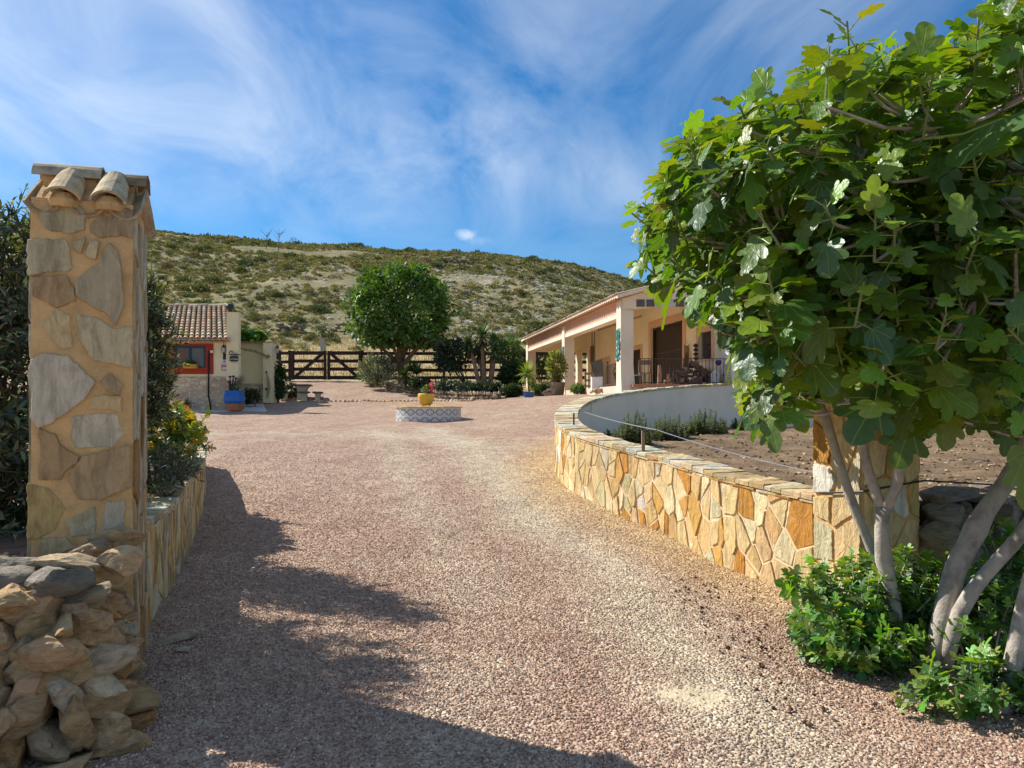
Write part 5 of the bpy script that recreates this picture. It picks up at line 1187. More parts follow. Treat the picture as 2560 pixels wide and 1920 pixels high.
# railings
def railing(A, B, z0, z1, n, lab, knots=True):
    A = Vector(A); B = Vector(B); root = thing('iron_railing', ((A.x + B.x) / 2, (A.y + B.y) / 2, z0), lab, 'railing')
    mb = MB(); mb.bar(A + Vector((0, 0, z1)), B + Vector((0, 0, z1)), .035, .02); mb.build('top_rail', M_iron, root); mb = MB(); mb.bar(A + Vector((0, 0, z0 + .06)), B + Vector((0, 0, z0 + .06)), .03, .018); mb.build('bottom_rail', M_iron, root)
    for i in range(n + 1):
        p = A.lerp(B, i / n); mb = MB(); mb.tube([p + Vector((0, 0, z0)), p + Vector((0, 0, z1))], .0095, 5)
        if knots and i % 2: mb.lathe(p + Vector((0, 0, z0 + .28)), [(.01, -.07), (.022, 0), (.01, .07)], 6)
        mb.build('baluster', M_iron, root)
railing((3.92, 21.9, 0), (6.55, 21.9, 0), 2.29, 3.07, 24, 'brown iron railing across the front of the porch')
a = TH @ Vector((.42, -.1, 0)); b = TH @ Vector((1.75, -.1, 0)); railing((a.x, a.y, 0), (b.x, b.y, 0), 2.27, 2.99, 12, 'short brown iron railing on the side of the porch behind the front column', False)
# log pile
lp = thing('log_pile', P(694, 385, 22.8), 'heap of split firewood logs on the porch behind the railing', 'firewood'); r = random.Random(31)
k = 0
for i in range(90):
    u = r.uniform(-1, 1); h = (1 - abs(u) ** 1.8) * .62; z = r.random() * h; x = 5.75 + u * .72; y = 22.75 + r.uniform(-.15, .35); rd = r.uniform(.035, .075); L2 = r.uniform(.3, .45)
    yaw = r.uniform(-.6, .6) if r.random() < .7 else r.uniform(1.0, 2.0); d = Vector((math.sin(yaw), math.cos(yaw), r.uniform(-.2, .3))).normalized(); c = Vector((x, y, 2.3 + z + rd))
    mb = MB(); mb.tube([c - d * L2 / 2, c + d * L2 / 2], rd, 7, pick([((.20, .12, .075), 3), ((.30, .20, .13), 2), ((.12, .08, .06), 2), ((.42, .30, .20), 1.2)], r)); mb.build('log', M_attr, lp)
# assorted porch things
def simple(name, mb, mat, o, lab, cat, **k): return tag(mb.build(name, mat, None, o), lab, cat, **k)
mb = MB(); mb.lathe(P(715.5, 384.5, 22.2), [(.15, 0), (.16, .02), (.13, .10), (.15, .30), (.10, .40), (.03, .46)], 16); simple('stone_urn', mb, M_wht, P(715, 385, 22.2), 'squat white urn on the porch edge at the right end of the log heap', 'urn')
for (px, D, h, lab) in ((659, 22.4, .62, 'upright reddish split log standing on end behind the porch railing'), (667.5, 22.3, .34, 'short pale split log standing by the taller upright log')):
    mb = MB(); o = P(px, 385, D); mb.tube([o + Vector((0, 0, -.02)), o + Vector((.02, 0, h * .6)), o + Vector((.01, 0, h))], [.07, .065, .05], 7, (.45, .26, .15)); simple('upright_log', mb, M_attr, o, lab, 'log')
mb = MB(); o = P(639, 385, 22.6); 
for dx in (-.18, .18):
    for dy in (-.15, .15): mb.tube([o + Vector((dx, dy, 0)), o + Vector((dx, dy, .30))], .014, 5, (.12, .08, .06))
mb.box(o.x - .22, o.y - .2, o.z + .30, o.x + .22, o.y + .2, o.z + .33, (.42, .42, .34)); simple('side_table', mb, M_attr, o, 'little low slatted table behind the porch railing beside the front column', 'table')
mb = MB(); o = P(645.5, 385, 22.9)
for dx in (-.16, .16):
    for dy in (-.15, .15): mb.tube([o + Vector((dx, dy, 0)), o + Vector((dx, dy, .42))], .014, 5, (.08, .06, .05))
mb.box(o.x - .2, o.y - .18, o.z + .36, o.x + .2, o.y + .18, o.z + .38, (.2, .15, .1)); mb.box(o.x - .2, o.y + .14, o.z + .38, o.x - .16, o.y + .18, o.z + .8, (.2, .15, .1)); mb.box(o.x + .16, o.y + .14, o.z + .38, o.x + .2, o.y + .18, o.z + .8, (.2, .15, .1)); mb.box(o.x - .2, o.y + .15, o.z + .65, o.x + .2, o.y + .17, o.z + .8, (.2, .15, .1))
simple('wooden_chair', mb, M_attr, o, 'small dark wooden chair behind the porch railing', 'chair')
# carved wooden hanging and plait on the wall by the window
t_, d_ = onw(689.5); p = TH @ Vector((t_, YW + .06, 0)); mb = MB(); zc = EYE + (HY - 358) / F * d_
mb.bar((p.x - .05, p.y - .02, zc - .38), (p.x - .05, p.y - .02, zc + .42), .16, .05, (.34, .20, .09), up=(0, 1, 0)); r = random.Random(7)
for i in range(9): mb.tube([(p.x + r.uniform(-.14, .02), p.y - .06, zc + r.uniform(-.3, .2)), (p.x + r.uniform(-.2, .08), p.y - .1, zc + r.uniform(-.35, .2))], .03, 5, (.22, .12, .05))
mb.tube([(p.x - .12, p.y - .02, zc + .42), (p.x - .05, p.y - .02, zc + .62), (p.x + .02, p.y - .02, zc + .42)], .008, 5, (.1, .06, .04)); simple('wall_carving', mb, M_attr, (p.x, p.y, zc), 'carved brown wooden ornament hung on the porch wall left of the barred window', 'ornament')
t_, d_ = onw(697.5); p = TH @ Vector((t_, YW + .08, 0)); zc = EYE + (HY - 358) / F * d_; mb = MB()
for i in range(6): mb.lathe((p.x, p.y - .05, zc - .36 + i * .14), [(.02, 0), (.085 + .01 * (i % 2), .06), (.02, .13)], 8, (.06, .055, .06) if i > 1 else (.22, .21, .22))
simple('hanging_pots', mb, M_attr, (p.x, p.y, zc), 'string of dark little jars hanging at the left edge of the barred window', 'ornament')
mb = MB(); p = P(718.5, 363.5, 21.85); mb.lathe(p, [(.05, -.06), (.09, 0), (.10, .06), (.07, .10)], 10, (.05, .03, .12)); simple('hanging_jar', mb, M_attr, p, 'small dark violet jar at the right end of the porch railing', 'jar')
# half door swung open beside the far doorway, on a white pier
a = P(590.5, 373, 24.2); b = P(603.2, 360.5, 24.0); mb = MB(); vs = [P(590.3, 362.5, 24.6), P(602.3, 358.5, 24.2), P(603.3, 376.2, 24.2), P(594.2, 377.2, 24.6)]
vs += [v + Vector((.01, .05, 0)) for v in vs]; mb.add(vs, [(0, 1, 2, 3), (7, 6, 5, 4), (0, 4, 5, 1), (1, 5, 6, 2), (2, 6, 7, 3), (3, 7, 4, 0)]); simple('stable_door', mb, M_dbrown, vs[3], 'dark half door standing open above the little cream pier on the porch side', 'door')
mb = MB(); hb(mb, 592, 377, 602.5, 390, 24.3, 24.7, D=24.3); simple('cream_pier', mb, M_wht, P(597, 389, 24.3), 'short cream pier under the open half door', 'pier')
mb = MB(); r = random.Random(3)
for i in range(16): vs, fs = rock(P(590 + r.random() * 13, 389 + r.random() * 4, 23.9), (.09, .07, .05), r.random(), None, r, 1, 3); mb.add(vs, fs, pick(ROCKS, r))
simple('stone_step', mb, M_rock, P(596, 391, 23.9), 'low rubble step at the foot of the short cream pier', 'step')
# grey slatted hurdle
ro = thing('wooden_hurdle', P(585, 388, 27), 'grey weathered slatted hurdle between the porch columns', 'fence')
for a in ((584.5, 372.5, 592.5, 374.8), (584.5, 379.2, 592.5, 381.5), (584.5, 385, 592.5, 387)): mb = MB(); hb(mb, *a, 27, 27.05); mb.build('slat', M_wood, ro)
mb = MB(); hb(mb, 584.8, 371, 586.6, 392, 27.051, 27.12); mb.build('post', M_wood, ro)
# pots by the porch
c = P(557.3, 395.5, 26.6); pot('wooden_tub', c, [(.235, 0), (.26, .2), (.285, .44), (.29, .48)], M_wood, 'weathered wooden half-barrel tub with a variegated shrub at the middle porch column', 'tub')
mb = MB(); r = random.Random(6); o = P(553, 396, 26.2)
for k in range(5): mb.tube([o + Vector((-.18 + .1 * k * .3 + .2 * math.cos(a) * (1 - .08 * k), -.1, .02 + k * .02 + .09 + .09 * math.sin(a))) for a in [i * .6 for i in range(11)]], .017, 5, (.38, .28, .19))
simple('coiled_hose', mb, M_attr, o, 'tan garden hose coiled at the foot of the wooden tub', 'hose')
c = P(529, 397.2, 26.9); root = pot('blue_trough', c, [(.17, 0), (.19, .17)], M_blue, 'small square bright blue pot holding a yucca at the porch corner', 'flowerpot', sq=8, n=32)
c = P(618, 388.5, 23.0); root = pot('blue_tall_pot', c, [(.07, 0), (.10, .30), (.125, .36)], M_blue, 'tall blue pot on the porch side behind the short railing', 'flowerpot')

# ------------------------------------------------------------------ wire fence on the curved wall
root = thing('timber_post', P(643.2, 452, 8.6), 'short square timber post behind the curved wall with a wire bracket', 'post')
mb = MB(); hb(mb, 641.6, 430.8, 644.8, 455, 8.62, 8.66, D=8.64); mb.build('post', M_wood, root); mb = MB(); mb.tube([P(643, 431.4, 8.6), P(655.5, 431.0, 8.6), P(657, 429.6, 8.6)], .006, 5); mb.lathe(P(658, 430.2, 8.6), [(.004, -.012), (.014, 0), (.004, .012)], 8); mb.build('bracket', M_black, root)
for (x, y0, y1, D, lab) in ((573.8, 413, 432, 10.9, 'thin rusty iron stake at the nearer end of the wall bend'), (590.6, 400.5, 412.5, 13.9, 'thin rusty iron stake farther round the wall bend')):
    mb = MB(); mb.tube([P(x, y1, D), P(x, y0, D)], .014, 6); simple('iron_stake', mb, M_iron, P(x, y1, D), lab, 'stake', group='iron stakes along the wall')
mb = MB(); pts = [P(590.6, 410, 13.9), P(583.5, 411.5, 12.5)]; mb.tube(pts, .004, 4)
def sag(a, b, n, s): return [a.lerp(b, i / n) - Vector((0, 0, s * 4 * (i / n) * (1 - i / n))) for i in range(n + 1)]
mb.tube(sag(P(584.5, 412, 12.3), P(657, 429.8, 8.6), 8, .02), .006, 4); mb.tube(sag(P(657, 429.8, 8.6), P(820, 473.5, 6.2), 10, .03), .0045, 4); mb.tube(sag(P(574, 414, 10.9), P(584.5, 412, 12.3), 4, .01), .004, 4)
simple('fence_wire', mb, surf('galvanised', (.40, .40, .46), .4, 5, .1, 0, metal=.4), P(657, 430, 8.6), 'taut grey fence wire strung from the wall bend to the right gate pillar', 'wire')
mb = MB(); 
p0 = FL2 - dv2 * .03 + Vector((0, 0, .98)); lp_ = [FL2 + dv2 * .4 - wv2 * .03, FL2 - dv2 * .03 - wv2 * .03, FR2 - dv2 * .03 + wv2 * .02]; lp_ = [v + Vector((0, 0, .90 + .06 * i)) for i, v in enumerate(lp_)]; mb.tube(lp_, .008, 5); mb.tube(sag(lp_[-1], Vector((9, 7.0, 1.0)), 8, .12), .007, 5)
simple('black_cable', mb, M_black, lp_[1], 'black cable looped round the right gate pillar and trailing over the grey dry-stone wall', 'cable')
# ------------------------------------------------------------------ vegetation
M_leaf = leaf_mat('leaf', .30, .05, .5); M_fig = leaf_mat('fig_leaf', .35, .035, .38, veins=True, tcol=(1.9, 1.75, .25)); M_dry = leaf_mat('dry_leaf', .2, .03, .6, tcol=(1.2, 1.1, .8))
M_bark = surf('fig_bark', (.42, .37, .32), .85, 7, .35, .9, 26, .010, stretch=(1.6, 1.6, 1.3)); M_dbark = surf('dark_bark', (.11, .08, .055), .9, 8, .3, .7, 30, .01)
def rdir(n, up=0.0):
    v = rng.normal(size=(n, 3)); v = unit(v); v[:, 2] += up; return unit(v)
def rel(v): return np.array(v, float)
def clumped(center, rad, nclump, per, crad, shell=.75, flat=None, seedn=0):
    """leaf positions gathered in clumps over an ellipsoid; returns pos, outward dirs"""
    c = rel(center); rad = rel(rad); d = rdir(nclump); rr = shell + (1 - shell) * rng.random((nclump, 1)) ** .5; k = rng.uniform(.88, 1.1, (nclump, 1)) + .13 * np.sin(d[:, :1] * 5 + seedn) * np.cos(d[:, 2:3] * 4 + d[:, 1:2] * 3)
    cp = d * rr * k * rad
    if flat is not None: cp[:, 2] = np.maximum(cp[:, 2], -rad[2] * flat)
    n = nclump * per; base = np.repeat(cp, per, 0); off = rdir(n) * crad * rng.random((n, 1)) ** .4
    pos = c + base + off; out = unit(unit(base / rad) * .6 + unit(off) * 1.0); return pos, out
def bush(name, lab, cat, center, rad, n, lsz, base, alt=None, alt2=None, tmpl=OVAL, per=14, crad=None, up=.25, mat=None, origin=None, group=None, shell=.6, stems=6, droop=0, part='foliage', flat=.85, stemcol=None, var=.3):
    c = rel(center); g0 = (c[0], c[1], c[2] - rad[2]); o = origin or g0
    root = thing(name, o, lab, cat, group); nc = max(3, n // per); crad = crad or float(np.mean(rad)) * .28
    pos, out = clumped(c, rad, nc, per, crad, shell, flat, seedn=c[0]); N = len(pos)
    d = unit(out + rdir(N) * .6 + [0, 0, up - droop]); nm = unit(out * .5 + rdir(N) * .5 + [0, 0, .9])
    leaves(part, tmpl, pos, d, nm, rng.uniform(.7, 1.25, N) * lsz, rcol(N, base, var, alt, .25, alt2, .12), mat or M_leaf, root)
    if stems:
        mb = MB()
        for i in range(stems):
            a = rng.random() * 6.28; t = Vector((c[0] + math.cos(a) * rad[0] * .55, c[1] + math.sin(a) * rad[1] * .55, c[2] + rad[2] * rng.uniform(-.1, .5))); s = Vector(o) + Vector((rng.uniform(-.05, .05), rng.uniform(-.05, .05), -.05))
            m_ = s.lerp(t, .5) + Vector((0, 0, rad[2] * .15)); th = min(.05, .02 + .012 * float(np.mean(rad))); mb.tube([s, m_, t], [th, th * .7, th * .3], 5)
        mb.build('stems', M_dbark, root)
    return root
def spiky(mb, c, n, ln, w, cols, zmin=-.5, zmax=1.0, droop=.25, r=random):
    """rosette of sword leaves"""
    c = Vector(c)
    for i in range(n):
        a = r.uniform(0, 6.283); e = r.uniform(zmin, zmax); d = Vector((math.cos(a) * math.sqrt(max(0, 1 - e * e)), math.sin(a) * math.sqrt(max(0, 1 - e * e)), e)); L = ln * r.uniform(.75, 1.1)
        x = d.cross(Vector((0, 0, 1)));  x = x.normalized() if x.length > .1 else Vector((1, 0, 0)); u = x.cross(d)
        p0 = c; p1 = c + d * L * .5 + u * .02; p2 = c + d * L - Vector((0, 0, droop * L * (1 - abs(e)) * r.uniform(.3, 1)))
        mb.add([p0 - x * w * .35, p0 + x * w * .35, p1 + x * w * .5, p1 - x * w * .5, p1 + u * w * .15, p2], [(0, 1, 2, 3), (3, 2, 5)], pick(cols, r, .2))

# --- scrub on the hillside
def shrub_tmpl(nt_, seed, sz=.34, upw=.5):
    g = np.random.default_rng(seed); V = []; Fc = []
    for i in range(nt_):
        a = g.random() * 6.283; e = g.random() ** .8; rr = .55 + .45 * g.random(); k = 1 + .25 * math.sin(a * 3 + seed)
        c = np.array([math.cos(a) * math.sqrt(1 - e * e) * rr * k, math.sin(a) * math.sqrt(1 - e * e) * rr * k, e * rr * .95])
        d = unit(c + g.normal(size=3) * .35 + [0, 0, upw]); s = unit(np.cross(d, g.normal(size=3))); b = len(V)
        V += [c - s * sz * .5 - d * sz * .3, c + s * sz * .5 - d * sz * .3, c + d * sz * g.uniform(.6, 1.2)]; Fc.append((b, b + 1, b + 2))
    return np.array(V), np.array(Fc)
def hit(px, py, y0=39, y1=230):
    ys_ = np.linspace(y0, y1, 900); x = (px - 512) / F * ys_; z = EYE + (HY - py) / F * ys_; h = hillz(x, ys_); k = np.argmax(h >= z)
    return Vector((x[k], ys_[k], h[k])) if (h >= z).any() else None
NS = 42000; sy = 52 + (205 - 52) * rng.random(NS) ** .72; su = rng.uniform(-.80, .72, NS); sx = su * sy
dn = vnoise(sx, sy * 1.6, .035, 3) + .6 * vnoise(sx, sy, .11, 9); keep = (dn > -.52 + .3 * rng.random(NS)) & ~((sy < 60) & (rng.random(NS) < .8))
thin = np.clip((sx - -20) / 40, 0, 1) * np.clip((130 - sy) / 60, 0, 1); keep &= rng.random(NS) > thin * .35
sx, sy, dn, su = sx[keep], sy[keep], dn[keep], su[keep]; NS = len(sx); sz_ = hillz(sx, sy)
ssz = (.24 + .34 * rng.random(NS) ** 1.8 + .7 * (rng.random(NS) < .03) * rng.random(NS)) * (1 + .3 * np.clip(sy / 150 - .4, 0, 1)); 
base = np.array([(.19, .19, .075), (.23, .215, .10), (.145, .16, .06), (.29, .25, .12), (.23, .19, .11), (.10, .125, .05)])
ci = rng.choice(6, NS, p=[.27, .24, .16, .15, .10, .08]); ci[ssz > 1.0] = 5; scol = base[ci] * rng.uniform(.8, 1.25, (NS, 1))
order = np.argsort(-(ssz / sy)); ind = order[:290]; rest = order[290:]
M_scrub = leaf_mat('scrub', .15, .02, .6)
VV, FF, CC, nb = [], [], [], 0
for k in range(4):
    sel = rest[k::4]; TV, TF = shrub_tmpl(42, k, .40); n = len(sel); a = rng.random(n) * 6.28; ca, sa = np.cos(a), np.sin(a)
    s = ssz[sel][:, None]; W_ = np.stack([TV[:, 0] * ca[:, None] - TV[:, 1] * sa[:, None], TV[:, 0] * sa[:, None] + TV[:, 1] * ca[:, None], np.tile(TV[:, 2], (n, 1)) * rng.uniform(.65, 1.0, (n, 1))], -1) * s[:, :, None]
    W_ += np.stack([sx[sel], sy[sel], sz_[sel] - .08], 1)[:, None, :]
    VV.append(W_.reshape(-1, 3)); FF.append((TF[None] + (np.arange(n) * len(TV))[:, None, None]).reshape(-1, 3) + nb); nb += n * len(TV); CC.append(np.repeat(scol[sel], len(TF), 0) * rng.uniform(.65, 1.4, (n * len(TF), 1)))
tag(npmesh('hillside_scrub', np.concatenate(VV), np.concatenate(FF), np.concatenate(CC), M_scrub), 'olive and grey tussocks of low scrub covering the far hillside', 'scrub', kind='stuff')
protos = []
for k in range(6):
    TV, TF = shrub_tmpl(230, 20 + k, .22, .4); me_c = np.tile(base[[0, 1, 2, 3, 4, 5][k]], (len(TF), 1)) * rng.uniform(.65, 1.4, (len(TF), 1))
    protos.append((TV, TF, me_c))
first = {}
for i in ind:
    k = int(ci[i]); loc = Vector((sx[i], sy[i], sz_[i] - .06))
    if k not in first:
        TV, TF, cc_ = protos[k]; o = npmesh('hill_shrub', TV, TF, cc_, M_scrub); first[k] = o
    else: o = first[k].copy(); COL.objects.link(o)
    o.location = loc; s = float(ssz[i]); o.scale = (s, s, s * .85); o.rotation_euler = (0, 0, random.uniform(0, 6))
    tag(o, 'low rounded scrub bush on the lower slope of the hillside', 'shrub', 'scrub bushes on the near slope')
# distinctive dark bushes and trees of the hill
for px, py, w_, h_, lab, c in ((322, 338, 11, 11, 'large dark bush on the slope just above the left gate leaf', (.035, .06, .02)), (300, 353, 9, 8, 'loose grey-green bush in the dry field behind the gate', (.09, .13, .045)),
        (250, 318, 10, 7, 'grey-green bush on the slope right of the hut chimney', (.11, .13, .06)), (274, 270, 5, 5, 'left one of two round dark bushes high on the hill', (.035, .055, .02)), (287, 272, 6, 5.5, 'right one of two round dark bushes high on the hill', (.035, .055, .02)),
        (512, 325, 8, 8, 'bright green bush on the slope above the yuccas', (.06, .12, .025)), (466, 296, 4, 5, 'lone dark bush among pale rocks on the hill, right of the round tree', (.03, .05, .02)), (293, 246, 4.5, 6, 'small bushy tree on the left of the skyline', (.04, .06, .025)),
        (174, 239, 3, 5, 'tiny dark bush on the skyline beside the pillar', (.035, .05, .02)), (457, 256, 2.5, 4, 'tiny dark shrub on the skyline right of the round tree', (.03, .045, .02)), (489, 261, 2.5, 3.5, 'tiny dark shrub on the skyline towards the house', (.03, .045, .02)),
        (206, 266, 4, 4, 'dark bush high on the slope above the hut roof', (.035, .055, .02)), (341, 262, 5, 4, 'dark spreading bush below the skyline left of the round tree', (.04, .06, .025)), (546, 332, 5, 4, 'dark green bush on the slope beside the porch roof', (.05, .09, .03))):
    q = hit(px, py)
    if q is None: q = hit(px, py + 6) or hit(px, py + 10)
    s = q.y / F; rad = (w_ * s, w_ * s * .8, h_ * s * .75); bush('hill_bush', lab, 'bush', (q.x, q.y, q.z + rad[2] * .8), rad, 420, .28 * w_ * s * .5, c, tuple(x * 1.7 for x in c), origin=(q.x, q.y, q.z), stems=3, per=12)
q = hit(266, 249) or hit(266, 252); mb = MB(); r = random.Random(3)
for b_ in (0, 2.2):
    o = q + Vector((b_, 0, -.3)); top = o + Vector((.2, 0, 3.2)); mb.tube([o, top], [.10, .03], 5, (.12, .09, .07))
    for i in range(9): p = o.lerp(top, r.uniform(.35, 1)); mb.tube([p, p + Vector((r.uniform(-1.3, 1.3), r.uniform(-.4, .4), r.uniform(.4, 1.6)))], [.04, .012], 4, (.12, .09, .07))
tag(mb.build('dead_tree', M_attr, None, q), 'bare dead tree with thin grey branches on the left skyline', 'tree')
# low terrace walls on the slope
for a, b, lab in (((276, 331), (308, 332.5), 'old dry-stone terrace wall behind the bushes above the gate'), ((332, 331), (350, 332), 'short stretch of dry-stone terrace wall left of the round tree'), ((448, 263), (472, 264.5), 'grey terrace wall high on the hill right of the round tree')):
    A = hit(*a); B = hit(*b); mb = MB(); r = random.Random(int(a[0])); n = int((B - A).length / .6)
    for i in range(n):
        for l in range(3): p = A.lerp(B, (i + r.random()) / n); z = hillz(p.x, p.y)[0]; vs, fs = rock((p.x, p.y, z + .08 + .26 * l), (r.uniform(.25, .5), .3, r.uniform(.13, .2)), r.uniform(-.3, .3), None, r, 1, 3); mb.add(vs, fs, pick([((.20, .16, .11), 3), ((.28, .23, .17), 2)], r))
    tag(mb.build('terrace_wall', M_rock, None, A), lab, 'wall')
# scattered pale rocks and dry grass
VV, FF, CC, nb = [], [], [], 0
bm = bmesh.new(); bmesh.ops.create_icosphere(bm, subdivisions=1, radius=1); RV = np.array([v.co for v in bm.verts]) * [1, .8, .45]; RF = np.array([[v.index for v in f.verts] for f in bm.faces]); bm.free()
n = 4200; ry = 62 + 110 * rng.random(n) ** .8; ru = np.where(rng.random(n) < .68, rng.uniform(-.12, .35, n), rng.uniform(-.7, .3, n)); rx = ru * ry; rz = hillz(rx, ry); rs = rng.uniform(.08, .34, n)
W_ = RV[None] * rs[:, None, None] * rng.uniform(.7, 1.4, (n, 1, 3)) + np.stack([rx, ry, rz], 1)[:, None, :]
tag(npmesh('slope_rocks', W_.reshape(-1, 3), (RF[None] + (np.arange(n) * len(RV))[:, None, None]).reshape(-1, 3), np.repeat(rcol(n, (.52, .48, .41), .2), len(RF), 0), M_rock), 'pale limestone rocks breaking through the hillside scrub', 'rocks', kind='stuff')
n = 26000; gy = 38.8 + 24 * rng.random(n); gu = rng.uniform(-.75, .3, n); gx = gu * gy; gz = hillz(gx, gy)
GB = (np.array([(-.05, 0, 0), (.05, 0, 0), (.01, .0, 1.0)]), np.array([(0, 1, 2)]))
P_ = np.stack([gx, gy, gz - .02], 1); d = unit(rng.normal(size=(n, 3)) * .3 + [0, 0, 1])
T3 = (np.array([(-.12, 0, 0), (.12, 0, 0), (0, 1, 0)], float), np.array([(0, 1, 2)]))
tag(leaves('dry_grass', T3, P_, d, rdir(n), rng.uniform(.12, .34, n), rcol(n, (.50, .37, .17), .25, (.36, .28, .13), .2, (.20, .22, .08), .12), M_dry), 'dry straw-coloured grass of the field beyond the gate', 'grass', kind='stuff')

# --- round tree
tD = 34.6; tb = P(402, 386, tD); root = thing('round_tree', tb, 'dense round-crowned green tree standing beside the dark ranch gate', 'tree')
cc = P(401, 310, tD); s = tD / F; rad = (50 * s, 48 * s, 43 * s)
pos, out = clumped(cc, rad, 300, 46, .34, .66, .72, 1.7); pos[:, 2] -= 0
N = len(pos); d = unit(out + rdir(N) * .7 + [0, 0, .1]); nm = unit(out * .6 + rdir(N) * .4 + [0, 0, .8])
leaves('crown', OVAL, pos, d, nm, rng.uniform(.13, .25, N), rcol(N, (.085, .18, .026), .3, (.12, .24, .035), .25, (.05, .10, .02), .15), M_leaf, root)
mb = MB(); r = random.Random(3); fk = P(401, 362, tD)
mb.tube([tb - Vector((0, 0, .2)), tb.lerp(fk, .5) + Vector((.05, 0, 0)), fk], [.26, .22, .20], 10)
for tx_, ty_ in ((378, 345), (368, 335), (388, 330), (400, 325), (412, 328), (425, 338), (436, 330), (392, 315), (414, 312), (384, 352)):
    t = P(tx_, ty_, tD + r.uniform(-1.2, 1.2)); s0 = fk - Vector((0, 0, r.uniform(0, .4))); mb.tube([s0, s0.lerp(t, .45) + Vector((r.uniform(-.1, .1), 0, .12)), t], [.11, .075, .03], 7)
mb.build('trunk', surf('tan_bark', (.20, .13, .07), .9, 6, .3, .7, 25, .02), root)

# --- garden bed planting
def B3(px, py, D): return tuple(P(px, py, D))
def sb(name, lab, cat, px, py, wx, wy, D, n, lsz, c, **k):
    s = D / F; return bush(name, lab, cat, B3(px, py, D), (wx * s, wx * s * .8, wy * s), n, lsz, c, **k)
sb('lavender_mound', 'rounded grey-green lavender mound under the round tree', 'shrub', 378, 371, 17, 13, 34.0, 1500, .22, (.17, .20, .15), tmpl=LANCE, per=10, alt=(.26, .29, .22), up=.8, alt2=(.10, .12, .08))
sb('small_shrub', 'small fresh green shrub at the left end of the garden bed', 'shrub', 366.5, 375.5, 7.5, 5.5, 35.6, 420, .16, (.07, .15, .04), up=.5, alt=(.12, .2, .06))
def rosette(name, lab, heads, D, n, ln, w, cols, trunk=True, zmin=-.5, cat='yucca', base=None):
    r = random.Random(int(heads[0][0] * 10)); b0 = P(*(base or (heads[0][0], heads[0][1] + 10)), D); root = thing(name, b0, lab, cat); mb = MB(); tk = MB()
    for (px, py, rp, *dd) in heads:
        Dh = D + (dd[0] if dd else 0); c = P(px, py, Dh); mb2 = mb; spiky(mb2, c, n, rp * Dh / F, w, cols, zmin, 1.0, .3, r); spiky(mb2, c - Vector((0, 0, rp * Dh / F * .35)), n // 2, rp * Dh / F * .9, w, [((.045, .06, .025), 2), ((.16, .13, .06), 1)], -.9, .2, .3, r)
        if trunk: bb = P(base[0] + (px - base[0]) * .45, base[1], D); tk.tube([bb, bb.lerp(c, .5) + Vector((r.uniform(-.06, .06), 0, 0)), c], [.11, .085, .07], 7)
    mb.build('leaves', M_leaf, root)
    if trunk: tk.build('trunk', M_bark2, root)
M_bark2 = surf('yucca_bark', (.26, .17, .11), .9, 9, .35, .8, 20, .02)
YC = [((.055, .105, .03), 3), ((.08, .15, .035), 2), ((.03, .06, .02), 2), ((.13, .2, .05), 1)]
rosette('agave_clump', 'dark green spiky yucca clump beside the grey lavender mound', [(411, 371, 17), (417, 374, 15, -.4), (405, 376, 13, -.6)], 32.6, 90, .8, .07, YC, False, -.1, 'yucca', (412, 386))
rosette('yucca_tree', 'tall multi-stemmed yucca with five spiky heads in the garden bed', [(469, 344, 15), (482, 336, 17), (494, 341, 14, .8), (494.5, 352, 13, -.3), (478, 352, 13, .6)], 30.8, 80, .9, .075, YC, True, -.7, 'yucca', (487, 384))
sb('dark_bush', 'loose dark-leaved bush left of the tall yucca in the garden bed', 'bush', 452, 357, 19, 15, 31.8, 1700, .17, (.035, .065, .03), per=16, alt=(.06, .10, .045), origin=B3(467, 388, 31.8), shell=.45, stems=12)
sb('willow_bush', 'feathery bright green bush between the yucca and the porch', 'bush', 508, 352, 13, 15, 32.4, 1700, .17, (.10, .20, .04), tmpl=LANCE, alt=(.15, .27, .05), per=14, alt2=(.05, .11, .03), origin=B3(508, 386, 32.4))
sb('dark_bush', 'dark dense bush at the foot of the feathery green one, near the porch corner', 'bush', 512, 376, 11, 12, 30.6, 1500, .16, (.03, .06, .022), per=16, alt=(.05, .09, .03), origin=B3(512, 392, 30.6))
sb('leafy_shrub', 'green shrub seen through the far end of the porch', 'bush', 540, 360, 12, 14, 41, 1300, .2, (.07, .15, .03), alt=(.11, .21, .04), origin=B3(540, 384, 41))
sb('leafy_shrub', 'darker shrub at the back left of the porch, behind the rail fence', 'bush', 522, 366, 9, 14, 40, 800, .2, (.045, .09, .03), origin=B3(522, 384, 40))
for i, (px, py, wx, wy, D, lab) in enumerate(((420, 383, 12, 5, 31.4, 'dark creeping ground cover at the left of the bed wall'), (447, 386, 15, 5.5, 29.8, 'dark creeping ground cover trailing over the middle of the bed wall'), (470, 388, 13, 5.5, 28.6, 'dark creeping ground cover trailing over the bed wall below the yucca'), (490, 388, 12, 6, 28.2, 'dark creeping ground cover at the right end of the bed wall'))):
    sb('ground_cover', lab, 'plant', px, py, wx, wy, D, 900, .10, (.022, .045, .016), per=12, alt=(.035, .065, .02), tmpl=OVAL, stems=2, shell=.35, flat=.95)
for i, (px, D, w_, lab) in enumerate(((512, 27.6, 10, 'low clipped dark hedge left of the potted yucca'), (543, 28.4, 8.5, 'low clipped dark hedge right of the potted yucca'))):
    sb('low_hedge', lab, 'hedge', px, 391, w_, 5.2, D, 1500, .09, (.032, .065, .02), per=14, alt=(.055, .11, .03), stems=2, shell=.6)
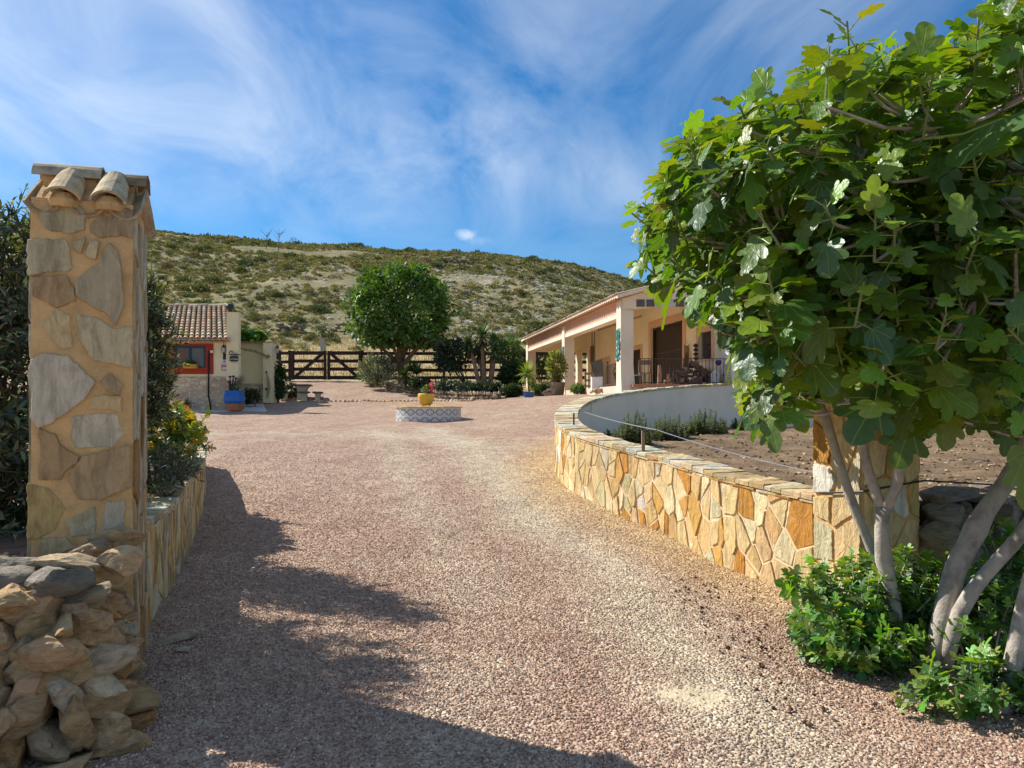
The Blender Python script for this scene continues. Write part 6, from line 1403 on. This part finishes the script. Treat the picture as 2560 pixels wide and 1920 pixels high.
def pyucca(c, r, lab):
    root = thing('potted_yucca', c, lab, 'yucca'); mb = MB(); cols = [((.24, .33, .06), 3), ((.17, .27, .05), 2), ((.35, .42, .09), 1)]
    spiky(mb, Vector(P(527.6, 373.5, 26.9)), 110, .62, .055, cols, -.8, 1, .15, r); spiky(mb, Vector(P(532, 387, 26.9)), 80, .46, .045, cols, -.5, 1, .2, r); mb.build('leaves', M_leaf, root)
    mb = MB(); mb.tube([Vector(c), P(528, 381, 26.9), P(527.6, 374, 26.9)], [.035, .03, .03], 6); mb.tube([Vector(c), P(532, 387, 26.9)], [.03, .025], 6); mb.build('stem', M_bark2, root)
pyucca(B3(529, 391.5, 26.9), random.Random(5), 'yellow-green potted yucca with two spiky heads at the porch corner')
sb('variegated_shrub', 'yellow and green variegated shrub growing in the wooden tub', 'shrub', 556.5, 367, 8.6, 14.5, 26.7, 1200, .11, (.22, .26, .05), alt=(.40, .38, .12), alt2=(.10, .16, .04), per=12, origin=B3(557.3, 383, 26.6))
sb('small_shrub', 'small bright green plant at the foot of the middle porch column', 'plant', 578, 389, 6, 4, 26.0, 380, .09, (.13, .26, .04), origin=B3(578, 394, 26))
sb('porch_plant', 'leafy plant in the tall blue pot beside the porch railing', 'plant', 618.5, 371, 3.4, 7.5, 23.0, 300, .11, (.10, .15, .06), alt=(.3, .25, .12), origin=B3(618, 377.5, 23))
# around the hut
sb('leafy_vine', 'bright green grape vine showing over the top of the cream yard wall', 'vine', 250, 338.6, 14, 5.2, 31.0, 1100, .19, (.09, .20, .025), alt=(.14, .28, .04), tmpl=BROAD, per=12, stems=3)
sb('climber', 'dark green climber on the end of the cream yard wall beside the lantern', 'climber', 278.5, 381, 5.5, 17, 29.8, 1200, .13, (.04, .085, .025), alt=(.07, .14, .03), per=14, origin=B3(278, 401, 29.8))
sb('small_shrub', 'dark low shrub spreading behind the left picnic bench', 'shrub', 292, 392.5, 10, 6.5, 31.6, 700, .12, (.035, .07, .022), per=12)
sb('potted_plant', 'sprawling dark plant at the corner between hut chimney and yard wall', 'plant', 251, 396.5, 7, 5.5, 27.8, 500, .18, (.06, .07, .03), tmpl=LANCE, alt=(.12, .13, .05), per=10)
r = random.Random(12); root = thing('potted_aeonium', B3(231, 392, 25.9), 'dark stalked succulent and dried fronds growing from the big blue pot', 'plant'); mb = MB()
for (x, y) in ((230, 377), (233.4, 376.5), (236, 378.5), (229, 382), (232.5, 385)): mb.tube([P(230.5 + (x - 230) * .3, 392.5, 25.85), P(x, y, 25.85)], [.045, .02], 6, (.05, .03, .025)); mb.lathe(P(x, y, 25.85), [(.02, -.03), (.07, .01), (.03, .04)], 8, (.035, .018, .02))
mb.build('stalks', M_attr, root); mb = MB(); spiky(mb, P(237, 390.5, 25.8), 34, .42, .035, [((.16, .24, .06), 3), ((.09, .15, .04), 2)], .1, 1, .2, r)
for i in range(46): a = P(235, 386, 25.95); t = P(r.uniform(238, 246), r.uniform(374, 384), 25.95 + r.uniform(-.2, .2)); mb.add([a, a + Vector((.0, 0, .02)), t + Vector((.0, 0, .03)), t], [(0, 1, 2, 3)], (.26, .19, .13))
mb.build('fronds', M_leaf, root)
root = thing('small_potted_plant', B3(187.2, 405, 26.1), 'small plant in the terracotta pot at the hut wall', 'plant'); mb = MB(); spiky(mb, P(187.2, 405, 26.1), 40, .36, .03, [((.10, .14, .05), 1)], .1, 1, .3, r); mb.build('leaves', M_leaf, root)
sb('window_box_plant', 'low green plant growing in the yellow window box', 'plant', 189.5, 363, 5.5, 1.8, DH - .15, 200, .07, (.06, .12, .03), stems=0, per=8)
# snapdragons
sr, yc = SNAP; root = thing('snapdragons', yc + Vector((0, 0, .30)), 'pink snapdragons with one tall spike in the yellow pot', 'flowers')
pos, out = clumped(yc + Vector((0, 0, .40)), (.16, .16, .10), 20, 12, .05, .4); N = len(pos); leaves('foliage', OVAL, pos, unit(out + [0, 0, .5]), rdir(N, .5), rng.uniform(.04, .07, N), rcol(N, (.06, .13, .03), .3, (.2, .25, .12), .2), M_leaf, root)
VV = []; 
for (px, py, h, k) in ((425.5, 395, .16, 60), (430.5, 392, .30, 110), (423, 397.5, .08, 30), (428, 396.5, .12, 50), (432.5, 398, .06, 20)):
    c = np.array(P(px, py - 0, 19.9)); t = rng.random((k, 1)); VV.append(c + t * [.05, 0, h] + rdir(k) * (.055 * (1.1 - t)))
pos = np.concatenate(VV); N = len(pos); leaves('blooms', OVAL, pos, rdir(N, .2), rdir(N), rng.uniform(.04, .065, N), rcol(N, (.72, .05, .17), .25, (.85, .2, .32), .3), M_leaf, root)
mb = MB(); mb.tube([P(430.5, 396, 19.9), P(432.5, 379.5, 19.9)], [.008, .018], 5, (.35, .5, .15)); mb.build('tip', M_attr, root)

# --- rosemary / lavender spires along the white wall
def spires(lab, px0, px1, ybase, ytop, D, n, seed):
    r = random.Random(seed); o = P((px0 + px1) / 2, ybase, D); root = thing('rosemary_bush', o, lab, 'shrub'); pp, dd, ss = [], [], []; mb = MB()
    for i in range(n):
        x = r.uniform(px0, px1); e = 1 - abs((x - (px0 + px1) / 2) / ((px1 - px0) / 2)) ** 2 * .6; h = (ybase - ytop) / F * D * e * r.uniform(.45, 1.0); b = P(x, ybase, D + r.uniform(-.35, .35)); b.z = float(zpad(b.x, b.y)); lean = Vector((r.uniform(-.12, .12), r.uniform(-.1, .1), 0))
        t = b + Vector((0, 0, h)) + lean * h * 1.5; mb.tube([b, t], [.006, .003], 4); m = int(h / .009)
        for k in range(m):
            f = k / m; a = k * 2.4; pp.append(tuple(b.lerp(t, f))); dd.append((math.cos(a), math.sin(a), .7)); ss.append(.075 * (1.1 - .7 * f))
    n_ = len(pp); leaves('foliage', OVAL, rel(pp), unit(rel(dd)), unit(rdir(n_) * .3 + [0, 0, 1]), rel(ss) * rng.uniform(.8, 1.3, n_), rcol(n_, (.11, .14, .08), .3, (.17, .20, .12), .3), M_leaf, root); mb.build('stems', M_dbark, root)
spires('sparse little rosemary clump at the left foot of the white wall', 604, 616, 440, 422, 12.6, 14, 1)
spires('tallest rosemary clump in front of the white wall, behind the timber post', 617, 650, 448, 411, 12.2, 62, 2)
spires('broad rosemary clump in the middle of the row along the white wall', 650, 688, 441, 413, 13.8, 60, 3)
spires('bushy rosemary clump at the right of the row along the white wall', 686, 727, 436, 408, 15.2, 70, 4)
spires('small dark rosemary clump at the far right of the row', 731, 747, 429.5, 413, 16.8, 20, 5)

# --- big shrubs behind the left pillar
OL_ = (.085, .115, .05); OA = (.16, .20, .10); OB = (.035, .055, .022)
def shoots(root, pos, out, n_leaf, lsz, tmpl, cols, mat, ln=.35, name='foliage', stemr=.004, up=.5, lv=False, tipcol=None, stem_mat=None):
    """leafy shoots: each starts at pos and grows along out"""
    pp, dd, nmv, ss, cc = [], [], [], [], []; st = MB(); K = len(pos)
    for i in range(K):
        d = Vector(out[i]); d = (d + Vector((0, 0, up))).normalized(); b = Vector(pos[i]); L = ln * random.uniform(.6, 1.2); side = d.orthogonal().normalized(); t = b + d * L; st.tube([b - d * L * .3, b + d * L * .5, t], [stemr * 1.6, stemr * 1.2, stemr * .6], 4, cap=False)
        for k in range(n_leaf):
            f = (k + .5) / n_leaf; a = k * 2.4 + i; ax = (Matrix.Rotation(a, 3, d) @ side); p = b.lerp(t, f); ld = (ax * (1.05 - .5 * f) + d * (.25 + .8 * f)).normalized(); pp.append(tuple(p)); dd.append(tuple(ld)); nmv.append(tuple((d * .8 + Vector((0, 0, .4))).normalized())); ss.append(lsz * random.uniform(.65, 1.2) * (1 - .45 * f)); c = cols[random.randrange(len(cols))]
            if tipcol is not None and f > .72 and random.random() < .75: c = tipcol
            cc.append(tuple(x * random.uniform(.75, 1.25) for x in c))
    leaves(name, tmpl, rel(pp), rel(dd), rel(nmv), rel(ss), rel(cc), mat, root, lv=lv); st.build('twigs', stem_mat or M_dbark, root)
def shrubmass(name, lab, blobs, nper, n_leaf, lsz, cols, base, tmpl=LANCE, ln=.35, seed=0, tip=None, up=.5, mat=None):
    root = thing(name, base, lab, 'shrub'); pos, out = [], []
    for (c, rad, k) in blobs:
        p, o = clumped(c, rad, int(nper * k), 1, .05, .35, .9, seed); pos.append(p); out.append(o)
    shoots(root, np.concatenate(pos), np.concatenate(out), n_leaf, lsz, tmpl, cols, mat or M_leaf, ln, up=up, tipcol=tip)
    mb = MB()
    for (c, rad, k) in blobs:
        for j in range(3): t = Vector(c) + Vector((random.uniform(-1, 1) * rad[0] * .4, random.uniform(-1, 1) * rad[1] * .4, rad[2] * .3)); b = Vector(base); mb.tube([b, b.lerp(t, .5) + Vector((0, 0, .2)), t], [.03, .022, .008], 6)
    mb.build('branches', M_dbark, root)
shrubmass('oleander_shrub', 'big grey-green narrow-leaved shrub left of and behind the tall pillar', [(B3(-5, 330, 5.9), (.75, .7, 1.0), 1.3), (B3(5, 420, 5.9), (.75, .7, .9), 1.3), (B3(-40, 380, 5.6), (.8, .7, 1.3), 1.0), (B3(20, 480, 6.3), (.7, .6, .6), 1.0), (B3(0, 265, 5.8), (.38, .4, .42), .35)], 230, 12, .13, [OL_, OA, OB, OB, (.05, .075, .03)], B3(0, 600, 6.0), seed=1, tip=(.30, .34, .16), ln=.34)
shrubmass('oleander_shrub', 'narrow-leaved shrub with whitish shoot tips between the tall pillar and the hut', [(B3(138, 345, 7.2), (.18, .45, .48), .9), (B3(146, 392, 7.4), (.18, .45, .32), 1.0), (B3(112, 370, 7.3), (.46, .5, .9), 1.0), (B3(144, 305, 7.1), (.12, .3, .20), .4)], 190, 12, .10, [OL_, OA, OB, (.05, .075, .03)], B3(140, 500, 7.4), seed=2, tip=(.34, .37, .22), ln=.20)
shrubmass('broad_leaf_shrub', 'yellow-green broad-lobed shrub leaning over the left planter wall', [(B3(155, 432, 8.6), (.34, .5, .22), 1.0), (B3(178, 436, 9.0), (.16, .4, .10), .5), (B3(152, 452, 8.2), (.26, .4, .20), .7)], 95, 8, .17, [(.14, .24, .03), (.24, .30, .03), (.09, .17, .03), (.34, .33, .04)], B3(150, 480, 8.6), tmpl=FIG2, ln=.22, seed=3, tip=(.50, .38, .03))
shrubmass('low_grey_shrub', 'low silvery narrow-leaved shrub spilling onto the left planter wall', [(B3(157, 478, 6.7), (.22, .4, .15), 1.0), (B3(168, 466, 7.6), (.24, .4, .14), .8)], 75, 11, .10, [(.09, .12, .075), (.13, .16, .11), (.045, .065, .035)], B3(150, 500, 7.0), ln=.2, seed=4)
# planter soil behind left wall
mb = MB(); pts = [frL.at(u, -.2, frL.top(u) - .16) for u in np.arange(0, frL.L, .5)]; q = [(x - 2.6, y + .8, z + .0) for x, y, z in pts]; n = len(pts)
mb.add(pts + q, [(i, i + 1, n + i + 1, n + i) for i in range(n - 1)]); tag(mb.build('planter_soil', surf('bed_earth', (.20, .12, .08), .95, 6, .3, .8), None), kind='structure')

# --- the fig tree
POLY = np.array([(652, 228), (662, 212), (680, 180), (690, 152), (704, 145), (724, 150), (744, 134), (758, 118), (778, 118), (795, 124), (808, 98), (814, 82), (828, 76), (850, 72), (878, 80), (902, 74), (932, 70), (960, 66), (975, 42), (990, 12), (1060, -60), (1130, 0), (1130, 470),
    (1080, 440), (1030, 440), (1005, 425), (985, 408), (955, 420), (925, 405), (900, 415), (875, 400), (850, 390), (830, 384), (812, 392), (792, 418), (770, 424), (762, 405), (758, 385), (755, 355), (738, 328), (712, 308), (690, 296), (672, 286), (656, 280), (650, 258)])
root = thing('fig_tree', P(903, 668, 4.55), 'big multi-stemmed fig tree with large glossy lobed leaves on the right of the drive', 'tree')
TR = {'A': ([(905, 640, 5.0), (885, 600, 5.0), (875, 558, 5.0), (855, 510, 5.0), (838, 460, 5.0), (826, 420, 5.0), (812, 388, 5.0), (795, 350, 5.0), (765, 310, 5.0), (730, 270, 4.95), (690, 240, 4.8)], .040, .016),
      'B': ([(905, 672, 4.55), (900, 650, 4.56), (893, 600, 4.6), (884, 560, 4.58), (882, 530, 4.55), (883, 508, 4.55)], .046, .044),
      'B1': ([(883, 512, 4.55), (868, 470, 4.6), (860, 435, 4.6), (848, 395, 4.6), (832, 345, 4.6), (800, 290, 4.5), (765, 240, 4.4), (740, 200, 4.3)], .032, .014),
      'B2': ([(884, 510, 4.55), (897, 485, 4.5), (901, 450, 4.5), (905, 410, 4.4), (912, 350, 4.3), (905, 280, 4.2), (880, 200, 4.1), (850, 130, 4.0)], .034, .014),
      'C': ([(932, 668, 4.4), (943, 620, 4.4), (955, 570, 4.4), (968, 545, 4.4), (985, 512, 4.4), (1005, 484, 4.4), (1035, 430, 4.4), (1060, 360, 4.3), (1070, 270, 4.2), (1050, 160, 4.0)], .072, .033),
      'D': ([(945, 666, 4.35), (960, 612, 4.3), (985, 575, 4.25), (1012, 545, 4.2), (1042, 505, 4.1), (1080, 440, 4.0), (1110, 350, 3.9)], .047, .03),
      'E': ([(1000, 716, 3.78), (1008, 690, 3.8), (1016, 650, 3.8), (1026, 600, 3.8), (1045, 530, 3.7), (1080, 420, 3.6)], .052, .035)}
nodes = []
def trunk_part(pts, r0, r1, n=10, name='trunk'):
    w_ = [P(*p) for p in pts]; 
    # smooth + slight knobbliness
    c = catmull([tuple(v) for v in w_], .08); k = len(c); mb = MB(); rad = [(r0 + (r1 - r0) * i / k) * (1 + .13 * mnoise.noise(Vector((i * .35, r0 * 90, 0))) + (.16 if (i * 7 + int(r0 * 1000)) % 11 == 0 else 0)) for i in range(k)]
    mb.tube([Vector(v) for v in c], rad, n); mb.build(name, M_bark, root, smooth=True)
    for i, v in enumerate(c):
        if v[2] > 1.05: nodes.append((Vector(v), rad[i]))
for k, (pts, a, b) in TR.items(): trunk_part(pts, a, b)
LIMBS = [(660, 235, 4.4), (700, 175, 4.5), (760, 130, 4.3), (820, 90, 4.2), (905, 80, 3.8), (985, 40, 3.5), (1045, -20, 3.2), (1000, 200, 2.9), (900, 230, 3.1), (820, 300, 3.4), (740, 330, 3.9), (690, 320, 4.3), (655, 285, 4.4), (1060, 300, 2.8), (880, 400, 3.4), (960, 420, 3.3),
         (775, 405, 4.5), (1020, 100, 3.1), (720, 300, 5.6), (800, 200, 5.8), (900, 150, 5.7), (960, 300, 5.9), (850, 380, 5.6), (1000, 380, 5.4), (1060, 200, 5.5), (790, 240, 3.5), (860, 160, 3.3), (940, 130, 2.9)]
for L_i in LIMBS:
    t = P(*L_i); b, rb_ = min(nodes[:400], key=lambda q: (q[0] - t).length + (1.5 if q[0].z > t.z + .1 else 0)); d = t - b; side = Vector((random.uniform(-.12, .12), random.uniform(-.12, .12), random.uniform(0, .12)))
    pts = [b + d * f + side * 4 * f * (1 - f) * d.length * .5 for f in np.linspace(0, 1, 7)]; r0 = min(rb_ * .75, .022); mb = MB(); mb.tube(pts, [r0 * (1 - .72 * f) for f in np.linspace(0, 1, 7)], 7); mb.build('branch', M_bark, root, smooth=True); nodes += [(p, r0 * .6) for p in pts[2:]]
tips, dirs_ = [], []
C0 = np.array(P(905, 250, 4.2)); tries = 0
while len(tips) < 1900 and tries < 200000:
    tries += 1; X = random.uniform(.4, 5.2); D = random.uniform(2.0, 6.4); Z = random.uniform(1.1, 4.9)
    px, py = 512 + F * X / D, HY - F * (Z - EYE) / D
    if not inpoly(np.array(px), np.array(py), POLY): continue
    e = ((X - 2.9) / 2.6) ** 2 + ((D - 4.25) / 2.15) ** 2 + ((Z - 2.6) / 2.1) ** 2
    if e > 1 and random.random() < .93: continue
    if e > 1.5 or D < 2.7: continue
    if e < .25 and random.random() < .3: continue
    # keep the low hanging part to the left and behind
    p = Vector((X, D, Z))
    if tips and min((p - q).length for q in tips[-260:]) < .07: continue
    tips.append(p); dirs_.append(tuple((p - Vector((2.9, 4.3, 2.3))).normalized()))
tw = MB(); NB = [q[0] for q in nodes]; NBa = np.array([tuple(v) for v in NB])
for p, d in zip(tips, dirs_):
    b = NB[int(np.argmin(((NBa - np.array(p)) ** 2).sum(1)))]; m = b.lerp(p, .5) + Vector((0, 0, -.06 * (p - b).length)); tw.tube([b, m, p], [.010, .0075, .006], 5, cap=False)
tw.build('twigs', M_bark, root)
FC = [(.085, .17, .018), (.11, .20, .018), (.065, .135, .018), (.15, .245, .02), (.05, .11, .018)]
pp, dd, nv, ss, cc = [], [], [], [], []; mb = MB(); stl = MB()
for i, (p, d) in enumerate(zip(tips, dirs_)):
    g = (Vector(d) * .55 + Vector((0, 0, .75)) + Vector((random.gauss(0, .25), random.gauss(0, .25), 0))).normalized(); L = random.uniform(.10, .24); side = g.orthogonal().normalized(); nl = random.randint(7, 10); t = p + g * L; stl.tube([p, t], [.006, .004], 5, (.20, .24, .09), cap=False)
    for k in range(nl):
        f = k / nl; a = k * 2.399 + i * 1.3; ax = Matrix.Rotation(a, 3, g) @ side; ax = (ax + Vector((0, 0, .12 - .45 * (1 - f)))).normalized(); b = p.lerp(t, f); pet = random.uniform(.05, .11) * (1 - .5 * f); e = b + (ax * .9 + g * (.15 + .7 * f)).normalized() * pet
        ld = (ax * (1 - .35 * f) + g * (.7 * f - .12) + Vector((0, 0, -.30 * (1 - f) + random.gauss(0, .22)))).normalized(); nr = (g * .8 + ax * .35 + Vector((random.gauss(0, .3), random.gauss(0, .3), .35))).normalized()
        stl.tube([b, e], [.0028, .0022], 4, (.24, .30, .08), cap=False)
        pp.append(tuple(e)); dd.append(tuple(ld)); nv.append(tuple(nr)); s = random.choice((.08, .10, .12, .14, .155)) * random.uniform(.9, 1.1) * (1 - .5 * f ** 2); ss.append((s * random.uniform(.75, 1.1), s, s * random.choice((.4, .8, 1.1, 1.5)))); c = FC[random.randrange(5)]
        if f > .7 and random.random() < .8: c = (.20, .29, .03)
        cc.append(tuple(x * random.uniform(.8, 1.2) for x in c))
HERO = [((877, 398), (850, 442), 3.0, .22, (-.3, -.7, .6)), ((909, 425), (902, 462), 3.2, .20, (.05, -.95, .25)), ((1004, 118), (915, 184), 2.6, .24, (-.35, -.25, .9)), ((978, 196), (948, 250), 2.8, .19, (-.8, -.5, .2)), ((938, 250), (958, 285), 3.0, .19, (.1, -.9, .35)), ((858, 258), (905, 262), 3.1, .18, (.0, -.85, .5))]
for (a_, b_, D_, sz, nr) in HERO:
    A_ = P(*a_, D_); B_ = P(*b_, D_ - .04); d_ = (B_ - A_).normalized(); pp.append(tuple(A_)); dd.append(tuple(d_)); nv.append(nr); ss.append((sz, (B_ - A_).length if (B_ - A_).length > sz * .8 else sz, sz)); cc.append((.055, .12, .028))
    bn = tips[min(range(len(tips)), key=lambda k: (tips[k] - A_).length)]; stl.tube([A_, A_.lerp(bn, .5) + Vector((0, 0, -.02)), bn], [.0035, .004, .005], 5, (.24, .30, .08), cap=False)
leaves('crown', FIG, rel(pp), rel(dd), rel(nv), rel(ss), rel(cc), M_fig, root, lv=True); stl.build('petioles', M_attr, root)
print('fig tips', len(tips), 'leaves', len(pp), 'scrub', NS)
# fig suckers round the stems
def sucker(lab, blobs, n, base, seed, ls=.125):
    random.seed(seed); root = thing('fig_sucker_clump', base, lab, 'shrub'); pos, out = [], []
    for (c, rad, k) in blobs:
        m = int(n * k); d = rdir(m, .15); rr = rng.random((m, 1)) ** .45; p = rel(c) + d * rel(rad) * rr; p[:, 2] = np.maximum(p[:, 2], .06); pos.append(p); out.append(unit(d + rdir(m) * .4))
    shoots(root, np.concatenate(pos), np.concatenate(out), 6, ls, FIG2, [(.10, .22, .035), (.07, .16, .03), (.14, .28, .04), (.05, .11, .03)], M_fig, .18, up=.7, lv=True, tipcol=(.20, .34, .05), stemr=.003, stem_mat=M_bark)
    mb = MB()
    for i in range(0, len(pos[0]), 5): t = Vector(pos[0][i]); b = Vector((base[0] + (t.x - base[0]) * .4, base[1] + (t.y - base[1]) * .4, 0)); mb.tube([b, b.lerp(t, .5) + Vector((0, 0, .05)), t], [.007, .006, .003], 5)
    mb.build('stems', M_bark, root)
sucker('fresh green fig suckers spreading over the gravel left of the fig stems', [(B3(868, 622, 4.75), (.42, .34, .36), 1.0), (B3(860, 650, 4.5), (.30, .26, .18), .5), (B3(905, 620, 4.9), (.3, .3, .32), .5)], 120, (*P(880, 660, 4.6)[:2], 0), 31)
sucker('low fig suckers between the two thickest fig stems', [(B3(920, 610, 4.9), (.28, .25, .30), .7), (B3(925, 640, 4.7), (.2, .2, .2), .4)], 80, (*P(920, 660, 4.75)[:2], 0), 32)
sucker('fig suckers at the right edge among the rearmost fig stems', [(B3(985, 640, 4.5), (.35, .3, .26), .8), (B3(990, 700, 3.75), (.30, .15, .12), .45), (B3(1010, 590, 4.6), (.25, .2, .35), .5)], 85, (*P(985, 680, 4.2)[:2], 0), 33)
a, b = P(786, 590, 4.4), P(848, 640, 4.5); random.seed(5)
root = thing('fig_shoot', (b.x, b.y, 0), 'lone fig shoot reaching out over the gravel towards the golden wall', 'plant'); mb = MB(); mb.tube([Vector((b.x, b.y, 0)), P(830, 610, 4.45), P(800, 590, 4.4), P(786, 580, 4.4)], [.007, .006, .005, .003], 5); mb.build('stem', M_bark, root)
pos = rel([tuple(P(x, y, 4.42)) for x, y in ((788, 582), (796, 588), (812, 600), (826, 612), (802, 596), (792, 590))]); shoots(root, pos, unit(rdir(6, .6) + [-.4, 0, .1]), 6, .12, FIG2, [(.085, .19, .035), (.12, .25, .04)], M_fig, .10, up=.3, lv=True, tipcol=(.20, .34, .05), stemr=.003, stem_mat=M_bark)
